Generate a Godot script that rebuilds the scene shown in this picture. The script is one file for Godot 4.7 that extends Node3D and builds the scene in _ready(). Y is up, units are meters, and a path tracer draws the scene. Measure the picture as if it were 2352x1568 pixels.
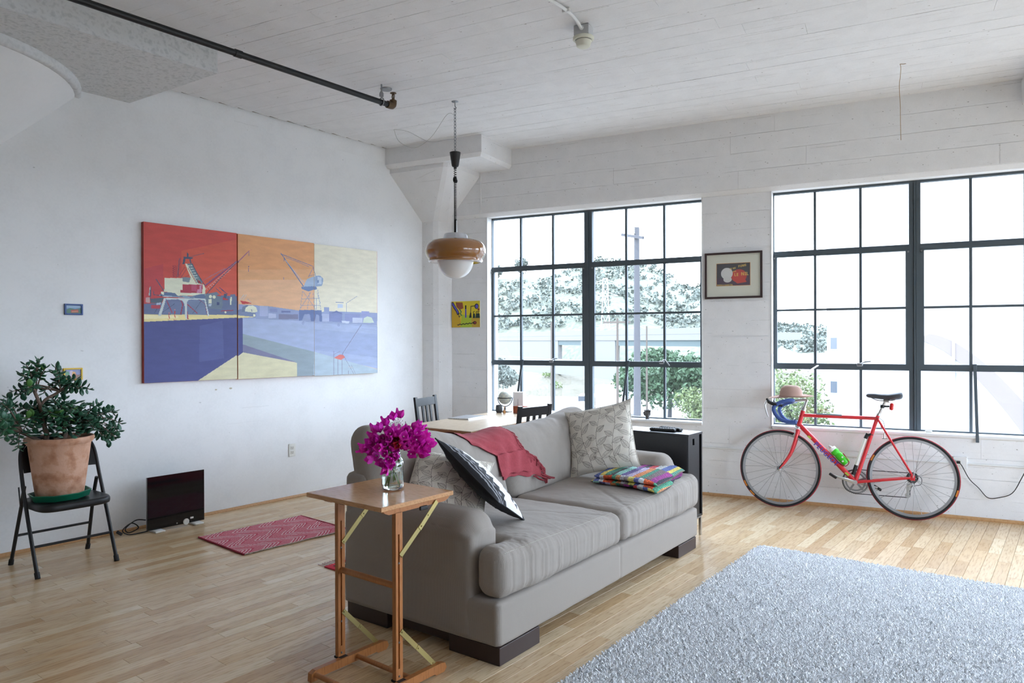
extends Node3D

const TH := 0.19293                      # the window wall is not square to the left wall
const CEIL := 3.476
const RIGHT_HOLES := [[0.75, 3.066], [3.42, 5.736]]   # openings in the right-hand wall
var M := {}
var rng := RandomNumberGenerator.new()
var taken := {}
var noise := FastNoiseLite.new()


class MB:                                # collects triangles of one mesh
	var v := PackedVector3Array()
	var n := PackedVector3Array()
	var t := PackedVector2Array()
	var c := PackedColorArray()
	var ix := PackedInt32Array()

	func add(p: Vector3, nn: Vector3, uv := Vector2.ZERO) -> int:
		v.append(p); n.append(nn); t.append(uv)
		return v.size() - 1

	func tri(a: int, b: int, d: int) -> void:      # counter-clockwise seen from outside
		ix.append(a); ix.append(d); ix.append(b)

	func quad(a: Vector3, b: Vector3, d: Vector3, e: Vector3) -> void:
		var nn := (b - a).cross(d - a).normalized()
		if nn == Vector3.ZERO:
			nn = (d - a).cross(e - a).normalized()
		var lu := (b - a).length()
		var lv := (e - a).length()
		var i := add(a, nn, Vector2(0, lv)); add(b, nn, Vector2(lu, lv)); add(d, nn, Vector2(lu, 0)); add(e, nn, Vector2(0, 0))
		tri(i, i + 1, i + 2); tri(i, i + 2, i + 3)

	func quad_uv(a: Vector3, b: Vector3, d: Vector3, e: Vector3) -> void:   # whole texture: a is bottom left, d top right
		var nn := (b - a).cross(d - a).normalized()
		var i := add(a, nn, Vector2(0, 1)); add(b, nn, Vector2(1, 1)); add(d, nn, Vector2(1, 0)); add(e, nn, Vector2(0, 0))
		tri(i, i + 1, i + 2); tri(i, i + 2, i + 3)

	func tri3(a: Vector3, b: Vector3, d: Vector3) -> void:
		var nn := (b - a).cross(d - a).normalized()
		var i := add(a, nn); add(b, nn, Vector2(1, 0)); add(d, nn, Vector2(0, 1))
		tri(i, i + 1, i + 2)

	func box(o: Vector3, s: Vector3, b := Basis.IDENTITY) -> void:
		var h := s / 2
		var p := []
		for k in 8:
			p.append(o + b * Vector3(h.x if k & 1 else -h.x, h.y if k & 2 else -h.y, h.z if k & 4 else -h.z))
		quad(p[4], p[5], p[7], p[6]); quad(p[1], p[0], p[2], p[3]); quad(p[5], p[1], p[3], p[7])
		quad(p[0], p[4], p[6], p[2]); quad(p[6], p[7], p[3], p[2]); quad(p[0], p[1], p[5], p[4])

	func bar(a: Vector3, b: Vector3, w: float, h: float, up := Vector3.UP) -> void:   # box from a to b
		var z := (b - a).normalized()
		var x := up.cross(z)
		if x.length() < 0.01:
			x = Vector3.RIGHT.cross(z)
		x = x.normalized()
		box((a + b) / 2, Vector3(w, h, (b - a).length()), Basis(x, z.cross(x), z))

	func rbox(o: Vector3, s: Vector3, r: float, b := Basis.IDENTITY) -> void:   # box with rounded edges
		var h := s / 2
		r = minf(r, minf(h.x, minf(h.y, h.z)) * 0.98)
		var k := h - Vector3(r, r, r)
		for f in 6:
			var ax := f >> 1
			var sg := 1.0 if f & 1 else -1.0
			var a1 := (ax + 1) % 3
			var a2 := (ax + 2) % 3
			var i0 := v.size()
			for i in 4:
				for j in 4:
					var q := Vector3.ZERO
					q[ax] = sg * h[ax]
					q[a1] = [-h[a1], -k[a1], k[a1], h[a1]][i] * (1.0 if i % 3 else 0.999999)
					q[a2] = [-h[a2], -k[a2], k[a2], h[a2]][j]
					var inner := q.clamp(-k, k)
					var d := (q - inner).normalized()
					add(o + b * (inner + d * r), b * d, Vector2(q[a1], q[a2]))
			for i in 3:
				for j in 3:
					var q0 := i0 + i * 4 + j
					if sg > 0:
						tri(q0, q0 + 4, q0 + 5); tri(q0, q0 + 5, q0 + 1)
					else:
						tri(q0, q0 + 5, q0 + 4); tri(q0, q0 + 1, q0 + 5)

	func tube(pts: Array, r, sides := 8, caps := true, closed := false) -> void:
		var m := pts.size()
		var up := Vector3.UP
		var first := Vector3.ZERO
		var i0 := v.size()
		var len := 0.0
		for i in m:
			var p: Vector3 = pts[i]
			var a: Vector3 = pts[(i - 1 + m) % m] if (closed or i > 0) else p
			var b: Vector3 = pts[(i + 1) % m] if (closed or i < m - 1) else p
			var d := (b - a).normalized()
			if i == 0:
				up = Vector3.UP if absf(d.y) < 0.9 else Vector3.RIGHT
			else:
				len += p.distance_to(pts[i - 1])
			var x := up.cross(d).normalized()
			up = d.cross(x).normalized()
			var rr: float = r[i] if r is Array or r is PackedFloat32Array else r
			for k in sides:
				var g := TAU * k / sides
				var nn := x * cos(g) + up * sin(g)
				add(p + nn * rr, nn, Vector2(float(k) / sides, len))
			if i == 0:
				first = d
		var rings := m if closed else m - 1
		for i in rings:
			var a0 := i0 + i * sides
			var b0 := i0 + ((i + 1) % m) * sides
			for k in sides:
				var k2 := (k + 1) % sides
				tri(a0 + k, a0 + k2, b0 + k2); tri(a0 + k, b0 + k2, b0 + k)
		if caps and not closed:
			for e in 2:
				var p: Vector3 = pts[0] if e == 0 else pts[m - 1]
				var q: Vector3 = pts[1] if e == 0 else pts[m - 2]
				var d := (p - q).normalized()
				var base := i0 if e == 0 else i0 + (m - 1) * sides
				var cc := add(p, d)
				var s0 := v.size()
				for k in sides:
					add(v[base + k], d)
				for k in sides:
					if e == 0:
						tri(cc, s0 + (k + 1) % sides, s0 + k)
					else:
						tri(cc, s0 + k, s0 + (k + 1) % sides)

	func lathe(pr: Array, sides := 24, xf := Transform3D.IDENTITY, sx := 1.0, sz := 1.0) -> void:   # (r, y) from bottom to top on the outside
		for s in pr.size() - 1:
			var a: Vector2 = pr[s]
			var b: Vector2 = pr[s + 1]
			var d := (b - a).normalized()
			var na := d
			var nb := d
			if s > 0:
				var q: Vector2 = (a - pr[s - 1]).normalized()
				if q.dot(d) > 0.6:
					na = (q + d).normalized()
			if s < pr.size() - 2:
				var q: Vector2 = (pr[s + 2] - b).normalized()
				if q.dot(d) > 0.6:
					nb = (q + d).normalized()
			var i0 := v.size()
			for k in sides + 1:
				var g := TAU * k / sides
				var e := Vector3(cos(g) * sx, 0, -sin(g) * sz)
				add(xf * (e * a.x + Vector3.UP * a.y), (xf.basis * (e * na.y - Vector3.UP * na.x)).normalized(), Vector2(float(k) / sides, a.y))
				add(xf * (e * b.x + Vector3.UP * b.y), (xf.basis * (e * nb.y - Vector3.UP * nb.x)).normalized(), Vector2(float(k) / sides, b.y))
			for k in sides:
				var q := i0 + k * 2
				if a.x > 1e-6:
					tri(q, q + 2, q + 1)
				if b.x > 1e-6:
					tri(q + 1, q + 2, q + 3)

	func prism(poly: PackedVector2Array, depth: float, xf := Transform3D.IDENTITY) -> void:   # polygon in x, y pushed along z
		if Geometry2D.is_polygon_clockwise(poly):
			poly.reverse()
		var tris := Geometry2D.triangulate_polygon(poly)
		var m := poly.size()
		for e in 2:
			var i0 := v.size()
			for p in poly:
				add(xf * Vector3(p.x, p.y, depth * e), (xf.basis.z * (1.0 if e else -1.0)).normalized(), p)
			for k in range(0, tris.size(), 3):
				var a := tris[k]; var b := tris[k + 1]; var d := tris[k + 2]
				var ccw := (poly[b] - poly[a]).cross(poly[d] - poly[a]) > 0
				if ccw == (e == 1):
					tri(i0 + a, i0 + b, i0 + d)
				else:
					tri(i0 + a, i0 + d, i0 + b)
		for k in m:
			var p := poly[k]
			var q := poly[(k + 1) % m]
			quad(xf * Vector3(p.x, p.y, 0), xf * Vector3(q.x, q.y, 0), xf * Vector3(q.x, q.y, depth), xf * Vector3(p.x, p.y, depth))

	func grid(rows: Array, wu := false, wv := false, flip := false) -> void:   # rows of points, smooth; wu joins a row's ends, wv joins last row and first
		var m := rows.size()
		var k: int = rows[0].size()
		var i0 := v.size()
		for i in m:
			for j in k:
				var ja := (j - 1 + k) % k if wu else maxi(j - 1, 0)
				var jb := (j + 1) % k if wu else mini(j + 1, k - 1)
				var ia := (i - 1 + m) % m if wv else maxi(i - 1, 0)
				var ib := (i + 1) % m if wv else mini(i + 1, m - 1)
				var du: Vector3 = rows[i][jb] - rows[i][ja]
				var dv: Vector3 = rows[ib][j] - rows[ia][j]
				var nn := du.cross(dv).normalized()
				if flip:
					nn = -nn
				add(rows[i][j], nn, Vector2(float(j) / maxi(1, k - 1), float(i) / maxi(1, m - 1)))
		for i in (m if wv else m - 1):
			for j in (k if wu else k - 1):
				var a := i0 + i * k + j
				var b := i0 + i * k + (j + 1) % k
				var d := i0 + ((i + 1) % m) * k + (j + 1) % k
				var e := i0 + ((i + 1) % m) * k + j
				if flip:
					tri(a, d, b); tri(a, e, d)
				else:
					tri(a, b, d); tri(a, d, e)

	func ball(o: Vector3, r: Vector3, sides := 12, rings := 8, b := Basis.IDENTITY) -> void:
		var pr := []
		for i in rings + 1:
			var g := -PI / 2 + PI * i / rings
			pr.append(Vector2(cos(g), sin(g)))
		lathe(pr, sides, Transform3D(b * Basis.from_scale(r), o))

	func mesh() -> ArrayMesh:
		var a := []
		a.resize(Mesh.ARRAY_MAX)
		a[Mesh.ARRAY_VERTEX] = v
		a[Mesh.ARRAY_NORMAL] = n
		a[Mesh.ARRAY_TEX_UV] = t
		if c.size() == v.size():
			a[Mesh.ARRAY_COLOR] = c
		a[Mesh.ARRAY_INDEX] = ix
		var am := ArrayMesh.new()
		am.add_surface_from_arrays(Mesh.PRIMITIVE_TRIANGLES, a)
		return am


# ---------------------------------------------------------------- naming and placing
func numbered(called: String) -> String:
	var k: int = taken.get(called, 0)
	taken[called] = k + 1
	return called if k == 0 else "%s_%03d" % [called, k]


func inst(called: String, me: Mesh, m: Material, parent: Node = self) -> MeshInstance3D:
	var o := MeshInstance3D.new()
	o.mesh = me
	o.material_override = m
	o.name = numbered(called) if parent == self else called
	parent.add_child(o, true)
	return o


func obj(called: String, mb: MB, m: Material, parent: Node = self) -> MeshInstance3D:
	return inst(called, mb.mesh(), m, parent)


func tag(o: Node, label: String, category: String, group := "", kind := "") -> Node:
	if label: o.set_meta("label", label)
	if category: o.set_meta("category", category)
	if group: o.set_meta("group", group)
	if kind: o.set_meta("kind", kind)
	return o


func thing(called: String, label: String, category: String, at := Vector3.ZERO, turn := 0.0, group := "", kind := "") -> Node3D:
	var o := Node3D.new()
	o.name = numbered(called)
	add_child(o)
	o.position = at
	o.rotation.y = turn
	tag(o, label, category, group, kind)
	return o


func W(s: float, y: float, n: float) -> Vector3:      # along the window wall, up, into the room
	return Vector3(s * cos(TH) + n * sin(TH), y, -s * sin(TH) + n * cos(TH))


func P2(a: Array) -> PackedVector2Array:
	var p := PackedVector2Array()
	for k in range(0, a.size(), 2):
		p.append(Vector2(a[k], a[k + 1]))
	return p


func spline(pts: Array, per := 6, closed := false) -> Array:      # smooth curve through points
	var out := []
	var m := pts.size()
	for i in (m if closed else m - 1):
		var p0 = pts[(i - 1 + m) % m] if (closed or i > 0) else pts[i]
		var p1 = pts[i]
		var p2 = pts[(i + 1) % m]
		var p3 = pts[(i + 2) % m] if (closed or i < m - 2) else p2
		for k in per:
			var t := float(k) / per
			out.append(0.5 * (2.0 * p1 + (p2 - p0) * t + (2.0 * p0 - 5.0 * p1 + 4.0 * p2 - p3) * t * t + (3.0 * p1 - p0 - 3.0 * p2 + p3) * t * t * t))
	if not closed:
		out.append(pts[m - 1])
	return out


# ---------------------------------------------------------------- materials and textures
func mat(key: String, col: Color, rough := 0.6, metal := 0.0, tex: Texture2D = null, scale := Vector3.ONE, world := false) -> StandardMaterial3D:
	var m := StandardMaterial3D.new()
	m.resource_name = key
	m.albedo_color = col
	m.roughness = rough
	m.metallic = metal
	if tex:
		m.albedo_texture = tex
		m.uv1_scale = scale
		m.uv1_triplanar = true
		m.uv1_world_triplanar = world
	M[key] = m
	return m


func rgb(r: int, g: int, b: int) -> Color:
	return Color8(r, g, b)


func bump(m: StandardMaterial3D, tex: Texture2D, cm: float) -> StandardMaterial3D:
	m.heightmap_enabled = true
	m.heightmap_texture = tex
	m.heightmap_scale = cm
	return m


func noise_tex(freq: float, octaves := 4, ramp: Array = [], size := 512, type := FastNoiseLite.TYPE_SIMPLEX, sd := 1) -> NoiseTexture2D:
	var f := FastNoiseLite.new()
	f.seed = sd
	f.noise_type = type
	f.frequency = freq
	f.fractal_octaves = octaves
	var t := NoiseTexture2D.new()
	t.width = size
	t.height = size
	t.seamless = true
	t.noise = f
	if ramp:
		var g := Gradient.new()
		var offs := PackedFloat32Array()
		var cols := PackedColorArray()
		for k in range(0, ramp.size(), 2):
			offs.append(ramp[k])
			cols.append(ramp[k + 1])
		g.offsets = offs
		g.colors = cols
		t.color_ramp = g
	return t


func fill_poly(im: Image, pts: PackedVector2Array, col: Color) -> void:     # scan-line fill, pixel units
	var lo := INF
	var hi := -INF
	for p in pts:
		lo = minf(lo, p.y)
		hi = maxf(hi, p.y)
	var w := im.get_width()
	var m := pts.size()
	for y in range(maxi(0, int(ceilf(lo - 0.5))), mini(im.get_height() - 1, int(floorf(hi - 0.5))) + 1):
		var yy := y + 0.5
		var xs := []
		for k in m:
			var a := pts[k]
			var b := pts[(k + 1) % m]
			if (a.y <= yy) != (b.y <= yy):
				xs.append(a.x + (yy - a.y) / (b.y - a.y) * (b.x - a.x))
		xs.sort()
		for k in range(0, xs.size() - 1, 2):
			var x0 := clampi(int(roundf(xs[k])), 0, w)
			var x1 := clampi(int(roundf(xs[k + 1])), 0, w)
			if x1 > x0:
				im.fill_rect(Rect2i(x0, y, x1 - x0, 1), col)


func stroke(im: Image, pts: Array, width: float, col: Color) -> void:
	for k in pts.size() - 1:
		var a: Vector2 = pts[k]
		var b: Vector2 = pts[k + 1]
		var d := (b - a).normalized() * width / 2
		var nn := Vector2(-d.y, d.x)
		fill_poly(im, PackedVector2Array([a - d * 0.5 + nn, b + d * 0.5 + nn, b + d * 0.5 - nn, a - d * 0.5 - nn]), col)


func disc(im: Image, o: Vector2, r: Vector2, col: Color) -> void:
	var p := PackedVector2Array()
	for k in 20:
		p.append(o + Vector2(cos(TAU * k / 20), sin(TAU * k / 20)) * r)
	fill_poly(im, p, col)


func tex_of(im: Image) -> ImageTexture:
	return ImageTexture.create_from_image(im)

# the three canvases as one harbour picture: kind (0 field, 1 stroke, 2 dot), width, colour, points
const ART := [
	[0,0,206,78,70,-5,-5,515,-5,515,500,-5,500],
	[0,0,216,92,72,194,128,521,32,520,373,194,373],
	[0,0,196,72,76,-4,239,99,204,98,390,-5,421],
	[0,0,226,164,112,515,-5,1029,-5,1029,230,515,230],
	[0,0,228,172,124,515,200,1029,160,1029,480,515,480],
	[0,0,232,184,144,522,257,1036,223,1035,431,521,445],
	[0,0,234,228,206,1029,-5,1545,-5,1545,480,1029,480],
	[0,0,74,80,140,-26,499,543,466,542,670,284,814,-27,816],
	[0,0,84,92,152,292,521,426,490,433,697,291,714],
	[0,0,170,184,216,541,466,1555,490,1554,790,541,568],
	[0,0,160,174,210,1032,526,1544,555,1543,712,1032,654],
	[0,0,150,166,176,541,559,1022,666,1554,795,1554,825,902,823,902,732,541,620],
	[0,0,180,198,212,1024,664,1554,795,1554,825,1023,825],
	[0,0,126,126,158,541,618,902,730,541,664],
	[0,0,222,216,180,284,812,541,663,902,732,902,822,508,814,284,818],
	[0,0,74,80,140,510,467,543,466,542,664,509,687],
	[0,0,104,116,152,-19,415,98,405,337,352,512,351,519,467,-19,470],
	[0,0,150,162,200,519,394,708,398,929,418,1033,423,1140,411,1544,412,1544,495,948,480,519,470],
	[0,0,122,136,170,519,423,624,413,624,464,519,467],
	[0,0,172,182,214,649,398,705,399,704,456,649,458],
	[0,0,136,148,192,717,411,768,411,768,432,716,433],
	[0,0,126,128,160,777,442,911,440,911,469,777,472],
	[0,0,110,120,168,794,422,857,422,857,431,794,433],
	[0,0,186,194,222,708,440,759,441,759,466,708,467],
	[0,0,130,140,188,1140,415,1241,415,1241,474,1140,476],
	[0,0,140,150,196,1262,424,1389,423,1389,472,1262,474],
	[0,0,150,158,204,1400,403,1466,404,1465,453,1400,454],
	[0,0,176,186,216,1081,429,1140,430,1140,476,1081,478],
	[0,0,196,204,226,1325,448,1410,448,1410,480,1324,481],
	[0,0,238,222,158,-25,467,515,456,624,463,519,471,-26,506],
	[0,0,246,236,190,-6,470,176,469,176,481,-6,490],
	[1,3,70,84,112,225,135,229,158],
	[1,2,70,84,112,231,159,320,130],
	[0,0,70,84,112,225,135,232,140,234,157,225,158],
	[0,0,70,84,112,207,158,256,158,255,165,246,165,247,194,241,195,240,167,217,167,211,196,200,197],
	[1,3,70,84,112,183,168,172,267],
	[1,3,150,60,80,189,167,176,267],
	[1,2.5,150,60,80,212,212,176,267],
	[1,2.5,140,60,80,221,223,194,265],
	[1,2.5,140,60,80,236,254,206,268],
	[1,3,150,44,66,147,214,159,219,147,225],
	[1,3,150,44,66,147,225,159,230,147,236],
	[1,3,150,44,66,147,236,159,241,147,247],
	[1,3,150,44,66,147,247,159,252,147,258],
	[1,3,150,44,66,147,258,159,263,147,269],
	[1,2,150,44,66,146,211,166,211,165,266],
	[0,0,128,142,152,194,267,244,265,236,292,197,289],
	[0,0,228,230,206,105,276,199,271,199,288,236,292,244,265,239,254,214,194,224,193,285,292,319,299,328,319,325,358,173,365,156,352,102,347],
	[0,0,112,132,142,224,193,252,190,310,284,307,297,282,292],
	[1,3,214,224,222,230,204,253,201],
	[1,3,214,224,222,238,217,260,214],
	[1,3,214,224,222,246,229,266,226],
	[1,3,214,224,222,254,241,273,239],
	[1,3,214,224,222,262,254,280,251],
	[1,3,214,224,222,270,266,287,264],
	[1,3,214,224,222,278,279,293,276],
	[1,4,70,84,112,252,190,279,239,322,300],
	[1,3,150,44,66,230,216,276,292],
	[0,0,176,54,76,200,304,311,299,308,346,188,347,188,334,200,333],
	[0,0,190,80,112,248,304,277,303,277,337,248,335],
	[0,0,206,140,170,293,303,307,302,303,344,279,345,280,326,293,324],
	[0,0,150,50,60,280,276,294,277,307,297,288,293],
	[0,0,96,116,150,74,366,101,349,158,351,173,365,251,363,300,350,325,348,320,375,98,374],
	[0,0,196,214,224,75,366,109,368,176,369,266,367,266,370,98,373],
	[1,4,70,84,112,61,286,101,344],
	[1,1.5,160,90,110,63,288,61,322],
	[0,0,228,230,206,86,348,101,347,101,363,88,362],
	[1,7,176,60,84,325,307,518,154],
	[1,4,108,96,140,325,301,392,249,518,152],
	[1,4,70,84,112,325,358,418,253,518,157],
	[1,2,226,160,160,332,319,511,161],
	[1,2,230,180,180,333,316,339,328],
	[1,2,230,180,180,345,307,351,317],
	[1,2,230,180,180,356,298,364,306],
	[1,2,230,180,180,367,289,376,296],
	[1,2,230,180,180,379,280,388,285],
	[1,2,230,180,180,391,270,400,274],
	[1,2,230,180,180,402,261,413,264],
	[1,2,230,180,180,414,252,425,253],
	[1,2,230,180,180,426,243,438,242],
	[1,2,230,180,180,438,233,450,231],
	[1,2,230,180,180,449,224,463,220],
	[1,2,230,180,180,461,214,475,209],
	[1,3,150,120,150,307,282,348,255,441,202],
	[1,4,150,96,140,518,154,585,88],
	[1,2,210,130,120,585,88,603,79],
	[1,1.8,110,110,150,582,95,580,208],
	[2,3,80,90,140,580,178],
	[0,0,112,124,160,109,384,206,384,206,402,182,463,89,466],
	[0,0,120,134,166,227,386,322,381,331,462,229,462],
	[0,0,206,216,216,101,379,113,379,86,471,70,472],
	[0,0,206,216,216,112,378,325,373,325,383,294,380,233,383,224,395,225,484,214,484,210,407,200,390,176,384,112,388],
	[0,0,206,216,216,320,375,327,376,348,466,337,467],
	[0,0,170,60,80,225,442,232,485,223,486],
	[1,4,166,52,74,116,394,143,453],
	[1,5,166,52,74,191,390,201,408,189,463],
	[1,4,166,52,74,225,407,280,453],
	[1,2,70,84,112,158,406,89,457],
	[1,2,70,84,112,303,386,254,456],
	[1,2.5,70,84,112,80,412,52,457],
	[1,2,150,60,90,294,383,325,403,337,462],
	[0,0,84,100,116,33,387,101,377,89,406,33,408],
	[0,0,200,160,160,9,381,30,379,29,408,9,406],
	[0,0,190,200,200,28,326,34,325,33,369,23,371],
	[1,4,70,84,112,33,325,31,391],
	[1,3,70,84,112,47,349,48,365,101,371],
	[0,0,188,70,86,36,417,83,418,80,435,35,436],
	[0,0,180,192,214,61,407,86,403,83,415,61,417],
	[0,0,112,128,146,325,349,392,334,424,363,427,405,418,427,344,426,328,382],
	[2,9,228,230,206,355,361,377,362],
	[0,0,228,230,206,344,375,361,374,361,397,344,399],
	[0,0,190,204,220,343,401,361,400,360,414,344,414],
	[0,0,64,76,120,393,388,408,391,405,406,393,405],
	[1,3,70,84,112,386,313,418,339],
	[1,4,80,70,120,408,309,449,339],
	[0,0,70,84,112,434,342,454,340,447,368,432,365],
	[0,0,196,60,66,395,349,415,351,415,357,395,355],
	[0,0,196,60,66,428,362,457,370,460,376,428,376],
	[1,2,80,80,120,457,340,460,373],
	[0,0,104,120,150,474,343,504,342,504,402,474,403],
	[0,0,228,230,206,472,357,481,357,480,402,470,402],
	[1,4,170,50,70,416,437,490,432],
	[2,6,228,230,206,443,443],
	[0,0,196,64,66,527,374,558,375,602,386,541,392],
	[1,3,190,200,214,529,366,552,338],
	[1,3,190,200,214,543,368,565,339],
	[1,2,150,160,190,572,362,596,380],
	[0,0,228,230,206,555,433,560,413,579,400,607,398,628,407,637,432,614,438],
	[0,0,110,124,150,537,435,541,407,568,397,579,400,560,413,555,435],
	[2,10,90,104,140,615,454],
	[2,8,228,230,206,615,454],
	[1,3,80,90,130,598,421,601,432],
	[1,4,206,70,66,127,461,126,476],
	[1,2,214,90,80,126,476,124,491],
	[1,2,214,90,80,129,476,131,490],
	[2,2.2,220,130,120,128,456],
	[1,4,206,70,66,158,446,157,470],
	[1,2,214,90,80,156,470,154,494],
	[1,2,214,90,80,159,470,162,494],
	[2,2.2,220,130,120,158,438],
	[1,4,92,120,166,791,83,818,111],
	[1,3,92,120,166,791,87,1015,141],
	[1,6,92,120,166,815,111,949,268],
	[1,3,170,190,214,824,122,949,245],
	[1,2,92,120,166,827,106,894,120,991,147],
	[1,1.5,92,120,166,813,115,811,238],
	[1,4,92,120,166,1020,141,1024,164],
	[1,2.5,92,120,166,1015,161,986,211],
	[1,2.5,92,120,166,1024,160,1039,199],
	[1,2,92,120,166,991,203,1034,192],
	[0,0,170,190,214,977,223,1034,200,1033,263,949,276,963,244],
	[0,0,150,172,204,1034,196,1072,193,1094,208,1092,240,1082,257,1035,263],
	[0,0,196,210,226,1053,202,1082,204,1082,245,1053,245],
	[0,0,120,146,190,1048,223,1062,222,1062,239,1048,239],
	[0,0,110,134,180,932,273,1043,263,1048,278,986,298,939,286],
	[1,2.2,130,150,190,944,296,925,414],
	[1,2.2,130,150,190,995,301,976,413],
	[1,2.2,130,150,190,1019,300,1033,411],
	[1,2.2,130,150,190,1053,282,1076,405],
	[1,2.2,130,150,190,948,300,1033,399],
	[1,2.2,130,150,190,1005,301,929,402],
	[1,2.2,130,150,190,1043,287,1042,406],
	[1,2.2,130,150,190,939,347,1062,334],
	[1,2.2,130,150,190,1048,302,1073,365],
	[1,2.2,130,150,190,930,387,1073,377],
	[0,0,104,122,172,918,414,1081,407,1086,477,1066,478,1062,438,1042,434,1028,479,1004,479,995,436,957,437,938,476,918,477],
	[1,3,120,134,170,1190,353,1252,354],
	[1,2,120,134,170,1272,358,1362,308],
	[0,0,196,208,224,1206,364,1247,363,1246,387,1206,389],
	[1,2.5,130,144,180,1275,357,1277,424],
	[1,2,130,144,180,1226,388,1226,417],
	[0,0,130,142,190,1152,423,1200,410,1241,429,1241,479,1152,476],
	[0,0,110,122,172,1144,426,1197,406,1251,429,1197,419],
	[0,0,150,162,200,1101,388,1140,387,1140,420,1101,421],
	[0,0,206,220,206,1412,480,1419,450,1449,436,1488,444,1508,478],
	[0,0,206,214,232,1236,470,1303,471,1293,486,1241,483],
	[2,8,130,140,184,946,492],
	[2,5,170,184,216,946,492],
	[2,8,130,140,184,1212,498],
	[2,5,166,180,214,1212,498],
	[1,2,140,152,196,948,482,1532,502],
	[1,2,150,160,200,1405,518,1532,529],
	[1,6,136,140,176,1399,492,1240,685],
	[1,2,186,198,222,1394,505,1248,681],
	[0,0,216,116,110,1177,704,1219,685,1248,688,1263,702,1230,718],
	[1,2.5,206,150,140,1177,706,1230,719,1263,704],
	[1,2,130,120,150,1174,663,1173,812],
	[1,2,130,120,150,1206,717,1206,813],
	[1,2,130,120,150,1240,718,1239,815],
	[1,2,130,120,150,1174,684,1225,664],
	[1,2,130,120,150,1261,706,1302,765],
	[1,2,130,120,150,1292,765,1291,815],
	[1,2,130,120,150,1302,765,1333,812],
	[1,2,130,120,150,1313,753,1349,813],
	[1,2.5,206,196,196,1286,765,1323,770]
]
const PLANT_TIPS := [[0.54,1.336,4.118,0], [0.559,1.31,4.192,0], [0.567,1.285,4.089,0], [0.591,1.287,4.037,1], [0.558,1.251,4.216,0], [0.588,1.169,4.19,0], [0.445,1.204,3.967,1], [0.514,1.208,3.886,2], [0.591,1.148,3.899,2], [0.544,1.135,3.952,1], [0.584,1.142,3.836,2], [0.458,1.026,3.728,2], [0.515,0.977,3.704,2], [0.429,0.965,3.614,2], [0.524,0.889,3.611,2], [0.534,0.8,3.653,2], [0.354,0.754,3.612,2], [0.419,0.823,3.581,2], [0.439,0.796,3.688,2], [0.643,0.88,3.831,2], [0.595,0.872,3.875,2], [0.401,0.859,3.887,1], [0.605,0.872,4.039,1], [0.394,0.882,4.036,0], [0.548,0.904,4.154,0], [0.391,1.141,4.211,0], [0.351,1.093,4.228,0], [0.629,1.087,4.347,0], [0.417,1.121,4.184,0], [0.419,1.038,4.192,0], [0.664,0.993,4.353,0], [0.629,0.88,4.327,0], [0.443,0.835,4.229,0], [0.658,0.923,4.345,0], [0.523,0.792,4.225,0], [0.567,0.973,4.196,0], [0.416,0.953,4.085,0], [0.651,1.017,4.104,1], [0.571,1.046,4.001,1], [0.659,1.034,3.969,1], [0.636,1.014,3.906,2], [0.446,0.958,3.779,2], [0.466,1.084,4.009,1], [0.403,1.096,3.921,1], [0.397,1.12,4.041,0], [0.371,0.907,3.693,2], [0.446,0.943,3.877,2], [0.543,0.97,4.271,0], [0.351,1.057,4.313,0], [0.567,0.994,4.385,0], [0.458,0.903,4.34,0], [0.449,0.941,4.014,1], [0.612,0.949,3.99,1], [0.504,0.906,3.818,2], [0.451,1.049,4.129,0], [0.504,0.905,4.188,0], [0.575,0.895,3.738,2], [0.368,0.917,3.807,2], [0.662,0.985,4.046,1], [0.357,1.052,4.04,0]]
const BLOSSOMS := [[0.023,0.317,0.017], [0.021,0.32,-0.015], [0.001,0.29,0.042], [-0.048,0.257,0.053], [0.001,0.263,0.07], [0.022,0.262,0.046], [0.062,0.257,0.069], [-0.028,0.231,0.078], [0.007,0.235,0.085], [-0.034,0.212,0.092], [-0.056,0.184,0.102], [-0.033,0.193,0.099], [-0.031,0.175,0.075], [0.025,0.197,0.091], [0.034,0.21,0.07], [0.03,0.218,0.053], [0.034,0.186,0.031], [0.035,0.179,0.012], [0.043,0.174,0.085], [-0.023,0.159,0.06], [-0.021,0.148,0.091], [-0.003,0.141,0.061], [0.045,0.154,0.067], [0.046,0.151,0.038], [0.057,0.161,0.032], [0.012,0.115,0.038], [0.036,0.127,0.039], [0.021,0.105,0.053], [0.079,0.216,0.039], [0.045,0.225,0.013], [0.074,0.198,0.014], [0.077,0.225,-0.011], [0.102,0.247,0.033], [0.108,0.214,0.005], [0.105,0.192,-0.011], [0.099,0.204,-0.037], [0.083,0.166,-0.025], [0.124,0.211,-0.041], [0.117,0.253,-0.034], [0.092,0.267,-0.076], [0.07,0.27,-0.058], [0.127,0.244,-0.056], [0.122,0.222,-0.071], [0.13,0.201,-0.081], [0.118,0.197,-0.113], [0.121,0.188,-0.061], [0.107,0.151,-0.061], [0.126,0.163,-0.06], [0.129,0.182,-0.071], [0.116,0.176,-0.032], [0.084,0.232,-0.041], [0.081,0.245,-0.014], [0.02,0.24,0.074], [0.054,0.231,0.062], [-0.004,0.209,0.082], [0.068,0.251,0.048]]
func _ready() -> void:
	rng.seed = 7
	noise.seed = 3
	noise.frequency = 1.0
	camera_and_sky()
	materials()
	room()
	windows()
	outside()
	fittings()
	left_wall_things()
	floor_things()
	sofa_group()
	dining_group()
	cabinet_group()
	bicycle_group()


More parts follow.
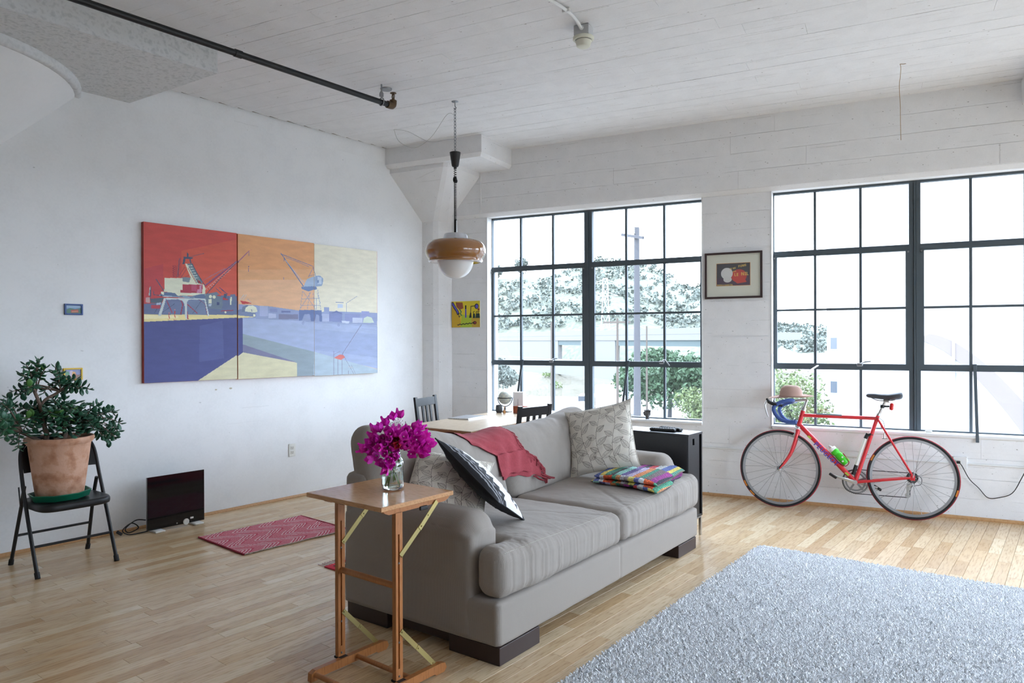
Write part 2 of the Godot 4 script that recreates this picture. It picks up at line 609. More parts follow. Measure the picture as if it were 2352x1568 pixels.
# ---------------------------------------------------------------- camera, sky, exposure
func camera_and_sky() -> void:
	var cam := Camera3D.new()
	cam.name = "camera"
	cam.fov = 50.516
	cam.near = 0.05
	cam.far = 2000.0
	cam.position = Vector3(5.758, 1.455, 5.873)
	cam.rotation = Vector3(-0.001534, 0.66663, -0.003229)
	add_child(cam)
	cam.current = true
	var sky_mat := ProceduralSkyMaterial.new()
	sky_mat.sky_top_color = Color(0.846, 0.917, 1.0)
	sky_mat.sky_horizon_color = Color(0.87, 0.93, 1.0)
	sky_mat.ground_horizon_color = Color(0.55, 0.57, 0.58)
	sky_mat.ground_bottom_color = Color(0.45, 0.46, 0.46)
	sky_mat.sun_angle_max = 1.0
	var sky := Sky.new()
	sky.sky_material = sky_mat
	var env := Environment.new()
	env.background_mode = Environment.BG_SKY
	env.sky = sky
	env.background_energy_multiplier = 1.0
	env.tonemap_mode = Environment.TONE_MAPPER_LINEAR
	env.tonemap_exposure = 16.5
	env.sdfgi_enabled = true
	env.ssao_enabled = true
	env.ssil_enabled = true
	var we := WorldEnvironment.new()
	we.name = "world_environment"
	we.environment = env
	add_child(we)


func speckled(size: int, base: Color, spots: int, streaks: int, dark: Color, sd: int, horizontal := true) -> Image:
	var r := RandomNumberGenerator.new()
	r.seed = sd
	var im := Image.create(size, size, false, Image.FORMAT_RGB8)
	im.fill(base)
	var f := FastNoiseLite.new()
	f.seed = sd
	f.frequency = 0.01
	for y in range(0, size, 4):
		for x in range(0, size, 4):
			var k := 1.0 + 0.02 * f.get_noise_2d(x, y) + r.randf_range(-0.006, 0.006)
			im.fill_rect(Rect2i(x, y, 4, 4), Color(base.r * k, base.g * k, base.b * k))
	for k in spots:
		var o := Vector2(r.randf() * size, r.randf() * size)
		var q := pow(r.randf(), 3.0)
		var mix := base.lerp(dark, r.randf_range(0.15, 0.8))
		fill_poly(im, PackedVector2Array([o, o + Vector2(1.2 + q * 5, r.randf_range(-1, 1)), o + Vector2(1.0 + q * 3, 1.5 + q * 2), o + Vector2(-q * 2, 1.4)]), mix)
	for k in streaks:
		var o := Vector2(r.randf() * size, r.randf() * size)
		var l := r.randf_range(20, 160)
		var pts := []
		for i in 9:
			pts.append(o + (Vector2(l * i / 8.0, r.randf_range(-1.2, 1.2)) if horizontal else Vector2(r.randf_range(-1.2, 1.2), l * i / 8.0)))
		stroke(im, pts, r.randf_range(0.8, 1.8), base.lerp(dark, r.randf_range(0.06, 0.3)))
	return im


func materials() -> void:
	var fine := noise_tex(0.08, 4, [], 512)
	var coarse := noise_tex(0.02, 5, [], 512, FastNoiseLite.TYPE_SIMPLEX, 5)
	M.fine = fine
	M.coarse = coarse
	# paint on plaster and on board-marked concrete
	var m := mat("wall_paint", rgb(241, 242, 243), 0.75, 0.0, tex_of(speckled(1024, rgb(254, 254, 254), 30, 4, rgb(190, 190, 190), 3)), Vector3.ONE * 0.3, true)
	bump(m, fine, 0.012)
	m = mat("concrete_paint", rgb(239, 239, 240), 0.8, 0.0, tex_of(speckled(1024, rgb(252, 252, 252), 420, 26, rgb(90, 88, 82), 4)), Vector3.ONE * 0.55, true)
	bump(m, coarse, 0.12)
	m = mat("ceiling_paint", rgb(238, 238, 239), 0.8, 0.0, tex_of(speckled(1024, rgb(252, 252, 252), 150, 130, rgb(120, 108, 96), 9)), Vector3.ONE * 0.45, false)
	bump(m, coarse, 0.1)
	mat("joint_dirt", rgb(150, 144, 136), 0.9)
	m = mat("rough_concrete", rgb(222, 224, 225), 0.9, 0.0, noise_tex(0.03, 5, [0.0, Color(0.86, 0.87, 0.87), 0.45, Color(1, 1, 1), 0.7, Color(1, 1, 1), 1.0, Color(0.9, 0.9, 0.9)], 512, FastNoiseLite.TYPE_SIMPLEX, 12), Vector3.ONE * 0.9, true)
	bump(m, fine, 0.12)
	mat("white_trim", rgb(230, 231, 231), 0.45)
	var grain := noise_tex(0.02, 5, [0.0, Color(0.84, 0.8, 0.76), 0.4, Color(0.97, 0.96, 0.95), 1.0, Color(1, 1, 1)], 512, FastNoiseLite.TYPE_SIMPLEX, 21)
	M.grain = grain
	var tints := [rgb(212, 184, 146), rgb(220, 194, 158), rgb(204, 174, 134), rgb(210, 180, 140), rgb(224, 202, 168), rgb(198, 165, 124), rgb(214, 188, 152), rgb(210, 184, 148)]
	for k in tints.size():
		m = mat("maple_%d" % k, tints[k], 0.24, 0.0, grain, Vector3(5.0, 5.0, 0.55), true)
		m.uv1_offset = Vector3(k * 0.37, 0, k * 0.61)
	mat("floor_base", rgb(120, 92, 62), 0.8)
	mat("shoe_wood", rgb(196, 152, 104), 0.5, 0.0, grain, Vector3(3, 3, 3), true)
	# metal and glass
	mat("steel_frame", rgb(80, 90, 97), 0.5, 0.1)
	m = mat("pane_glass", Color(0.9, 0.95, 0.97, 0.06), 0.02)
	m.transparency = BaseMaterial3D.TRANSPARENCY_ALPHA
	mat("chrome", rgb(205, 206, 208), 0.22, 1.0)
	mat("steel", rgb(150, 152, 155), 0.4, 1.0)
	mat("black_metal", rgb(26, 27, 30), 0.45, 0.1)
	mat("black_plastic", rgb(22, 22, 24), 0.5)
	mat("dark_rubber", rgb(28, 28, 30), 0.7)
	mat("brass", rgb(186, 172, 116), 0.35, 0.9)
	mat("white_plastic", rgb(232, 232, 226), 0.4)
	mat("cream_plastic", rgb(224, 224, 208), 0.5)


# ---------------------------------------------------------------- the room
func board(o: Vector3, u: Vector3, w: Vector3, nn: Vector3, l: float, b: float, sd: int) -> MB:
	# one form-board mark: a flat face with slightly ragged long edges, standing proud of the joint behind it
	var mb := MB.new()
	var k := maxi(2, int(l / 0.14))
	var dep := nn * 0.007
	var ends := 0.0008
	var top := []
	var bot := []
	for i in k + 1:
		var s := lerpf(ends, l - ends, float(i) / k)
		var e0 := 0.0010 + 0.0036 * noise.get_noise_2d(s * 3.1 + sd * 7.3, 2.0) + 0.0012 * noise.get_noise_2d(s * 17.0 + sd * 3.7, 9.0)
		var e1 := 0.0010 + 0.0036 * noise.get_noise_2d(s * 3.1 + sd * 5.9, 40.0) + 0.0012 * noise.get_noise_2d(s * 17.0 + sd * 2.3, 60.0)
		bot.append(o + u * s + w * e0)
		top.append(o + u * s + w * (b - e1))
	for i in k:
		mb.quad(bot[i], bot[i + 1], top[i + 1], top[i])
		mb.quad(top[i], top[i + 1], top[i + 1] - dep, top[i] - dep)
		mb.quad(bot[i + 1], bot[i], bot[i] - dep, bot[i + 1] - dep)
	mb.quad(bot[k], bot[k] - dep, top[k] - dep, top[k])
	mb.quad(bot[0] - dep, bot[0], top[0], top[0] - dep)
	return mb


func boards_on(parent: Node3D, o: Vector3, u: Vector3, w: Vector3, nn: Vector3, l: float, h: float, width: float, m: Material, longest := 3.6) -> void:
	var rows := maxi(1, int(roundf(h / width)))
	for r in rows:
		var s := 0.0
		while s < l - 0.01:
			var seg := rng.randf_range(1.6, longest)
			if l - s - seg < 0.8:
				seg = l - s
			var lift := nn * rng.randf_range(-0.0012, 0.0012)
			obj("board", board(o + u * s + w * (h * r / rows) + lift, u, w, nn, seg, h / rows, rng.randi() % 999), m, parent)
			s += seg


func room() -> void:
	var ct := cos(TH)
	var st := sin(TH)
	# floor: maple strips laid along the left wall
	var fl := thing("floor", "pale maple strip floor running towards the windows", "floor", Vector3.ZERO, 0, "", "structure")
	var mb := MB.new()
	mb.prism(P2([-0.05, -11.0, 9.5, -11.0, 9.5, 9.5 * tan(TH) + 0.1, -0.05, 0.05]), 0.2, Transform3D(Basis(Vector3.RIGHT, Vector3.FORWARD, Vector3.UP), Vector3(0, -0.204, 0)))
	obj("subfloor", mb, M.floor_base, fl)
	var planks := []
	var x := 0.0
	var pw := 0.072
	var eye := Vector3(5.758, 1.455, 5.873)
	var fwd := Vector3(-sin(0.66663), 0, -cos(0.66663))
	while x < 9.5:
		var z := -x * tan(TH) - 0.02 - rng.randf() * 0.5
		while z < 11.0:
			var l := rng.randf_range(0.22, 0.95) if z < 5.0 else 1.6
			var z0 := maxf(z, -(x + pw) * tan(TH) - 0.01)
			var z1 := minf(z + l, 11.0)
			if z1 - z0 > 0.01:
				var o := Vector3(x + pw / 2, 0, (z0 + z1) / 2) - eye
				var dist := o.length()
				var dep := o.dot(fwd)
				var side := absf(o.dot(Vector3(-fwd.z, 0, fwd.x)))
				var seen := dep > 1.0 and side < dep * 0.74 and 1.455 < dep * 0.52
				var cx := x + pw / 2
				var cz := (z0 + z1) / 2
				var hid := (cx > 3.98 and cz > 0.82 and cz < 5.0) or (cx > 2.65 and cx < 3.7 and cz > 1.05 and cz < 3.4) or (cx > 0.62 and cx < 1.32 and cz > 2.3 and cz < 3.1) or (cx > 1.0 and cx < 2.62 and cz < 2.4)
				planks.append([x, z0, z1, (z1 - z0) * pw / pow(dist, 3) if seen and not hid else 0.0, rng.randi() % 8, rng.randf_range(-0.0003, 0.0)])
			z += l
		x += pw
	planks.sort_custom(func(a, b): return a[3] > b[3])
	var rest := []
	for k in 8:
		rest.append(MB.new())
	for i in planks.size():
		var p = planks[i]
		var q: MB = MB.new() if i < 300 else rest[p[4]]
		var g := 0.0006
		var x0: float = p[0]
		var x1: float = minf(p[0] + pw, 9.5)
		var y: float = p[5]
		var b := 0.0009
		var a0 := Vector3(x0 + g, y, p[2] - g); var a1 := Vector3(x1 - g, y, p[2] - g); var a2 := Vector3(x1 - g, y, p[1] + g); var a3 := Vector3(x0 + g, y, p[1] + g)
		var c0 := a0 + Vector3(b * 0.6, 0, -b * 0.6); var c1 := a1 + Vector3(-b * 0.6, 0, -b * 0.6); var c2 := a2 + Vector3(-b * 0.6, 0, b * 0.6); var c3 := a3 + Vector3(b * 0.6, 0, b * 0.6)
		var dn := Vector3(0, -0.0035, 0)
		a0 += Vector3(0, -b, 0); a1 += Vector3(0, -b, 0); a2 += Vector3(0, -b, 0); a3 += Vector3(0, -b, 0)
		q.quad(c0, c1, c2, c3)
		q.quad(a0, a1, c1, c0); q.quad(a1, a2, c2, c1); q.quad(a2, a3, c3, c2); q.quad(a3, a0, c0, c3)
		q.quad(a0 + dn, a1 + dn, a1, a0); q.quad(a1 + dn, a2 + dn, a2, a1); q.quad(a2 + dn, a3 + dn, a3, a2); q.quad(a3 + dn, a0 + dn, a0, a3)
		if i < 300:
			obj("plank", q, M["maple_%d" % p[4]], fl)
	var all := ArrayMesh.new()
	for k in 8:
		var a: ArrayMesh = rest[k].mesh()
		all.add_surface_from_arrays(Mesh.PRIMITIVE_TRIANGLES, a.surface_get_arrays(0))
		all.surface_set_material(k, M["maple_%d" % k])
	var ro := MeshInstance3D.new()
	ro.name = "far_planks"
	ro.mesh = all
	fl.add_child(ro, true)
	ro.set_meta("kind", "stuff")

	# ceiling: painted concrete with the marks of its form boards
	var ce := thing("ceiling", "white painted board-marked concrete ceiling", "ceiling", Vector3.ZERO, TH, "", "structure")
	mb = MB.new()
	var far := 9.5 * tan(TH)
	mb.prism(P2([-0.25, -11.2, 9.7, -11.2, 9.7, far + 0.4, -0.25, 0.3]), 0.2, Transform3D(Basis(Vector3(ct, 0, st), Vector3(st, 0, -ct), Vector3.UP), Vector3(0, CEIL + 0.0055, 0)))
	obj("slab", mb, M.joint_dirt, ce)
	var n := 0.0
	while n < 12.6:
		var bw := rng.randf_range(0.135, 0.185) if n < 7.0 else 1.1
		var s0 := -n * tan(TH) + 0.002
		var s1 := (9.5 - n * st) / ct
		# stay in front of the wall behind the camera (z < 11)
		s0 = maxf(s0, (n * ct - 11.0) / st)
		var s := s0 
		while s < s1 - 0.01:
			var seg := rng.randf_range(1.8, 4.2)
			if s1 - s - seg < 0.8:
				seg = s1 - s
			obj("board", board(Vector3(s, CEIL + rng.randf_range(-0.001, 0.0012), n), Vector3.RIGHT, Vector3.BACK, Vector3.DOWN, seg, bw, rng.randi() % 999), M.ceiling_paint, ce)
			s += seg
		n += bw

	# left wall, and the walls outside the picture
	mb = MB.new()
	mb.box(Vector3(-0.1, 1.74, 5.5), Vector3(0.2, 3.49, 11.4))
	tag(obj("wall_left", mb, M.wall_paint), "smooth white plaster wall with the three canvases", "wall", "", "structure")
	mb = MB.new()
	mb.box(Vector3(4.75, 1.74, 11.1), Vector3(9.9, 3.49, 0.2))
	tag(obj("wall_front", mb, M.wall_paint), "white wall behind the viewer", "wall", "", "structure")
	right_wall()

	# window wall in its own axes: x along the wall, z into the room
	var wb := thing("wall_back", "white painted concrete wall that holds the steel windows", "wall", Vector3.ZERO, TH, "", "structure")
	mb = MB.new()
	var t := 0.25
	var holes := [[0.70, 3.016], [3.63, 5.945], [6.56, 8.875]]
	var y0 := 0.672
	var y1 := 2.79
	var rec := -0.006
	var last := -0.06
	for hole in holes:
		mb.box(Vector3((last + hole[0]) / 2, (y0 + y1) / 2, (rec - t) / 2), Vector3(hole[0] - last, y1 - y0, t + rec))
		last = hole[1]
	mb.box(Vector3((last + 9.75) / 2, (y0 + y1) / 2, (rec - t) / 2), Vector3(9.75 - last, y1 - y0, t + rec))
	mb.box(Vector3(4.85, y0 / 2 - 0.1, (rec - t) / 2), Vector3(9.8, y0 + 0.2, t + rec))
	mb.box(Vector3(4.85, (y1 + CEIL) / 2, (rec - t) / 2), Vector3(9.8, CEIL - y1, t + rec))
	# beam over the windows, a little proud, with a chamfered lower edge
	mb.prism(P2([rec, 2.79, 0.0, 2.79, 0.039, 2.826, 0.039, CEIL, rec, CEIL]), 9.66, Transform3D(Basis(Vector3.BACK, Vector3.UP, Vector3.LEFT), Vector3(9.66, 0, 0)))
	obj("core", mb, M.concrete_paint, wb)
	boards_on(wb, Vector3(0.0, 2.83, 0.045), Vector3.RIGHT, Vector3.UP, Vector3.BACK, 9.6, CEIL - 2.83, 0.158, M.concrete_paint, 4.6)
	last = 0.0
	for hole in holes:
		boards_on(wb, Vector3(last + 0.001, y0, 0), Vector3.RIGHT, Vector3.UP, Vector3.BACK, hole[0] - last - 0.002, y1 - y0, 0.165, M.concrete_paint)
		last = hole[1]
	boards_on(wb, Vector3(last, y0, 0), Vector3.RIGHT, Vector3.UP, Vector3.BACK, 9.6 - last, y1 - y0, 0.165, M.concrete_paint)
	boards_on(wb, Vector3(0, 0.004, 0), Vector3.RIGHT, Vector3.UP, Vector3.BACK, 9.6, y0 - 0.02, 0.165, M.concrete_paint, 4.0)
	# sills and the rounded plaster of the window reveals
	for hole in holes:
		mb = MB.new()
		mb.rbox(Vector3((hole[0] + hole[1]) / 2, y0 - 0.006, -0.05), Vector3(hole[1] - hole[0] + 0.004, 0.034, 0.13), 0.014)
		obj("sill", mb, M.white_trim, wb)
		mb = MB.new()
		mb.rbox(Vector3(hole[0] + 0.001, (y0 + y1) / 2 + 0.006, -0.055), Vector3(0.012, y1 - y0 - 0.012, 0.118), 0.005)
		mb.rbox(Vector3(hole[1] - 0.001, (y0 + y1) / 2 + 0.006, -0.055), Vector3(0.012, y1 - y0 - 0.012, 0.118), 0.005)
		obj("reveal", mb, M.white_trim, wb)

	# wooden shoe mouldings
	mb = MB.new()
	mb.prism(P2([0, 0, 0.019, 0, 0.019, 0.008, 0.014, 0.017, 0.006, 0.022, 0, 0.022]), 10.8, Transform3D(Basis(Vector3.RIGHT, Vector3.UP, Vector3.BACK), Vector3(0.0, 0, 0.16)))
	tag(obj("baseboard_left", mb, M.shoe_wood), "thin wooden shoe moulding along the left wall", "baseboard", "", "structure")
	mb = MB.new()
	mb.prism(P2([0, 0, 0.021, 0, 0.021, 0.012, 0.014, 0.022, 0.006, 0.026, 0, 0.026]), 9.3, Transform3D(Basis(Vector3.BACK, Vector3.UP, Vector3.LEFT), Vector3(9.55, 0, 0)))
	var bb := obj("baseboard_back", mb, M.shoe_wood)
	bb.rotation.y = TH
	tag(bb, "wooden shoe moulding along the window wall", "baseboard", "", "structure")
	# surface raceway along the window wall
	mb = MB.new()
	mb.rbox(Vector3(6.0, 0.449, 0.006), Vector3(7.2, 0.016, 0.016), 0.006)
	var rw := obj("trim_1", mb, M.white_trim)
	rw.rotation.y = TH
	tag(rw, "narrow white cable raceway low on the window wall", "raceway", "", "structure")
	mb = MB.new()
	mb.box(Vector3(0.655, 3.03, 0.05), Vector3(0.012, 0.42, 0.014))
	var rv := obj("trim_2", mb, M.concrete_paint)
	rv.rotation.y = TH
	tag(rv, "painted vertical strip between column capital and window", "strip", "", "structure")

	# corner column with its capital and drop panel (axes of the window wall)
	var co := thing("corner_column", "white concrete corner column with flared capital and drop panel", "column", Vector3.ZERO, TH, "", "structure")
	var plan := [Vector2(-0.032, 0.162), Vector2(0.112, 0.162), Vector2(0.165, 0.134), Vector2(0.232, 0.045), Vector2(0.254, 0.0)]
	var top := [Vector2(-0.125, 0.629), Vector2(0.545, 0.627), Vector2(0.585, 0.6), Vector2(0.622, 0.545), Vector2(0.64, 0.0)]
	mb = MB.new()
	for k in 4:
		var a: Vector2 = plan[k]
		var b: Vector2 = plan[k + 1]
		mb.quad(Vector3(a.x, 0, a.y), Vector3(b.x, 0, b.y), Vector3(b.x, 2.77, b.y), Vector3(a.x, 2.77, a.y))
	obj("shaft", mb, M.concrete_paint, co)
	mb = MB.new()
	for k in 4:
		var a: Vector2 = plan[k]
		var b: Vector2 = plan[k + 1]
		var e: Vector2 = top[k]
		var f: Vector2 = top[k + 1]
		mb.quad(Vector3(a.x, 2.77, a.y), Vector3(b.x, 2.77, b.y), Vector3(f.x, 3.225, f.y), Vector3(e.x, 3.225, e.y))
		mb.quad(Vector3(e.x, 3.225, e.y), Vector3(f.x, 3.225, f.y), Vector3(f.x, 3.27, f.y), Vector3(e.x, 3.27, e.y))
	obj("capital", mb, M.concrete_paint, co)
	mb = MB.new()
	var pn := 0.693
	var px := 1.03
	mb.quad(Vector3(-0.135, 3.305, pn), Vector3(px, 3.305, pn), Vector3(px, CEIL, pn), Vector3(-0.135, CEIL, pn))
	mb.quad(Vector3(px, 3.305, pn), Vector3(px, 3.305, 0.02), Vector3(px, CEIL, 0.02), Vector3(px, CEIL, pn))
	mb.quad(Vector3(-0.13, 3.27, pn - 0.03), Vector3(px - 0.03, 3.27, pn - 0.03), Vector3(px, 3.305, pn), Vector3(-0.135, 3.305, pn))
	mb.quad(Vector3(px - 0.03, 3.27, pn - 0.03), Vector3(px - 0.03, 3.27, 0.02), Vector3(px, 3.305, 0.02), Vector3(px, 3.305, pn))
	mb.quad(Vector3(-0.13, 3.27, 0.0), Vector3(px - 0.03, 3.27, 0.0), Vector3(px - 0.03, 3.27, pn - 0.03), Vector3(-0.13, 3.27, pn - 0.03))
	obj("drop_panel", mb, M.concrete_paint, co)

	# the next column along the window wall, whose panel just touches the frame
	var c2 := thing("wall_column", "white concrete column beyond the second window", "column", W(6.24, 0, 0), TH, "", "structure")
	mb = MB.new()
	mb.lathe([Vector2(0.2, 0.0), Vector2(0.2, 2.77)], 8, Transform3D.IDENTITY)
	obj("shaft", mb, M.concrete_paint, c2)
	mb = MB.new()
	mb.lathe([Vector2(0.2, 2.77), Vector2(0.62, 3.225), Vector2(0.62, 3.27)], 8, Transform3D.IDENTITY)
	obj("capital", mb, M.concrete_paint, c2)
	mb = MB.new()
	mb.rbox(Vector3(0, 3.375, 0.3), Vector3(1.5, 0.206, 0.69), 0.02)
	obj("drop_panel", mb, M.concrete_paint, c2)

	# round capital of the column in the left wall
	var lc := thing("round_capital", "white conical column capital with a rimmed edge in the left wall", "column", Vector3(-0.363, 0, 4.734), 0, "", "structure")
	mb = MB.new()
	mb.lathe([Vector2(0.38, 2.45), Vector2(0.40, 2.5), Vector2(1.10, 3.235)], 64)
	obj("cone", mb, M.wall_paint, lc)
	mb = MB.new()
	mb.lathe([Vector2(1.10, 3.235), Vector2(1.125, 3.232), Vector2(1.142, 3.245), Vector2(1.142, 3.292)], 64)
	obj("rim", mb, M.rough_concrete, lc)
	var dp := MB.new()
	dp.prism(P2([-0.02, -3.311, 1.105, -3.215, 1.105, -6.2, -0.02, -6.2]), 0.186, Transform3D(Basis(Vector3.RIGHT, Vector3.FORWARD, Vector3.UP), Vector3(0, 3.291, 0)))
	tag(obj("ceiling_panel", dp, M.rough_concrete), "thick rough concrete drop panel over the round capital", "drop panel", "", "structure")


func right_wall() -> void:
	# the right-hand wall has the same steel windows; it stands outside the picture and lights the sofa's front
	var w := thing("wall_right", "white wall with steel windows to the right of the viewer", "wall", Vector3(9.5, 0, -1.95), -PI / 2, "", "structure")
	var mb := MB.new()
	var last := -0.1
	for hole in RIGHT_HOLES:
		mb.box(Vector3((last + hole[0]) / 2, 1.731, -0.125), Vector3(hole[0] - last, 2.118, 0.25))
		last = hole[1]
	mb.box(Vector3((last + 13.1) / 2, 1.731, -0.125), Vector3(13.1 - last, 2.118, 0.25))
	mb.box(Vector3(6.5, 0.236, -0.125), Vector3(13.2, 0.872, 0.25))
	mb.box(Vector3(6.5, 3.133, -0.125), Vector3(13.2, 0.686, 0.25))
	obj("core", mb, M.concrete_paint, w)


# ---------------------------------------------------------------- steel windows
func windows() -> void:
	steel_window("window_1", "steel factory window with the view of the wooded hill", 0.694, [0.706, 1.060, 1.438, 1.800], [1.874, 2.238, 2.625, 3.006], true)
	steel_window("window_2", "steel factory window behind the red bicycle", 3.624, [3.638, 3.988, 4.354, 4.727], [4.803, 5.165, 5.533, 5.93], true)
	for k in RIGHT_HOLES.size():
		var a: float = RIGHT_HOLES[k][0]
		steel_window("window_%d" % (k + 4), "steel factory window in the right-hand wall, number %d from the corner" % (k + 1), a, [a + 0.014, a + 0.364, a + 0.73, a + 1.103], [a + 1.179, a + 1.541, a + 1.909, a + 2.306], false, Vector3(9.62, 0, -1.95), -PI / 2)
	steel_window("window_3", "steel factory window outside the picture on the right", 6.554, [6.568, 6.918, 7.284, 7.657], [7.733, 8.095, 8.463, 8.86], false)


func steel_window(called: String, label: String, _s: float, ca: Array, cb: Array, detailed: bool, at := W(0, 0, -0.12), turn := TH) -> void:
	var w := thing(called, label, "window", at, turn, "", "structure")
	var y := [0.686, 1.205, 1.72, 2.237, 2.776]
	var st: Material = M.steel_frame
	var mb := MB.new()
	mb.box(Vector3(ca[0] - 0.008, (y[0] + y[4]) / 2, 0), Vector3(0.028, y[4] - y[0] + 0.04, 0.045))
	mb.box(Vector3(cb[3] + 0.008, (y[0] + y[4]) / 2, 0), Vector3(0.028, y[4] - y[0] + 0.04, 0.045))
	mb.box(Vector3((ca[0] + cb[3]) / 2, y[4] + 0.007, 0), Vector3(cb[3] - ca[0], 0.026, 0.045))
	mb.box(Vector3((ca[0] + cb[3]) / 2, y[0] - 0.004, 0), Vector3(cb[3] - ca[0], 0.026, 0.045))
	obj("frame", mb, st, w)
	mb = MB.new()
	var mid: float = (ca[3] + cb[0]) / 2
	mb.box(Vector3(mid - 0.026, (y[0] + y[4]) / 2, 0.002), Vector3(0.034, y[4] - y[0], 0.05))
	mb.box(Vector3(mid + 0.026, (y[0] + y[4]) / 2, 0.002), Vector3(0.034, y[4] - y[0], 0.05))
	mb.box(Vector3(mid, (y[0] + y[4]) / 2, -0.01), Vector3(0.03, y[4] - y[0], 0.04))
	mb.box(Vector3(mid, (y[0] + y[4]) / 2, 0.024), Vector3(0.012, y[4] - y[0] - 0.01, 0.03))
	obj("mullion", mb, st, w)
	for half in 2:
		var c: Array = ca if half == 0 else cb
		var wd: float = c[3] - c[0]
		var cx: float = (c[0] + c[3]) / 2
		for k in [3, 1]:                                   # heavy transoms above and below the opening sash
			mb = MB.new()
			mb.box(Vector3(cx, y[k], 0), Vector3(wd, 0.034, 0.045))
			mb.box(Vector3(cx, y[k] + (-0.012 if k == 3 else 0.012), 0.018), Vector3(wd, 0.02, 0.03))
			obj("transom", mb, st, w)
		mb = MB.new()                                      # opening sash round the two middle rows
		mb.box(Vector3(c[0] + 0.017, (y[1] + y[3]) / 2, 0.01), Vector3(0.026, y[3] - y[1], 0.034))
		mb.box(Vector3(c[3] - 0.017, (y[1] + y[3]) / 2, 0.01), Vector3(0.026, y[3] - y[1], 0.034))
		mb.box(Vector3(cx, y[3] - 0.026, 0.01), Vector3(wd - 0.06, 0.022, 0.034))
		mb.box(Vector3(cx, y[1] + 0.026, 0.01), Vector3(wd - 0.06, 0.022, 0.034))
		obj("sash", mb, st, w)
		mb = MB.new()
		mb.box(Vector3(cx, y[2], 0.006), Vector3(wd - 0.06, 0.019, 0.03))
		obj("muntin", mb, st, w)
		for k in [1, 2]:
			for rows in [[0, 1], [1, 3], [3, 4]]:
				mb = MB.new()
				var ya: float = y[rows[0]]
				var yb: float = y[rows[1]]
				mb.box(Vector3(c[k], (ya + yb) / 2, 0.004), Vector3(0.021, yb - ya, 0.03))
				obj("muntin", mb, st, w)
		for r in 4:
			for k in 3:
				var g := MB.new()
				var a := Vector3(c[k], y[r], -0.006)
				var dx := Vector3(c[k + 1] - c[k], 0, 0)
				var dy := Vector3(0, y[r + 1] - y[r], 0)
				g.quad(a, a + dx, a + dx + dy, a + dy)
				obj("pane", g, M.pane_glass, w)
		if not detailed:
			continue
		# latch on the sash's lower rail, hinge pivots and the stay that hangs below it
		var lx: float = [1.426, 2.604][half] if called == "window_1" else [4.347, 5.56][half]
		mb = MB.new()
		mb.rbox(Vector3(lx, y[1] + 0.03, 0.035), Vector3(0.05, 0.03, 0.03), 0.008)
		mb.tube(spline([Vector3(lx + 0.01, y[1] + 0.04, 0.05), Vector3(lx + 0.04, y[1] + 0.055, 0.075), Vector3(lx + 0.085, y[1] + (0.06 if half == 0 else 0.0), 0.07)], 4), 0.006, 6)
		obj("latch", mb, M.steel, w)
		for px in [c[0] + 0.01, c[3] - 0.01]:
			mb = MB.new()
			mb.lathe([Vector2(0.0, 0.0), Vector2(0.008, 0.0), Vector2(0.008, 0.03), Vector2(0.0, 0.03)], 8, Transform3D(Basis(Vector3.RIGHT, PI / 2), Vector3(px, y[3] - 0.045, 0.012)))
			obj("pivot", mb, M.steel, w)
		var sx: float = c[1]
		mb = MB.new()
		if called == "window_2" and half == 0:
			mb.bar(Vector3(sx + 0.025, y[1] + 0.02, 0.05), Vector3(sx - 0.05, y[1] - 0.035, 0.13), 0.02, 0.006)
			obj("stay", mb, M.white_plastic, w)
		else:
			var foot := Vector3(sx - (0.012 if called == "window_1" and half == 0 else 0.02 if called == "window_1" else -0.025), 0.63, 0.15)
			if called == "window_2":
				foot = Vector3(sx + 0.032, 0.625, 0.14)
			mb.bar(Vector3(sx + 0.025, y[1] + 0.03, 0.04), foot, 0.022, 0.008, Vector3.BACK)
			mb.rbox(Vector3(sx + 0.025, y[1] + 0.02, 0.03), Vector3(0.03, 0.05, 0.02), 0.006)
			obj("stay", mb, st, w)

# ---------------------------------------------------------------- outside the windows
func foliage(called: String, parent: Node, m: Material, blobs: Array, per: int, leaf: float, sd: int) -> void:
	var r := RandomNumberGenerator.new()
	r.seed = sd
	var mb := MB.new()
	for b in blobs:
		var o: Vector3 = b[0]
		var rad: Vector3 = b[1]
		for k in per:
			var d := Vector3(r.randfn(), r.randfn(), r.randfn()).normalized()
			var p := o + d * rad * pow(r.randf(), 0.4)
			var x := Vector3(r.randfn(), r.randfn(), r.randfn()).normalized()
			var y := x.cross(Vector3(r.randfn(), r.randfn(), r.randfn())).normalized()
			var s := leaf * r.randf_range(0.6, 1.4)
			mb.quad(p - x * s, p - y * s * 0.5, p + x * s, p + y * s * 0.5)
	obj(called, mb, m, parent)


func tree(called: String, label: String, at: Vector3, h: float, wide: float, m: Material, sd: int, per: int, leaf: float, category := "tree", group := "") -> void:
	var t := thing(called, label, category, at, 0, group)
	var r := RandomNumberGenerator.new()
	r.seed = sd
	var blobs := []
	for k in 9:
		var g := TAU * k / 9.0
		blobs.append([Vector3(cos(g) * wide * 0.5 * r.randf(), h * r.randf_range(0.4, 0.86), sin(g) * wide * 0.5 * r.randf()), Vector3(wide * 0.3, h * 0.2, wide * 0.3) * r.randf_range(0.8, 1.25)])
	foliage("crown", t, m, blobs, per, leaf, sd)
	var mb := MB.new()
	mb.tube([Vector3.ZERO, Vector3(wide * 0.02, h * 0.4, 0), Vector3(0, h * 0.75, 0)], [h * 0.03, h * 0.022, h * 0.008], 7)
	obj("trunk", mb, M.pole_wood, t)


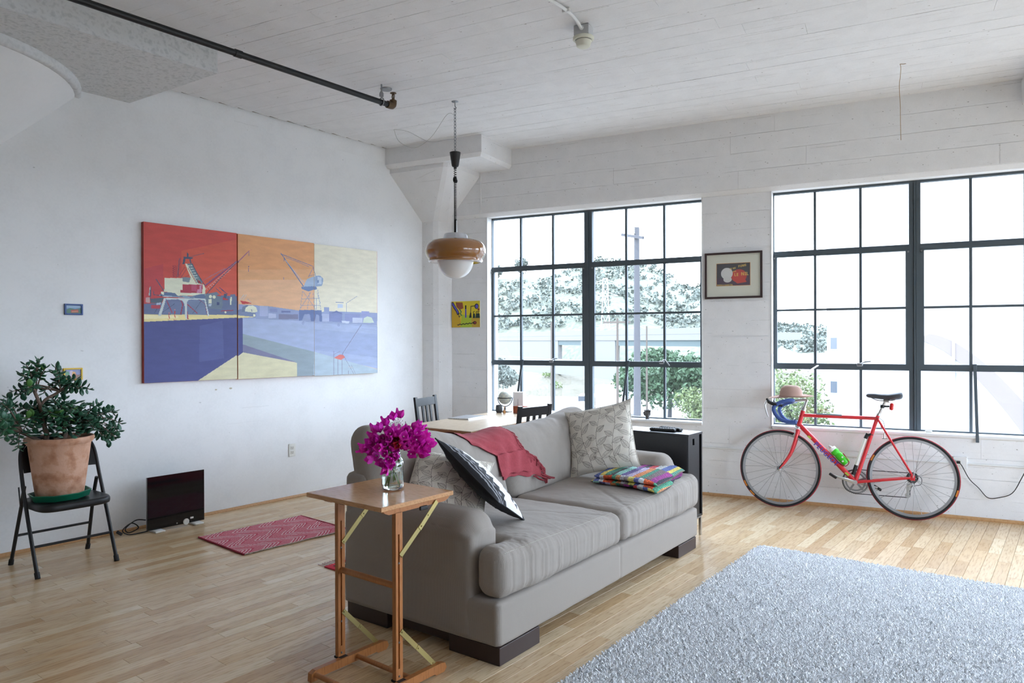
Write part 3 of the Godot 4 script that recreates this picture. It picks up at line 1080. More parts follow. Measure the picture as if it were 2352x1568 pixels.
func outside() -> void:
	mat("street", rgb(112, 111, 108), 0.9, 0.0, noise_tex(0.05, 4, [0.0, Color(0.8, 0.8, 0.8), 1.0, Color(1, 1, 1)], 256), Vector3.ONE * 0.08, true)
	mat("hill_scrub", rgb(84, 86, 78), 0.95, 0.0, noise_tex(0.05, 5, [0.0, Color(0.55, 0.6, 0.55), 0.5, Color(0.9, 0.92, 0.86), 0.75, Color(1, 1, 0.96), 1.0, Color(1, 0.98, 0.9)], 512), Vector3.ONE * 0.02, true)
	mat("bank_earth", rgb(82, 78, 70), 0.95, 0.0, noise_tex(0.04, 4, [0.0, Color(0.7, 0.7, 0.62), 0.5, Color(0.95, 0.95, 0.9), 1.0, Color(1, 1, 1)], 256), Vector3.ONE * 0.2, true)
	mat("leaf_dark", rgb(74, 80, 74), 0.8)
	mat("leaf_green", rgb(44, 66, 42), 0.8)
	mat("leaf_pale", rgb(72, 84, 46), 0.8)
	mat("pole_wood", rgb(60, 60, 64), 0.9)
	mat("galvanized", rgb(150, 154, 158), 0.6, 0.3)
	mat("road_concrete", rgb(98, 97, 95), 0.9)
	mat("girder_green", rgb(56, 68, 69), 0.7)
	mat("facade_white", rgb(150, 150, 150), 0.85)
	mat("facade_pink", rgb(102, 94, 92), 0.85)
	mat("far_window", rgb(66, 72, 80), 0.2)
	mat("car_paint", rgb(210, 212, 214), 0.3)
	mat("car_glass", rgb(60, 66, 72), 0.1)
	mat("brown_pole", rgb(72, 64, 58), 0.9)
	var mb := MB.new()
	mb.box(Vector3(0, -5.2, -160), Vector3(700, 1.0, 310))
	tag(obj("ground", mb, M.street), "pale street and yard far below the windows", "ground", "", "structure")

	# wooded hill
	var rows := []
	var crest := [[-330.0, 20.0], [-260.0, 26.0], [-217.0, 27.0], [-203.0, 29.0], [-190.0, 30.5], [-181.0, 30.0], [-172.0, 36.0], [-164.0, 38.5], [-154.0, 36.0], [-142.0, 34.0], [-134.0, 27.0], [-127.0, 24.5], [-118.0, 29.0], [-108.0, 24.0], [-95.0, 8.0], [-80.0, 5.5], [-40.0, 6.0], [60.0, 7.0]]
	for i in 26:
		var row := PackedVector3Array()
		var k := i / 25.0
		for j in 120:
			var x := -330.0 + 390.0 * j / 119.0
			var h := 0.0
			for q in crest.size() - 1:
				if x >= crest[q][0] and x <= crest[q + 1][0]:
					h = lerpf(crest[q][1], crest[q + 1][1], (x - crest[q][0]) / (crest[q + 1][0] - crest[q][0]))
			var base := Vector3(x * 0.62, -5.0, -168.0 + x * 0.06 * 0.0)
			var crestp := Vector3(x, h, -sqrt(maxf(1.0, 326.0 * 326.0 - (x - 5.8) * (x - 5.8))) + 5.9)
			var p := base.lerp(crestp, k)
			p.y = lerpf(-5.0, h, pow(k, 0.75)) + 2.2 * noise.get_noise_3d(p.x * 0.05, 3.0, p.z * 0.05) * k
			row.append(p)
		rows.append(row)
	mb = MB.new()
	mb.grid(rows, false, false, false)
	var hill := obj("hill", mb, M.hill_scrub)
	tag(hill, "distant scrub-covered hill seen through the left window", "hill", "", "structure")
	# tree cover of the hill
	var r := RandomNumberGenerator.new()
	r.seed = 40
	mb = MB.new()
	for k in 7000:
		var i := 5 + r.randi() % 21
		var j := r.randi() % 84
		if noise.get_noise_2d(i * 0.23, j * 0.19) < -0.25 + 0.4 * r.randf():
			continue
		var p: Vector3 = rows[i][j] + Vector3(r.randf_range(-2.0, 2.0), 0, r.randf_range(-2.0, 2.0))
		if p.x < -178.0 and p.x > -212.0 and i > 21:
			continue
		var s := r.randf_range(0.5, 1.5)
		for e in 9:
			var q := p + Vector3(r.randfn() * s * 0.5, s * r.randf_range(0.1, 1.2), r.randfn() * s * 0.5)
			var x := Vector3(r.randfn(), r.randfn(), r.randfn()).normalized()
			var y := x.cross(Vector3(r.randfn(), r.randfn(), r.randfn())).normalized()
			var l := s * r.randf_range(0.25, 0.5)
			mb.quad(q - x * l, q - y * l, q + x * l, q + y * l)
	tag(obj("hill_trees", mb, M.leaf_dark), "woodland covering the distant hill", "woodland", "", "stuff")

	# lattice pylon
	var py := thing("pylon", "pale lattice power pylon in front of the hill", "pylon", Vector3(-71.1, -5.2, -122.9), 0.5)
	mb = MB.new()
	var lv := [[0.0, 2.2], [4.0, 1.75], [8.0, 1.35], [12.0, 1.0], [15.5, 0.8], [17.5, 0.75], [19.3, 0.65]]
	for k in lv.size() - 1:
		for e in 4:
			var g := PI / 4 + e * PI / 2
			var g2 := g + PI / 2
			var a := Vector3(cos(g) * lv[k][1], lv[k][0], sin(g) * lv[k][1])
			var b := Vector3(cos(g) * lv[k + 1][1], lv[k + 1][0], sin(g) * lv[k + 1][1])
			var a2 := Vector3(cos(g2) * lv[k][1], lv[k][0], sin(g2) * lv[k][1])
			var b2 := Vector3(cos(g2) * lv[k + 1][1], lv[k + 1][0], sin(g2) * lv[k + 1][1])
			mb.tube([a, b], 0.085, 4, false)
			mb.tube([a, b2], 0.05, 4, false)
			mb.tube([a2, b], 0.05, 4, false)
			mb.tube([b, b2], 0.05, 4, false)
	obj("tower", mb, M.galvanized, py)
	for yy in [15.7, 18.2]:
		mb = MB.new()
		for s in [-1, 1]:
			mb.tube([Vector3(0, yy, 0), Vector3(s * 2.6, yy, 0)], 0.08, 4, false)
			mb.tube([Vector3(0, yy + 1.0, 0), Vector3(s * 2.6, yy, 0)], 0.06, 4, false)
		obj("crossarm", mb, M.galvanized, py)

	# utility poles
	var up := thing("utility_pole", "thick wooden utility pole with crossarm and insulators", "pole", Vector3(-7.56, -4.7, -18.77), -0.35)
	mb = MB.new()
	mb.tube([Vector3.ZERO, Vector3(0, 5, 0), Vector3(0, 10.45, 0)], [0.17, 0.13, 0.10], 12)
	obj("post", mb, M.pole_wood, up)
	mb = MB.new()
	mb.bar(Vector3(-0.72, 10.25, 0.12), Vector3(0.5, 9.98, 0.12), 0.09, 0.11)
	obj("crossarm", mb, M.pole_wood, up)
	for x in [-0.66, 0.0, 0.44]:
		mb = MB.new()
		var yb: float = 10.14 - x * 0.22
		for k in 6:
			mb.lathe([Vector2(0.012, 0), Vector2(0.045, 0.012), Vector2(0.012, 0.05)], 8, Transform3D(Basis.IDENTITY, Vector3(x, yb + 0.06 + k * 0.055, 0.12)))
		obj("insulator", mb, M.galvanized, up)
	for a in [[Vector3(-16.68, -4.7, -33.14), 7.5, 0.10, "dark thin utility pole left of the thick pole", true], [Vector3(-20.1, -4.7, -30.95), 7.3, 0.07, "slim brown utility pole in the middle of the left sash", false], [Vector3(-15.13, -4.7, -34.0), 7.0, 0.07, "pale slim pole right of the thick pole", false]]:
		var q := thing("street_pole", a[3], "pole", a[0], 0)
		mb = MB.new()
		mb.tube([Vector3.ZERO, Vector3(0, a[1], 0)], [a[2], a[2] * 0.7], 8)
		obj("post", mb, M.brown_pole, q)
		if a[4]:
			mb = MB.new()
			mb.bar(Vector3(-1.0, a[1] - 0.25, 0), Vector3(0.9, a[1] - 0.25, 0), 0.1, 0.12)
			obj("crossarm", mb, M.brown_pole, q)

	# overpass
	var ov := thing("overpass", "concrete highway overpass with green girders crossing below the hill", "overpass", Vector3(-54, -4.7, -98), -0.53)
	mb = MB.new()
	mb.box(Vector3(-14.5, 6.55, 0), Vector3(101, 0.9, 9))
	mb.box(Vector3(-14.5, 7.3, 4.4), Vector3(101, 0.8, 0.25))
	obj("deck", mb, M.road_concrete, ov)
	for a in [[-9.0, 9.0], [22.0, 30.0]]:
		mb = MB.new()
		mb.box(Vector3(a[0], 5.7, 4.0), Vector3(a[1], 0.8, 0.6))
		obj("girder", mb, M.girder_green, ov)
	for a in [[-65.0, -13.5], [-4.5, 7.0], [35.0, 36.0]]:
		mb = MB.new()
		mb.box(Vector3((a[0] + a[1]) / 2, 3.05, 4.0), Vector3(a[1] - a[0], 6.1, 0.8))
		obj("abutment", mb, M.road_concrete, ov)
	# wall and planted bank below it
	mb = MB.new()
	rows = []
	for i in 8:
		var row := PackedVector3Array()
		for j in 40:
			var k := i / 7.0
			var x := -75.0 + 58.0 * j / 39.0
			row.append(Vector3(x, -4.75 + 2.3 * pow(k, 0.8) + 0.25 * noise.get_noise_2d(x * 0.6, i * 1.3), -56.0 - k * 10.0 - (x + 45.0) * 0.62))
		rows.append(row)
	mb.grid(rows)
	tag(obj("bank", mb, M.bank_earth), "dry earth bank across the street", "bank", "", "structure")
	for k in 13:
		var q: Vector3 = rows[2 + (k * 3) % 6][7 + k * 2]
		var t := thing("bank_shrub", "small dry shrub on the earth bank across the street", "shrub", q, 0, "shrubs on the bank")
		var s := r.randf_range(0.5, 1.0)
		foliage("foliage", t, M.leaf_pale if k % 3 else M.leaf_dark, [[Vector3(0, s * 0.5, 0), Vector3(s, s * 0.55, s)]], 60, 0.16, 100 + k)
	mb = MB.new()
	mb.box(Vector3(0, 0.9, 0), Vector3(60, 1.8, 0.4))
	var rwall := obj("retaining_wall", mb, M.road_concrete)
	rwall.position = Vector3(-47, -2.6, -68)
	rwall.rotation.y = -0.55
	tag(rwall, "long pale retaining wall above the earth bank", "wall")
	# trees
	tree("street_tree", "full dark green tree behind the right half of the left window", Vector3(-16.2, -4.7, -39.2), 5.6, 6.4, M.leaf_green, 61, 700, 0.17)
	tree("young_tree", "pale green bushy tree at the right edge of the left window", Vector3(-9.87, -4.7, -30.2), 3.85, 3.3, M.leaf_pale, 62, 420, 0.09)
	tree("courtyard_tree", "light green tree low in the left column of the right window", Vector3(-4.6, -4.7, -27.6), 5.0, 3.4, M.leaf_pale, 63, 500, 0.09)
	tree("roadside_tree", "small dark tree at the left edge of the left window", Vector3(-40.5, -4.7, -50.5), 4.4, 3.6, M.leaf_dark, 64, 260, 0.16)
	for k in 3:
		tree("ridge_tree", "%s of the three tall trees on the left shoulder of the hill" % ["leftmost", "middle", "rightmost"][k], Vector3(-206.0 + k * 10.0, 26.0 + k * 0.2, -236.0 - k * 4.4), 7.0 + (k * 37 % 5), 5.5, M.leaf_dark, 70 + k, 120, 0.5, "tree", "trees on the ridge")
	# parked vehicles and fence
	car(Vector3(-24.8, -4.7, -45.7), 0.5, true, "white box truck parked below the bank")
	car(Vector3(-10.6, -4.7, -26.6), 0.9, false, "silver car parked under the full tree")
	car(Vector3(-13.4, -4.7, -31.9), 0.9, false, "pale car parked beside the thick utility pole")
	var fe := thing("street_fence", "low wire fence along the street below the bank", "fence", Vector3(-27, -4.7, -41.0), -0.5)
	for k in 15:
		mb = MB.new()
		mb.tube([Vector3(-14 + k * 2, 0, 0), Vector3(-14 + k * 2, 1.6, 0)], 0.035, 5)
		obj("post", mb, M.galvanized, fe)
	for k in 3:
		mb = MB.new()
		mb.tube([Vector3(-14, 0.5 + k * 0.5, 0), Vector3(14, 0.5 + k * 0.5, 0)], 0.02, 5)
		obj("rail", mb, M.galvanized, fe)
	# overhead wires in the street, low in the left window
	for k in 4:
		mb = MB.new()
		var pts := []
		for i in 13:
			var u := i / 12.0
			pts.append(Vector3(lerpf(-30.0, 2.0, u), -1.95 - k * 0.16 - 0.5 * sin(PI * u), lerpf(-27.0, -24.5, u)))
		mb.tube(pts, 0.012, 4)
		tag(obj("street_wire", mb, M.galvanized), ["topmost", "second", "third", "lowest"][k] + " of four thin street cables crossing low outside the left window", "cable", "street cables")
	# neighbouring building filling the right window
	var nb := thing("white_building", "big white building across the yard filling the right window", "building", Vector3(-4.4, -4.7, -32.9), -0.06)
	mb = MB.new()
	mb.box(Vector3(9.0, 10.0, -5.0), Vector3(18.0, 20.0, 10.0))
	obj("wall", mb, M.facade_white, nb)
	mb = MB.new()
	mb.box(Vector3(9.0, 20.15, -5.0), Vector3(18.4, 0.3, 10.4))
	obj("cornice", mb, M.facade_white, nb)
	for x in [0.35]:
		for yy in [3.75, 5.95]:
			mb = MB.new()
			mb.box(Vector3(x, yy, 0.0), Vector3(0.42, 0.68, 0.08))
			var f := obj("window", mb, M.facade_white, nb)
			mb = MB.new()
			mb.quad(Vector3(x - 0.16, yy - 0.29, 0.045), Vector3(x + 0.16, yy - 0.29, 0.045), Vector3(x + 0.16, yy + 0.29, 0.045), Vector3(x - 0.16, yy + 0.29, 0.045))
			obj("pane", mb, M.far_window, f)
	for x in [1.3, 4.1, 5.6]:
		mb = MB.new()
		mb.box(Vector3(x, 5.5, 0.05), Vector3(0.12, 11.0, 0.1))
		obj("pilaster", mb, M.facade_white, nb)
	mb = MB.new()
	var arc := PackedVector2Array()
	for k in 13:
		arc.append(Vector2(4.6 + 4.6 * k / 12.0, 6.4 - 4.4 * pow(k / 12.0, 1.6)))
	for k in 13:
		var q := 12 - k
		arc.append(Vector2(4.1 + 4.3 * q / 12.0, 6.1 - 4.4 * pow(q / 12.0, 1.6)))
	mb.prism(arc, 0.06, Transform3D(Basis.IDENTITY, Vector3(0, 0, 0.0)))
	obj("painted_band", mb, M.facade_pink, nb)
	mb = MB.new()
	mb.lathe([Vector2(0.03, 0.0), Vector2(0.03, 0.25), Vector2(0.2, 0.5), Vector2(0.2, 0.56), Vector2(0.0, 0.56)], 10, Transform3D(Basis.IDENTITY, Vector3(5.9, 4.2, 0.3)))
	obj("wall_lamp", mb, M.galvanized, nb)


func car(at: Vector3, turn: float, truck: bool, label: String) -> void:
	var t := thing("truck" if truck else "car", label, "truck" if truck else "car", at, turn)
	var mb := MB.new()
	if truck:
		mb.rbox(Vector3(0.6, 1.45, 0), Vector3(3.2, 2.0, 1.9), 0.05)
		obj("cargo_box", mb, M.car_paint, t)
		mb = MB.new()
		mb.rbox(Vector3(-1.7, 1.05, 0), Vector3(1.3, 1.3, 1.8), 0.12)
		obj("cab", mb, M.car_paint, t)
		mb = MB.new()
		mb.rbox(Vector3(-1.9, 1.4, 0), Vector3(0.96, 0.45, 1.83), 0.05)
		obj("cab_window", mb, M.car_glass, t)
	else:
		mb.rbox(Vector3(0, 0.62, 0), Vector3(4.2, 0.62, 1.75), 0.16)
		obj("body", mb, M.car_paint, t)
		mb = MB.new()
		mb.rbox(Vector3(0.1, 1.1, 0), Vector3(2.2, 0.56, 1.5), 0.2)
		obj("cabin", mb, M.car_glass, t)
	for x in [-1.35, 1.35]:
		for z in [-0.8, 0.8]:
			mb = MB.new()
			mb.lathe([Vector2(0, -0.1), Vector2(0.33, -0.1), Vector2(0.33, 0.1), Vector2(0, 0.1)], 14, Transform3D(Basis(Vector3.RIGHT, PI / 2), Vector3(x, 0.33, z)))
			obj("wheel", mb, M.dark_rubber, t)

# ---------------------------------------------------------------- pipe, detector, pendant
func ring(r: float, k := 12) -> Array:
	var a := []
	for i in k:
		a.append(Vector3(cos(TAU * i / k) * r, 0, sin(TAU * i / k) * r))
	return a


func fittings() -> void:
	mat("pipe_paint", rgb(34, 35, 37), 0.4, 0.3)
	mat("old_brass", rgb(96, 78, 58), 0.5, 0.7)
	var t := thing("sprinkler_pipe", "long black sprinkler pipe hung under the ceiling", "pipe", Vector3(1.425, 3.335, 1.93), 0)
	var mb := MB.new()
	mb.tube([Vector3(0, 0, 0), Vector3(0, 0, 3.0), Vector3(0, 0, 9.06)], 0.0215, 14)
	obj("pipe", mb, M.pipe_paint, t)
	mb = MB.new()
	mb.tube(spline([Vector3(0, 0, 0.03), Vector3(0, 0, -0.012), Vector3(0, 0.012, -0.03), Vector3(0, 0.045, -0.034)], 4), 0.029, 12)
	obj("elbow", mb, M.old_brass, t)
	mb = MB.new()
	mb.lathe([Vector2(0.012, 0.04), Vector2(0.012, 0.06), Vector2(0.005, 0.062), Vector2(0.005, 0.1), Vector2(0.026, 0.102), Vector2(0.026, 0.106), Vector2(0.0, 0.107)], 12, Transform3D(Basis.IDENTITY, Vector3(0, 0, -0.034)))
	for s in [-1, 1]:
		mb.tube([Vector3(s * 0.011, 0.06, -0.034), Vector3(s * 0.016, 0.08, -0.034), Vector3(s * 0.008, 0.101, -0.034)], 0.0035, 6)
	obj("sprinkler_head", mb, M.old_brass, t)
	for z in [0.09, 2.9]:
		mb = MB.new()
		mb.tube([Vector3(0, 0.05, z), Vector3(0, CEIL - 3.335, z)], 0.006, 8)
		mb.lathe([Vector2(0.007, 0.045), Vector2(0.017, 0.045), Vector2(0.017, 0.07), Vector2(0.009, 0.085)], 10, Transform3D(Basis.IDENTITY, Vector3(0, 0, z)))
		var pts := []
		for k in 14:
			pts.append(Vector3(cos(TAU * k / 14) * 0.027, sin(TAU * k / 14) * 0.03 + 0.004, z))
		mb.tube(pts, 0.005, 6, false, true)
		obj("hanger", mb, M.steel, t)
	for z in [1.3, 3.1]:
		mb = MB.new()
		mb.tube([Vector3(0, 0, z), Vector3(0, 0, z + 0.05)], 0.0255, 14)
		obj("coupling", mb, M.pipe_paint, t)
	mb = MB.new()
	mb.lathe([Vector2(0.0, -0.004), Vector2(0.036, -0.004), Vector2(0.044, -0.008), Vector2(0.047, -0.002), Vector2(0.047, 0.002)], 24, Transform3D(Basis.IDENTITY, Vector3(1.38, CEIL - 0.002, 1.93)))
	tag(obj("ceiling_plate", mb, M.steel), "small round grey plate on the ceiling beside the pipe end", "plate")

	# smoke detector on its box, fed by a conduit
	t = thing("smoke_detector", "cream smoke detector on a grey ceiling box", "smoke detector", Vector3(3.235, CEIL, 1.91), TH + 0.06)
	mb = MB.new()
	mb.rbox(Vector3(0, -0.033, 0), Vector3(0.1, 0.064, 0.1), 0.004)
	for x in [-0.032, 0.032]:
		mb.lathe([Vector2(0, 0), Vector2(0.011, 0.0), Vector2(0.011, 0.0012), Vector2(0, 0.0013)], 12, Transform3D(Basis(Vector3.RIGHT, PI / 2), Vector3(x, -0.03, 0.05)))
	obj("junction_box", mb, mat("box_grey", rgb(196, 198, 200), 0.5), t)
	mb = MB.new()
	mb.lathe([Vector2(0.0, -0.131), Vector2(0.036, -0.130), Vector2(0.044, -0.124), Vector2(0.05, -0.1), Vector2(0.053, -0.092)], 28)
	mb.lathe([Vector2(0.047, -0.094), Vector2(0.047, -0.088)], 28)
	mb.lathe([Vector2(0.053, -0.088), Vector2(0.062, -0.088), Vector2(0.068, -0.082), Vector2(0.068, -0.068), Vector2(0.06, -0.064), Vector2(0.0, -0.064)], 28)
	obj("sensor", mb, M.cream_plastic, t)
	mb = MB.new()
	mb.tube(spline([Vector3(0.0, -0.028, 0.045), Vector3(0.005, -0.022, 0.16), Vector3(-0.01, -0.016, 0.3), Vector3(-0.06, -0.014, 0.48), Vector3(-0.3, -0.014, 1.2)], 5), 0.0105, 10)
	mb.tube([Vector3(0.002, -0.025, 0.06), Vector3(0.002, -0.026, 0.045)], 0.015, 10)
	mb.rbox(Vector3(-0.012, -0.014, 0.3), Vector3(0.05, 0.026, 0.022), 0.006)
	obj("conduit", mb, M.white_trim, t)

	# old wire ends left in the ceiling
	mb = MB.new()
	var o := Vector3(4.714, CEIL, -0.076)
	mb.tube(spline([o, o + Vector3(0.006, -0.03, 0), o + Vector3(0.002, -0.1, 0.003), o + Vector3(-0.004, -0.16, 0), o + Vector3(0.001, -0.3, 0), o + Vector3(0.003, -0.45, 0), o + Vector3(0.006, -0.56, 0)], 5), 0.0021, 6)
	mb.tube(spline([o, o + Vector3(0.025, -0.006, 0), o + Vector3(0.04, -0.01, 0.01)], 4), 0.0025, 5)
	tag(obj("hanging_wire", mb, mat("tan_wire", rgb(176, 148, 112), 0.6)), "thin tan wire hanging straight down from the ceiling", "wire")

	pendant()


func pendant() -> void:
	var t := thing("pendant_lamp", "pendant lamp with amber ring shade and white glass globe", "lamp", Vector3(1.599, 1.978, 1.356), 0)
	# heights above the globe's lowest point
	var top := CEIL - 1.978
	var mb := MB.new()
	mb.lathe([Vector2(0.0, top - 0.012), Vector2(0.012, top - 0.01), Vector2(0.03, top - 0.003), Vector2(0.03, top)], 12)
	mb.tube(spline([Vector3(0, top - 0.01, 0), Vector3(0.0, top - 0.04, 0), Vector3(0.012, top - 0.055, 0), Vector3(0.0, top - 0.068, 0), Vector3(-0.012, top - 0.055, 0)], 4), 0.004, 6)
	obj("hook", mb, M.steel, t)
	mb = MB.new()
	var y := top - 0.06
	var k := 0
	while y > 1.075:
		var pts := []
		for i in 10:
			var g := TAU * i / 10
			var p := Vector3(cos(g) * 0.0095, sin(g) * 0.0175 - 0.014, 0)
			pts.append(Vector3(0, y, 0) + (p if k % 2 else Vector3(0, p.y, p.x)))
		mb.tube(pts, 0.0028, 5, false, true)
		y -= 0.027
		k += 1
	obj("chain", mb, M.steel, t)
	for a in [[Vector3(-1.004, top, -0.23), Vector3(-0.9, top - 0.14, -0.2), Vector3(-0.62, top - 0.26, -0.13), Vector3(-0.36, top - 0.22, -0.08), Vector3(-0.12, top - 0.08, -0.03), Vector3(0, top - 0.12, 0)], [Vector3(-1.004, top, -0.23), Vector3(-0.75, top - 0.08, -0.17), Vector3(-0.4, top - 0.25, -0.09), Vector3(-0.1, top - 0.3, -0.02), Vector3(0, top - 0.32, 0)]]:
		mb = MB.new()
		mb.tube(spline(a, 8), 0.0019, 6)
		obj("feed_cable", mb, mat("clear_cable", rgb(196, 196, 192), 0.5), t)
	mb = MB.new()
	mb.lathe([Vector2(0.0, 0.928), Vector2(0.012, 0.928), Vector2(0.014, 0.944), Vector2(0.024, 0.946), Vector2(0.03, 0.955), Vector2(0.045, 1.055), Vector2(0.047, 1.066), Vector2(0.042, 1.069), Vector2(0.0, 1.069)], 28)
	obj("cord_winder", mb, M.black_plastic, t)
	mb = MB.new()
	var coil := []
	for i in 560:
		var u := i / 559.0
		var turns := 34.0 * (0.62 * u + 0.38 * u * u)
		coil.append(Vector3(cos(TAU * turns) * 0.0098, lerpf(0.935, 0.5, u), sin(TAU * turns) * 0.0098))
	mb.tube(coil, 0.0031, 5)
	obj("coiled_cord", mb, M.black_plastic, t)
	mb = MB.new()
	mb.ball(Vector3(-0.003, 0.838, 0), Vector3(0.018, 0.03, 0.018), 14, 10)
	mb.ball(Vector3(0.012, 0.823, 0.004), Vector3(0.014, 0.018, 0.014), 12, 8)
	obj("stop_knob", mb, M.black_plastic, t)
	mb = MB.new()
	mb.lathe([Vector2(0.016, 0.372), Vector2(0.013, 0.4), Vector2(0.012, 0.5), Vector2(0.0, 0.502)], 14)
	obj("stem", mb, M.black_plastic, t)
	mb = MB.new()
	mb.tube([Vector3(0.016, 0.378, 0.004), Vector3(0.016, 0.49, 0.004)], 0.0035, 6)
	obj("stem_rod", mb, M.chrome, t)
	mb = MB.new()
	mb.lathe([Vector2(0.118, 0.316), Vector2(0.108, 0.33), Vector2(0.098, 0.366), Vector2(0.092, 0.377), Vector2(0.08, 0.381), Vector2(0.0, 0.383)], 40)
	obj("cap", mb, mat("satin_alloy", rgb(206, 208, 212), 0.35, 0.8), t)
	var amber := mat("amber_acrylic", rgb(150, 98, 44), 0.12)
	amber.clearcoat_enabled = true
	amber.clearcoat = 1.0
	amber.clearcoat_roughness = 0.04
	amber.backlight_enabled = true
	amber.backlight = Color(0.3, 0.2, 0.09)
	mb = MB.new()
	var pr := [Vector2(0.152, 0.146), Vector2(0.205, 0.138), Vector2(0.219, 0.138), Vector2(0.23, 0.146)]
	for i in 13:
		var g := -0.85 + 2.2 * i / 12.0
		pr.append(Vector2(0.172 + 0.083 * cos(g), 0.232 + 0.091 * sin(g)))
	pr.append_array([Vector2(0.16, 0.325), Vector2(0.115, 0.322)])
	mb.lathe(pr, 64)
	mb.lathe([Vector2(0.112, 0.318), Vector2(0.18, 0.31), Vector2(0.235, 0.27), Vector2(0.246, 0.225), Vector2(0.222, 0.16), Vector2(0.152, 0.146)], 64)
	obj("shade", mb, amber, t)
	var opal := mat("opal_glass", rgb(240, 240, 238), 0.12)
	opal.backlight_enabled = true
	opal.backlight = Color(0.5, 0.5, 0.5)
	mb = MB.new()
	pr = []
	for i in 15:
		var g := -PI / 2 + (PI / 2 + 0.35) * i / 14.0
		pr.append(Vector2(0.152 * cos(g), 0.152 + 0.152 * sin(g)))
	mb.lathe(pr, 48)
	obj("globe", mb, opal, t)


# ---------------------------------------------------------------- the left wall
func picture(called: String, label: String, at: Vector3, turn: float, w: float, h: float, frame: float, depth: float, fm: Material, im: Image, category := "picture") -> Node3D:
	# framed picture: centre of its back on the wall, looking along its own +z
	var t := thing(called, label, category, at, turn)
	var mb := MB.new()
	for s in [-1, 1]:
		mb.rbox(Vector3(s * (w - frame) / 2, 0, depth / 2), Vector3(frame, h, depth), 0.002)
		mb.rbox(Vector3(0, s * (h - frame) / 2, depth / 2), Vector3(w - frame * 2 + 0.001, frame, depth), 0.002)
	obj("frame", mb, fm, t)
	mb = MB.new()
	var a := Vector2(w / 2 - frame + 0.001, h / 2 - frame + 0.001)
	mb.quad_uv(Vector3(-a.x, -a.y, depth * 0.5), Vector3(a.x, -a.y, depth * 0.5), Vector3(a.x, a.y, depth * 0.5), Vector3(-a.x, a.y, depth * 0.5))
	mb.box(Vector3(0, 0, depth * 0.24), Vector3(a.x * 2, a.y * 2, depth * 0.46))
	var m := StandardMaterial3D.new()
	m.albedo_texture = tex_of(im)
	m.roughness = 0.35
	obj("print", mb, m, t)
	return t


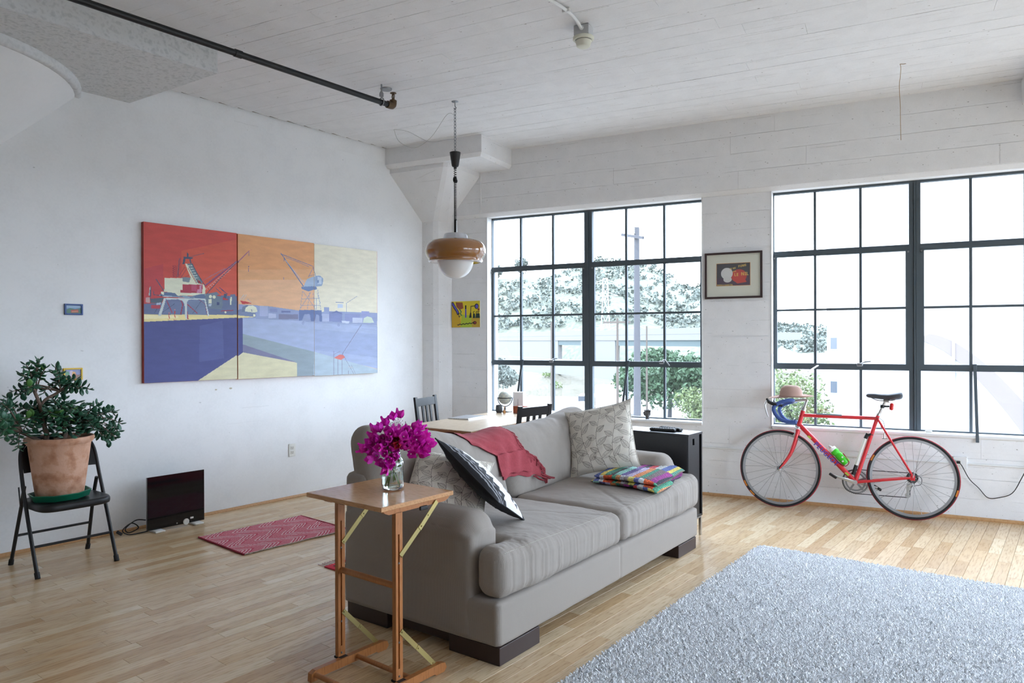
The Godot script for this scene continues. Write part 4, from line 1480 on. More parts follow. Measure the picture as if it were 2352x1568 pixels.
func left_wall_things() -> void:
	# harbour triptych
	var K := 647.3
	var im := Image.create(1536, 816, false, Image.FORMAT_RGB8)
	im.fill(rgb(220, 200, 180))
	for a in ART:
		var col := Color8(a[2], a[3], a[4])
		var pts := []
		for k in range(5, a.size(), 2):
			pts.append(Vector2(a[k], a[k + 1]))
		if a[0] == 0:
			fill_poly(im, PackedVector2Array(pts), col)
		elif a[0] == 1:
			stroke(im, pts, a[1], col)
		else:
			for p in pts:
				disc(im, p, Vector2(a[1], a[1]), col)
	# brush marks
	var f := FastNoiseLite.new()
	f.seed = 8
	f.frequency = 0.02
	for y in range(0, 816, 2):
		for x in range(0, 1536, 3):
			var c := im.get_pixel(x, y)
			var q := 1.0 + 0.05 * f.get_noise_2d(x * 0.35, y * 1.3) + rng.randf_range(-0.012, 0.012)
			im.fill_rect(Rect2i(x, y, 3, 2), Color(c.r * q, c.g * q, c.b * q))
	var cm := StandardMaterial3D.new()
	cm.resource_name = "painted_canvas"
	cm.albedo_texture = tex_of(im)
	cm.roughness = 0.55
	var edges := [mat("canvas_edge_red", rgb(160, 58, 50), 0.7), mat("canvas_edge_orange", rgb(196, 110, 52), 0.7), mat("canvas_edge_cream", rgb(206, 180, 140), 0.7)]
	var cuts := [3.228, 2.434, 1.639, 0.853]
	var labels := ["left canvas of the harbour triptych, crane on a red sky", "middle canvas of the harbour triptych, orange sky", "right canvas of the harbour triptych, pale cream sky"]
	for k in 3:
		var w: float = cuts[k] - cuts[k + 1] - 0.004
		var t := thing("canvas_painting", labels[k], "painting", Vector3(0.0, 1.131 - k * 0.004, (cuts[k] + cuts[k + 1]) / 2), PI / 2, "harbour triptych")
		var d := 0.040 + 0.004 * (k % 2)
		var mb := MB.new()
		mb.rbox(Vector3(0, 0.628, d / 2), Vector3(w, 1.256, d - 0.001), 0.003)
		obj("stretcher", mb, edges[k], t)
		mb = MB.new()
		var nn := Vector3.BACK
		var u0: float = (3.228 - cuts[k]) * K / 1536.0
		var u1: float = (3.228 - cuts[k + 1]) * K / 1536.0
		var v1: float = 1.257 * K / 816.0
		var i := mb.add(Vector3(-w / 2 + 0.001, 0.001, d), nn, Vector2(u0, v1))
		mb.add(Vector3(w / 2 - 0.001, 0.001, d), nn, Vector2(u1, v1))
		mb.add(Vector3(w / 2 - 0.001, 1.255, d), nn, Vector2(u1, 0))
		mb.add(Vector3(-w / 2 + 0.001, 1.255, d), nn, Vector2(u0, 0))
		mb.tri(i, i + 1, i + 2)
		mb.tri(i, i + 2, i + 3)
		obj("painted_face", mb, cm, t)
	# two little framed pictures by the plant
	im = Image.create(120, 76, false, Image.FORMAT_RGB8)
	im.fill(rgb(110, 150, 196))
	fill_poly(im, P2([0, 0, 120, 0, 120, 22, 0, 26]), rgb(150, 180, 206))
	fill_poly(im, P2([0, 40, 30, 26, 70, 34, 120, 24, 120, 76, 0, 76]), rgb(58, 110, 88))
	fill_poly(im, P2([36, 44, 96, 36, 100, 66, 40, 70]), rgb(176, 64, 54))
	fill_poly(im, P2([44, 54, 92, 48, 94, 60, 46, 64]), rgb(196, 130, 90))
	picture("small_picture", "tiny blue framed landscape picture high on the left wall", Vector3(0.0, 1.69, 3.711), PI / 2, 0.122, 0.08, 0.012, 0.014, mat("blue_frame", rgb(38, 76, 140), 0.4), im)
	im = Image.create(120, 84, false, Image.FORMAT_RGB8)
	im.fill(rgb(150, 156, 196))
	fill_poly(im, P2([0, 30, 24, 14, 40, 40, 30, 52, 0, 54]), rgb(110, 160, 130))
	fill_poly(im, P2([0, 52, 120, 48, 120, 84, 0, 84]), rgb(156, 126, 116))
	fill_poly(im, P2([34, 62, 38, 14, 54, 10, 66, 24, 60, 66]), rgb(206, 190, 206))
	fill_poly(im, P2([52, 60, 58, 20, 78, 24, 88, 60]), rgb(226, 170, 96))
	fill_poly(im, P2([70, 36, 84, 40, 90, 66, 68, 64]), rgb(210, 120, 96))
	picture("small_picture", "tiny yellow framed picture just above the jade plant", Vector3(0.0, 1.221, 3.719), PI / 2, 0.127, 0.088, 0.011, 0.018, mat("yellow_frame", rgb(226, 186, 40), 0.4), im)
	# wall socket
	var t := thing("wall_socket", "white wall socket below the middle canvas", "socket", Vector3(0, 0.445, 1.863), PI / 2)
	var mb := MB.new()
	mb.rbox(Vector3(0, 0, 0.003), Vector3(0.072, 0.118, 0.006), 0.0025)
	obj("plate", mb, M.white_plastic, t)
	for s in [-1, 1]:
		mb = MB.new()
		mb.rbox(Vector3(0, s * 0.021, 0.007), Vector3(0.034, 0.029, 0.004), 0.002)
		var rec := obj("receptacle", mb, mat("socket_ivory", rgb(214, 212, 204), 0.4), t)
		mb = MB.new()
		for x in [-0.0065, 0.0065]:
			mb.box(Vector3(x, s * 0.021 + 0.003, 0.0085), Vector3(0.0022, 0.009, 0.0012))
		mb.lathe([Vector2(0.0026, 0), Vector2(0.0026, 0.0012), Vector2(0, 0.0012)], 8, Transform3D(Basis(Vector3.RIGHT, PI / 2), Vector3(0, s * 0.021 - 0.008, 0.0082)))
		obj("slot", mb, M.black_plastic, rec)
	for a in [[0.94, 1.046, 2.61, 0.011], [0, 1.05, 2.475, 0.015]]:
		mb = MB.new()
		var pts := PackedVector2Array()
		for k in 7:
			pts.append(Vector2(cos(TAU * k / 7) * a[3] * rng.randf_range(0.7, 1.2), sin(TAU * k / 7) * a[3] * 0.6 * rng.randf_range(0.7, 1.2)))
		mb.prism(pts, 0.0008, Transform3D(Basis(Vector3.UP, PI / 2), Vector3(0.0, a[1], a[2])))
		tag(obj("paint_chip", mb, mat("bare_plaster", rgb(190, 182, 162), 0.9)), "small beige chip in the wall paint under the %s canvas" % ("left" if a[2] > 2.5 else "middle"), "paint chip", "", "")
	# black glass panel standing on the floor
	t = thing("panel_heater", "black glass panel standing on the floor against the left wall", "heater", Vector3(0.2, 0, 3.055), PI / 2)
	var glass := mat("black_glass", rgb(16, 17, 20), 0.06)
	mb = MB.new()
	mb.rbox(Vector3(0, 0.222, 0), Vector3(0.452, 0.404, 0.008), 0.002)
	obj("glass_front", mb, glass, t)
	mb = MB.new()
	mb.rbox(Vector3(0, 0.2, -0.03), Vector3(0.38, 0.3, 0.045), 0.006)
	mb.rbox(Vector3(-0.223, 0.222, -0.008), Vector3(0.006, 0.4, 0.02), 0.002)
	mb.rbox(Vector3(0.223, 0.222, -0.008), Vector3(0.006, 0.4, 0.02), 0.002)
	obj("casing", mb, M.steel, t)
	for x in [-0.15, 0.16]:
		mb = MB.new()
		mb.rbox(Vector3(x, 0.008, -0.01), Vector3(0.075, 0.016, 0.13), 0.006)
		obj("foot", mb, M.white_plastic, t)
	mb = MB.new()
	mb.lathe([Vector2(0.0, 0.0), Vector2(0.023, 0.0), Vector2(0.025, 0.006), Vector2(0.022, 0.011), Vector2(0.005, 0.012), Vector2(0.004, 0.010), Vector2(0.0, 0.010)], 24, Transform3D(Basis(Vector3.RIGHT, PI / 2), Vector3(0.072, 0.035, 0.004)))
	obj("dial", mb, M.white_plastic, t)
	mb = MB.new()
	mb.lathe([Vector2(0.0, 0.0), Vector2(0.007, 0.0), Vector2(0.006, 0.003), Vector2(0.0, 0.004)], 14, Transform3D(Basis(Vector3.RIGHT, PI / 2), Vector3(0.0, 0.036, 0.004)))
	obj("button", mb, M.steel, t)
	mb = MB.new()
	mb.quad_uv(Vector3(0.108, 0.05, 0.0045), Vector3(0.135, 0.05, 0.0045), Vector3(0.135, 0.064, 0.0045), Vector3(0.108, 0.064, 0.0045))
	obj("sticker", mb, M.white_plastic, t)
	mb = MB.new()
	mb.tube(spline([Vector3(0.13, 0.09, 3.26), Vector3(0.12, 0.1, 3.33), Vector3(0.11, 0.05, 3.40), Vector3(0.1, 0.012, 3.37), Vector3(0.1, 0.035, 3.3), Vector3(0.12, 0.085, 3.36), Vector3(0.13, 0.045, 3.43), Vector3(0.14, 0.008, 3.39), Vector3(0.15, 0.006, 3.3), Vector3(0.14, 0.006, 3.25)], 6), 0.0042, 7)
	mb.rbox(Vector3(0.128, 0.03, 3.452), Vector3(0.016, 0.045, 0.022), 0.004, Basis(Vector3.RIGHT, 0.9))
	tag(obj("heater_cord", mb, M.black_plastic), "looped black power cord beside the black glass panel", "cord")


# ---------------------------------------------------------------- plant on the folding chair
func leaf_mesh(l: float, w: float) -> ArrayMesh:
	var mb := MB.new()
	var rows := []
	for i in 6:
		var u := i / 5.0
		var ww := w * pow(maxf(0.0, sin(PI * pow(u, 1.25))), 0.72) * 0.5 + 0.0012
		var row := PackedVector3Array()
		for j in 6:
			var g := TAU * j / 6
			row.append(Vector3(cos(g) * ww, sin(g) * ww * 0.3 + 0.12 * l * u * u, l * u))
		rows.append(row)
	mb.grid(rows, true, false, true)
	return mb.mesh()


func aim(p: Vector3, dir: Vector3, roll := 0.0) -> Transform3D:
	var z := dir.normalized()
	var x := Vector3.UP.cross(z)
	if x.length() < 0.05:
		x = Vector3.RIGHT
	x = x.normalized()
	var b := Basis(x, z.cross(x), z)
	return Transform3D(b.rotated(z, roll), p)


func floor_things() -> void:
	# folding chair, open towards the room
	var t := thing("folding_chair", "black steel folding chair under the potted jade plant", "chair", Vector3(0.0, 0, 3.955), 0)
	var bm := mat("chair_enamel", rgb(24, 25, 28), 0.42, 0.05)
	for s in [-1, 1]:
		var zf: float = 0.232 * s
		var mb := MB.new()
		mb.tube(spline([Vector3(0.715, 0.012, zf), Vector3(0.56, 0.34, zf), Vector3(0.46, 0.56, zf * 0.985), Vector3(0.4, 0.72, zf * 0.95), Vector3(0.368, 0.79, zf * 0.8), Vector3(0.356, 0.82, zf * 0.5), Vector3(0.354, 0.825, 0)], 6), 0.0118, 10)
		var lg := obj("leg", mb, bm, t)
		mb = MB.new()
		mb.tube([Vector3(0.722, 0.0, zf), Vector3(0.704, 0.035, zf)], 0.0155, 12)
		obj("foot_cap", mb, M.dark_rubber, lg)
		mb = MB.new()
		mb.tube([Vector3(0.262, 0.012, zf * 1.0), Vector3(0.4, 0.4, zf * 0.93), Vector3(0.452, 0.53, zf * 0.93)], 0.0115, 10)
		lg = obj("leg", mb, bm, t)
		mb = MB.new()
		mb.tube([Vector3(0.257, 0.0, zf), Vector3(0.27, 0.035, zf)], 0.0155, 12)
		obj("foot_cap", mb, M.dark_rubber, lg)
		mb = MB.new()
		mb.bar(Vector3(0.44, 0.53, zf * 1.05), Vector3(0.47, 0.41, zf * 1.05), 0.016, 0.004, Vector3.BACK)
		obj("link", mb, M.black_metal, t)
	var mb := MB.new()
	mb.tube([Vector3(0.637, 0.178, -0.232), Vector3(0.637, 0.178, 0.232)], 0.0085, 8)
	obj("stretcher", mb, bm, t)
	mb = MB.new()
	mb.tube([Vector3(0.33, 0.2, -0.226), Vector3(0.33, 0.2, 0.226)], 0.0085, 8)
	obj("stretcher", mb, bm, t)
	# seat pan with a rolled edge
	mb = MB.new()
	var out := []
	for k in 40:
		var g := TAU * k / 40
		var c := Vector2(cos(g), sin(g))
		var e := 0.42
		out.append(Vector2(0.535 + 0.205 * signf(c.x) * pow(absf(c.x), e), 0.215 * signf(c.y) * pow(absf(c.y), e)))
	var rows := []
	for a in [[0.94, 0.392], [1.0, 0.398], [1.012, 0.41], [1.01, 0.426], [0.985, 0.437], [0.93, 0.4385], [0.7, 0.432], [0.35, 0.431], [0.0, 0.431]]:
		var row := PackedVector3Array()
		for p in out:
			row.append(Vector3(0.535 + (p.x - 0.535) * a[0], a[1], -p.y * a[0]))
		rows.append(row)
	mb.grid(rows, true, false, false)
	obj("seat", mb, bm, t)
	# curved back plate
	mb = MB.new()
	rows = []
	for side in [1.0, -1.0]:
		for i in 5:
			var row := PackedVector3Array()
			for j in 17:
				var z := lerpf(-0.215, 0.215, j / 16.0)
				var yy := lerpf(0.615, 0.818 - 0.09 * pow(absf(z) / 0.215, 4.0), i / 4.0 if side > 0 else 1.0 - i / 4.0)
				row.append(Vector3(0.445 - (yy - 0.615) * 0.43 - 0.03 * (1.0 - pow(z / 0.215, 2.0)) + side * 0.004, yy, z))
			rows.append(row)
	mb.grid(rows, false, true, true)
	obj("backrest", mb, bm, t)

	# green tray, an eight-sided dish
	var tray := thing("plant_tray", "green octagonal plastic tray under the clay pot", "tray", Vector3(0.51, 0.4395, 3.985), 0)
	mb = MB.new()
	var x8 := Transform3D(Basis(Vector3.UP, 0.32), Vector3.ZERO)
	mb.lathe([Vector2(0.0, 0.0), Vector2(0.205, 0.0), Vector2(0.222, 0.036), Vector2(0.226, 0.036), Vector2(0.226, 0.041), Vector2(0.217, 0.041), Vector2(0.202, 0.006), Vector2(0.0, 0.006)], 8, x8, 0.74, 0.84)
	obj("dish", mb, mat("tray_green", rgb(14, 112, 84), 0.35), tray)

	# clay pot with soil and the jade plant
	var pot := thing("plant_pot", "large weathered terracotta pot standing on the folding chair", "pot", Vector3(0.505, 0.446, 3.985), 0)
	var clay := mat("terracotta", rgb(216, 174, 150), 0.85, 0.0, noise_tex(0.012, 5, [0.0, Color(0.74, 0.62, 0.54), 0.35, Color(0.92, 0.86, 0.8), 0.6, Color(1, 1, 1), 1.0, Color(1, 0.98, 0.95)], 512, FastNoiseLite.TYPE_SIMPLEX, 31), Vector3.ONE * 1.4, true)
	bump(clay, M.fine, 0.1)
	mb = MB.new()
	mb.lathe([Vector2(0.0, 0.0), Vector2(0.129, 0.0), Vector2(0.136, 0.008), Vector2(0.151, 0.12), Vector2(0.171, 0.28), Vector2(0.179, 0.345), Vector2(0.184, 0.35), Vector2(0.195, 0.362), Vector2(0.2, 0.378), Vector2(0.196, 0.392), Vector2(0.184, 0.394), Vector2(0.174, 0.385), Vector2(0.17, 0.36), Vector2(0.163, 0.34)], 56)
	obj("body", mb, clay, pot)
	mb = MB.new()
	mb.lathe([Vector2(0.168, 0.35), Vector2(0.11, 0.362), Vector2(0.0, 0.366)], 32)
	obj("soil", mb, bump(mat("soil", rgb(72, 56, 46), 0.95), M.fine, 0.5), pot)

	var pl := thing("jade_plant", "bushy dark green jade plant growing in the terracotta pot", "plant", Vector3(0.505, 0.8, 3.985), 0)
	var bark := mat("jade_bark", rgb(112, 92, 80), 0.85)
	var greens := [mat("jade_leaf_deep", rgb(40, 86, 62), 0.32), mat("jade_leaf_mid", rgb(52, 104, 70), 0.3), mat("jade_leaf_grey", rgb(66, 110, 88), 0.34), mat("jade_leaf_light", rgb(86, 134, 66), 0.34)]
	var shapes := [leaf_mesh(0.05, 0.031), leaf_mesh(0.06, 0.035), leaf_mesh(0.04, 0.022)]
	var org := pl.position
	var r := RandomNumberGenerator.new()
	r.seed = 77
	var roots := [Vector3(0.49, 0.8, 4.06), Vector3(0.515, 0.8, 3.97), Vector3(0.53, 0.8, 3.92)]
	var forks := [Vector3(0.49, 0.93, 4.075), Vector3(0.52, 0.9, 3.965), Vector3(0.54, 0.89, 3.88)]
	var spots := []
	mb = MB.new()
	for k in 3:
		mb.tube([roots[k] - org, (roots[k] + forks[k]) / 2 - org + Vector3(0.01, 0, -0.008), forks[k] - org], [0.019, 0.016, 0.012], 8)
	mb.tube(spline([forks[0] - org, Vector3(0.5, 1.06, 4.1) - org, Vector3(0.5, 1.19, 4.14) - org, Vector3(0.52, 1.29, 4.12) - org], 4), 0.0105, 7)
	mb.tube(spline([forks[0] - org, Vector3(0.49, 1.06, 4.08) - org, Vector3(0.5, 1.12, 4.0) - org, Vector3(0.52, 1.17, 3.94) - org], 4), 0.009, 7)
	mb.tube(spline([roots[0] - org, Vector3(0.5, 0.86, 4.16) - org, Vector3(0.5, 0.92, 4.26) - org, Vector3(0.5, 0.97, 4.33) - org], 4), 0.011, 7)
	obj("trunk", mb, bark, pl)
	for tip in PLANT_TIPS:
		var p := Vector3(tip[0], tip[1], tip[2])
		var from: Vector3 = forks[tip[3]]
		if p.y > 1.15 and tip[3] == 0:
			from = Vector3(0.5, 1.13, 4.12)
		elif p.y > 1.1:
			from = Vector3(0.51, 1.13, 3.98)
		elif p.z > 4.2:
			from = Vector3(0.5, 0.9, 4.2)
		var mid := from.lerp(p, 0.55) + Vector3(0, 0.025 if p.y > from.y else 0.05, 0)
		var path := spline([from - org, mid - org, p - org], 5)
		mb = MB.new()
		var rad := []
		for k in path.size():
			rad.append(lerpf(0.0055, 0.0024, float(k) / (path.size() - 1)))
		mb.tube(path, rad, 6)
		obj("branch", mb, bark, pl)
		var dir := (p - mid).normalized()
		var side := dir.cross(Vector3.UP).normalized()
		for k in 7:
			var back := p - org - dir * (0.016 * k)
			var ang := k * PI / 2 + r.randf() * 0.5
			var out_v := (side * cos(ang) + side.cross(dir) * sin(ang)).normalized()
			for sgn in [-1.0, 1.0]:
				var d: Vector3 = (out_v * sgn + dir * (0.9 if k == 0 else 0.35) + Vector3(0, r.randf_range(-0.15, 0.3), 0)).normalized()
				spots.append([aim(back, d, r.randf_range(-0.6, 0.6)), r.randi() % 3 if k else 2, r.randi() % 12])
	# loose lower leaves
	for k in 170:
		var g := r.randf() * TAU
		var p := Vector3(cos(g) * r.randf_range(0.03, 0.19) + 0.02, r.randf_range(0.05, 0.26), sin(g) * r.randf_range(0.03, 0.2) - 0.03)
		spots.append([aim(p, Vector3(cos(g), r.randf_range(-0.7, 0.5), sin(g)), r.randf_range(-0.7, 0.7)), r.randi() % 3, r.randi() % 12])
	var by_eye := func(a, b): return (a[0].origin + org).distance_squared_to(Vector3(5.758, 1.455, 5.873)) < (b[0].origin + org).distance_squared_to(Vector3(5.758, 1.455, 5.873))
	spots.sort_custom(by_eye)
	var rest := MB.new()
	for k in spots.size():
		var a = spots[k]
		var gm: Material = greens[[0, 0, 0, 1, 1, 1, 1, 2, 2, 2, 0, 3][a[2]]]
		if k < 300:
			var o := inst("leaf", shapes[a[1]], gm, pl)
			o.transform = a[0]
		else:
			var arr: Array = shapes[a[1]].surface_get_arrays(0)
			var base := rest.v.size()
			for q in arr[Mesh.ARRAY_VERTEX].size():
				rest.add(a[0] * arr[Mesh.ARRAY_VERTEX][q], a[0].basis * arr[Mesh.ARRAY_NORMAL][q])
			for q in arr[Mesh.ARRAY_INDEX]:
				rest.ix.append(base + q)
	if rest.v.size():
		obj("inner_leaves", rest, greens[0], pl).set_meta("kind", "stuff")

	rugs()
	side_table()
	bouquet()


func rugs() -> void:
	# red woven runner with zigzag pattern
	var im := Image.create(330, 440, false, Image.FORMAT_RGB8)
	var r := RandomNumberGenerator.new()
	r.seed = 12
	for y in range(0, 440, 2):
		for x in range(0, 330, 2):
			var u := fmod(float(x), 82.0)
			var tri := absf(u - 41.0)
			var band := fmod(y * 1.0 + (tri if int(x / 82.0) % 2 else -tri) * 1.1 + 440.0, 110.0)
			var c := rgb(196, 92, 108)
			if band < 62.0:
				c = rgb(226, 196, 196) if fmod(band, 15.5) < 6.5 else rgb(190, 62, 84)
			elif fmod(band + x * 0.3, 9.0) < 3.0:
				c = rgb(216, 140, 150)
			var k := r.randf_range(0.86, 1.06)
			im.fill_rect(Rect2i(x, y, 2, 2), Color(c.r * k, c.g * k, c.b * k))
	var cloth := StandardMaterial3D.new()
	cloth.resource_name = "zigzag_weave"
	cloth.albedo_texture = tex_of(im)
	cloth.roughness = 0.95
	bump(cloth, M.fine, 0.2)
	var t := thing("woven_runner", "small red and pink zigzag woven rug on the floor", "rug", Vector3(0.975, 0, 2.692), -0.055)
	var w := 0.66
	var l := 0.86
	var rows := []
	for i in 25:
		var row := PackedVector3Array()
		for j in 13:
			var x := lerpf(-w / 2, w / 2, j / 12.0)
			var z := lerpf(l / 2, -l / 2, i / 24.0)
			row.append(Vector3(x + 0.004 * sin(z * 21.0), 0.0085 + 0.0025 * noise.get_noise_2d(x * 5, z * 5) + 0.001 * sin(j * 2.0), z + 0.003 * sin(x * 15)))
		rows.append(row)
	var mb := MB.new()
	mb.grid(rows)
	var n0 := 25 * 13
	for k in n0:
		mb.t[k] = Vector2((k % 13) / 12.0, (k / 13) / 24.0)
	obj("weave", mb, cloth, t)
	mb = MB.new()
	for s in [-1.0, 1.0]:
		var k := 0
		var z := -l / 2
		while z < l / 2:
			mb.ball(Vector3(s * (w / 2 + 0.001) + 0.004 * sin(z * 21.0), 0.006, z), Vector3(0.006, 0.0065, 0.0055), 6, 4)
			z += 0.0115
	obj("selvedge", mb, mat("rug_cream", rgb(214, 196, 184), 0.95), t)
	mb = MB.new()
	for s in [-1.0, 1.0]:
		mb.tube([Vector3(-w / 2, 0.006, s * l / 2), Vector3(0, 0.007, s * l / 2), Vector3(w / 2, 0.006, s * l / 2)], 0.007, 6)
	obj("end_cord", mb, mat("rug_crimson", rgb(150, 44, 62), 0.95), t)

	# corner of a fringed rug that runs under the sofa
	t = thing("fringed_rug", "red and black fringed rug corner showing behind the side table", "rug", Vector3(2.32, 0, 2.32), 0)
	mb = MB.new()
	mb.rbox(Vector3(0, 0.004, 0), Vector3(0.78, 0.008, 1.3), 0.003)
	obj("red_field", mb, mat("rug_red", rgb(204, 48, 66), 0.95), t)
	mb = MB.new()
	mb.box(Vector3(0.02, 0.006, 0.54), Vector3(0.74, 0.006, 0.14))
	mb.box(Vector3(-0.22, 0.006, 0.1), Vector3(0.14, 0.006, 0.72))
	obj("dark_band", mb, mat("rug_charcoal", rgb(58, 62, 74), 0.95), t)
	mb = MB.new()
	for k in 12:
		var x := -0.33 + k * 0.065
		mb.prism(P2([x, -0.02, x + 0.02, 0.0, x, 0.02, x - 0.02, 0.0]), 0.0022, Transform3D(Basis(Vector3.RIGHT, -PI / 2), Vector3(0, 0.0085, 0.54)))
	obj("diamond_row", mb, mat("rug_cream_2", rgb(206, 196, 190), 0.95), t)
	mb = MB.new()
	for k in 60:
		var z := 0.64 - k * 0.0215
		var a := r.randf_range(-0.014, 0.02)
		mb.tube(spline([Vector3(-0.39, 0.005, z), Vector3(-0.42, 0.005, z + a * 0.5), Vector3(-0.45 - r.randf() * 0.015, 0.003, z + a)], 3), 0.0026, 5)
	obj("fringe", mb, mat("rug_fringe", rgb(214, 186, 192), 0.95), t)

	# pale shag carpet
	t = thing("shag_carpet", "large light grey shag carpet on the right", "carpet", Vector3(3.985, 0, 0.83), 0.0184)
	var cw := 2.15
	var cl := 3.1
	mb = MB.new()
	mb.rbox(Vector3(cw / 2, 0.006, cl / 2), Vector3(cw, 0.012, cl), 0.004)
	obj("backing", mb, mat("carpet_backing", rgb(226, 227, 229), 1.0), t)
	mb = MB.new()
	rows = []
	for i in 4:
		var u := i / 3.0
		var row := PackedVector3Array()
		for j in 4:
			var g := TAU * j / 4
			var rr := 0.0046 * (1.0 - 0.3 * u)
			row.append(Vector3(cos(g) * rr + 0.006 * u * u, 0.016 * u, sin(g) * rr + 0.002 * sin(u * 4.0)))
		rows.append(row)
	mb.grid(rows, true, false, true)
	var tuft := mb.mesh()
	var mm := MultiMesh.new()
	mm.transform_format = MultiMesh.TRANSFORM_3D
	mm.use_colors = true
	mm.mesh = tuft
	var list := []
	var step := 0.0088
	var z := 0.004
	while z < cl:
		var x := 0.004 + r.randf() * 0.004
		while x < cw:
			var px := x + r.randf_range(-0.003, 0.003)
			var pz := z + r.randf_range(-0.003, 0.003)
			if not (px < 0.05 and pz < 0.05 and Vector2(0.05 - px, 0.05 - pz).length() > 0.05):
				list.append(Vector2(px, pz))
			x += step
		z += step
	mm.instance_count = list.size()
	for k in list.size():
		var p: Vector2 = list[k]
		var s := r.randf_range(0.8, 1.25)
		var b := Basis(Vector3.UP, r.randf() * TAU) * Basis(Vector3.RIGHT, r.randf_range(-0.35, 0.35))
		mm.set_instance_transform(k, Transform3D(b.scaled(Vector3(s, s * r.randf_range(0.85, 1.1), s)), Vector3(p.x, 0.009, p.y)))
		var v := r.randf_range(0.92, 1.0) * (0.97 + 0.06 * noise.get_noise_2d(p.x * 9, p.y * 9))
		mm.set_instance_color(k, Color(v, v, v))
	var mi := MultiMeshInstance3D.new()
	mi.name = "pile"
	mi.multimesh = mm
	var pm := mat("carpet_pile", rgb(250, 251, 253), 1.0)
	pm.vertex_color_use_as_albedo = true
	mi.material_override = pm
	t.add_child(mi)
	mi.set_meta("kind", "stuff")


func side_table() -> void:
	var t := thing("side_table", "small folding wooden side table with brass struts holding the flowers", "table", Vector3(3.2875, 0, 3.69), 0.0)
	var wood := mat("beech_top", rgb(202, 154, 110), 0.2, 0.0, M.grain, Vector3(1.2, 6, 6), false)
	var dark := mat("beech_leg", rgb(172, 112, 62), 0.4, 0.0, M.grain, Vector3(6, 1.0, 6), false)
	var mb := MB.new()
	mb.rbox(Vector3(0.0, 0.77, 0.002), Vector3(0.497, 0.02, 0.428), 0.003)
	obj("top", mb, wood, t)
	var lx := [-0.1475, 0.2275]
	for k in 2:
		var x: float = lx[k]
		mb = MB.new()
		# a real groove is left open in the outer face between two strips
		mb.box(Vector3(x - 0.004, 0.392, 0.11), Vector3(0.014, 0.7, 0.038))
		mb.box(Vector3(x + 0.007, 0.392, 0.0995), Vector3(0.008, 0.7, 0.017))
		mb.box(Vector3(x + 0.007, 0.392, 0.1225), Vector3(0.008, 0.7, 0.013))
		mb.box(Vector3(x + 0.007, 0.066, 0.112), Vector3(0.008, 0.048, 0.008))
		mb.box(Vector3(x + 0.007, 0.696, 0.112), Vector3(0.008, 0.092, 0.008))
		var lg := obj("leg", mb, dark, t)
		for y in [0.06, 0.2, 0.53]:
			mb = MB.new()
			mb.ball(Vector3(x + 0.012, y, 0.112), Vector3(0.0025, 0.005, 0.005), 8, 6)
			obj("screw", mb, M.steel, lg)
		mb = MB.new()
		mb.rbox(Vector3(x + 0.006, 0.04, 0.11), Vector3(0.05, 0.01, 0.042), 0.002)
		obj("hinge", mb, M.black_metal, t)
		# batten under the top
		mb = MB.new()
		mb.prism(P2([-0.2, 0.0, 0.2, 0.0, 0.185, -0.012, 0.165, -0.02, -0.165, -0.02, -0.185, -0.012]), 0.022, Transform3D(Basis(Vector3.UP, PI / 2), Vector3(x - 0.011 + 0.0, 0.76, 0.0)))
		obj("batten", mb, dark, t)
		# foot rail with shaped ends
		mb = MB.new()
		mb.prism(P2([-0.215, 0.0, -0.185, 0.0, -0.178, 0.008, 0.15, 0.008, 0.16, 0.0, 0.21, 0.0, 0.225, 0.015, 0.215, 0.038, 0.19, 0.044, -0.19, 0.044, -0.212, 0.034]), 0.026, Transform3D(Basis(Vector3.UP, PI / 2), Vector3(x + 0.013, 0.0, 0.08)))
		obj("foot_rail", mb, dark, t)
		# brass folding struts above and below
		mb = MB.new()
		mb.bar(Vector3(x + 0.014, 0.55 if k == 0 else 0.56, 0.105), Vector3(x + 0.014, 0.665, -0.02), 0.003, 0.021, Vector3.UP)
		mb.bar(Vector3(x + 0.0165, 0.65, -0.003), Vector3(x + 0.0165, 0.75, -0.11), 0.003, 0.021, Vector3.UP)
		for p in [Vector3(x + 0.017, 0.555, 0.1), Vector3(x + 0.019, 0.66, -0.013), Vector3(x + 0.019, 0.7, -0.055)]:
			mb.ball(p, Vector3(0.003, 0.004, 0.004), 8, 6)
		obj("strut", mb, M.brass, t)
		mb = MB.new()
		mb.bar(Vector3(x + 0.014, 0.245, 0.105), Vector3(x + 0.014, 0.135, 0.0), 0.003, 0.021, Vector3.UP)
		mb.bar(Vector3(x + 0.0165, 0.15, 0.014), Vector3(x + 0.0165, 0.04, -0.09), 0.003, 0.021, Vector3.UP)
		for p in [Vector3(x + 0.017, 0.24, 0.1), Vector3(x + 0.019, 0.143, 0.008), Vector3(x + 0.019, 0.05, -0.08)]:
			mb.ball(p, Vector3(0.003, 0.004, 0.004), 8, 6)
		obj("strut", mb, M.brass, t)
		mb = MB.new()
		mb.rbox(Vector3(x + (0.022 if k == 0 else 0.014), 0.735, 0.11 if k == 0 else -0.03), Vector3(0.04 if k == 0 else 0.012, 0.018, 0.03 if k == 0 else 0.045), 0.004)
		obj("catch", mb, M.black_metal, t)
	for a in [[0.43, 0.11, lx[0], lx[1], 0.0135], [0.026, 0.272, lx[0] + 0.02, lx[1] + 0.03, 0.011], [0.028, 0.045, lx[0] + 0.02, lx[1] + 0.03, 0.011]]:
		mb = MB.new()
		mb.tube([Vector3(a[2], a[0], a[1]), Vector3(a[3], a[0], a[1])], a[4], 12)
		obj("rung", mb, dark, t)


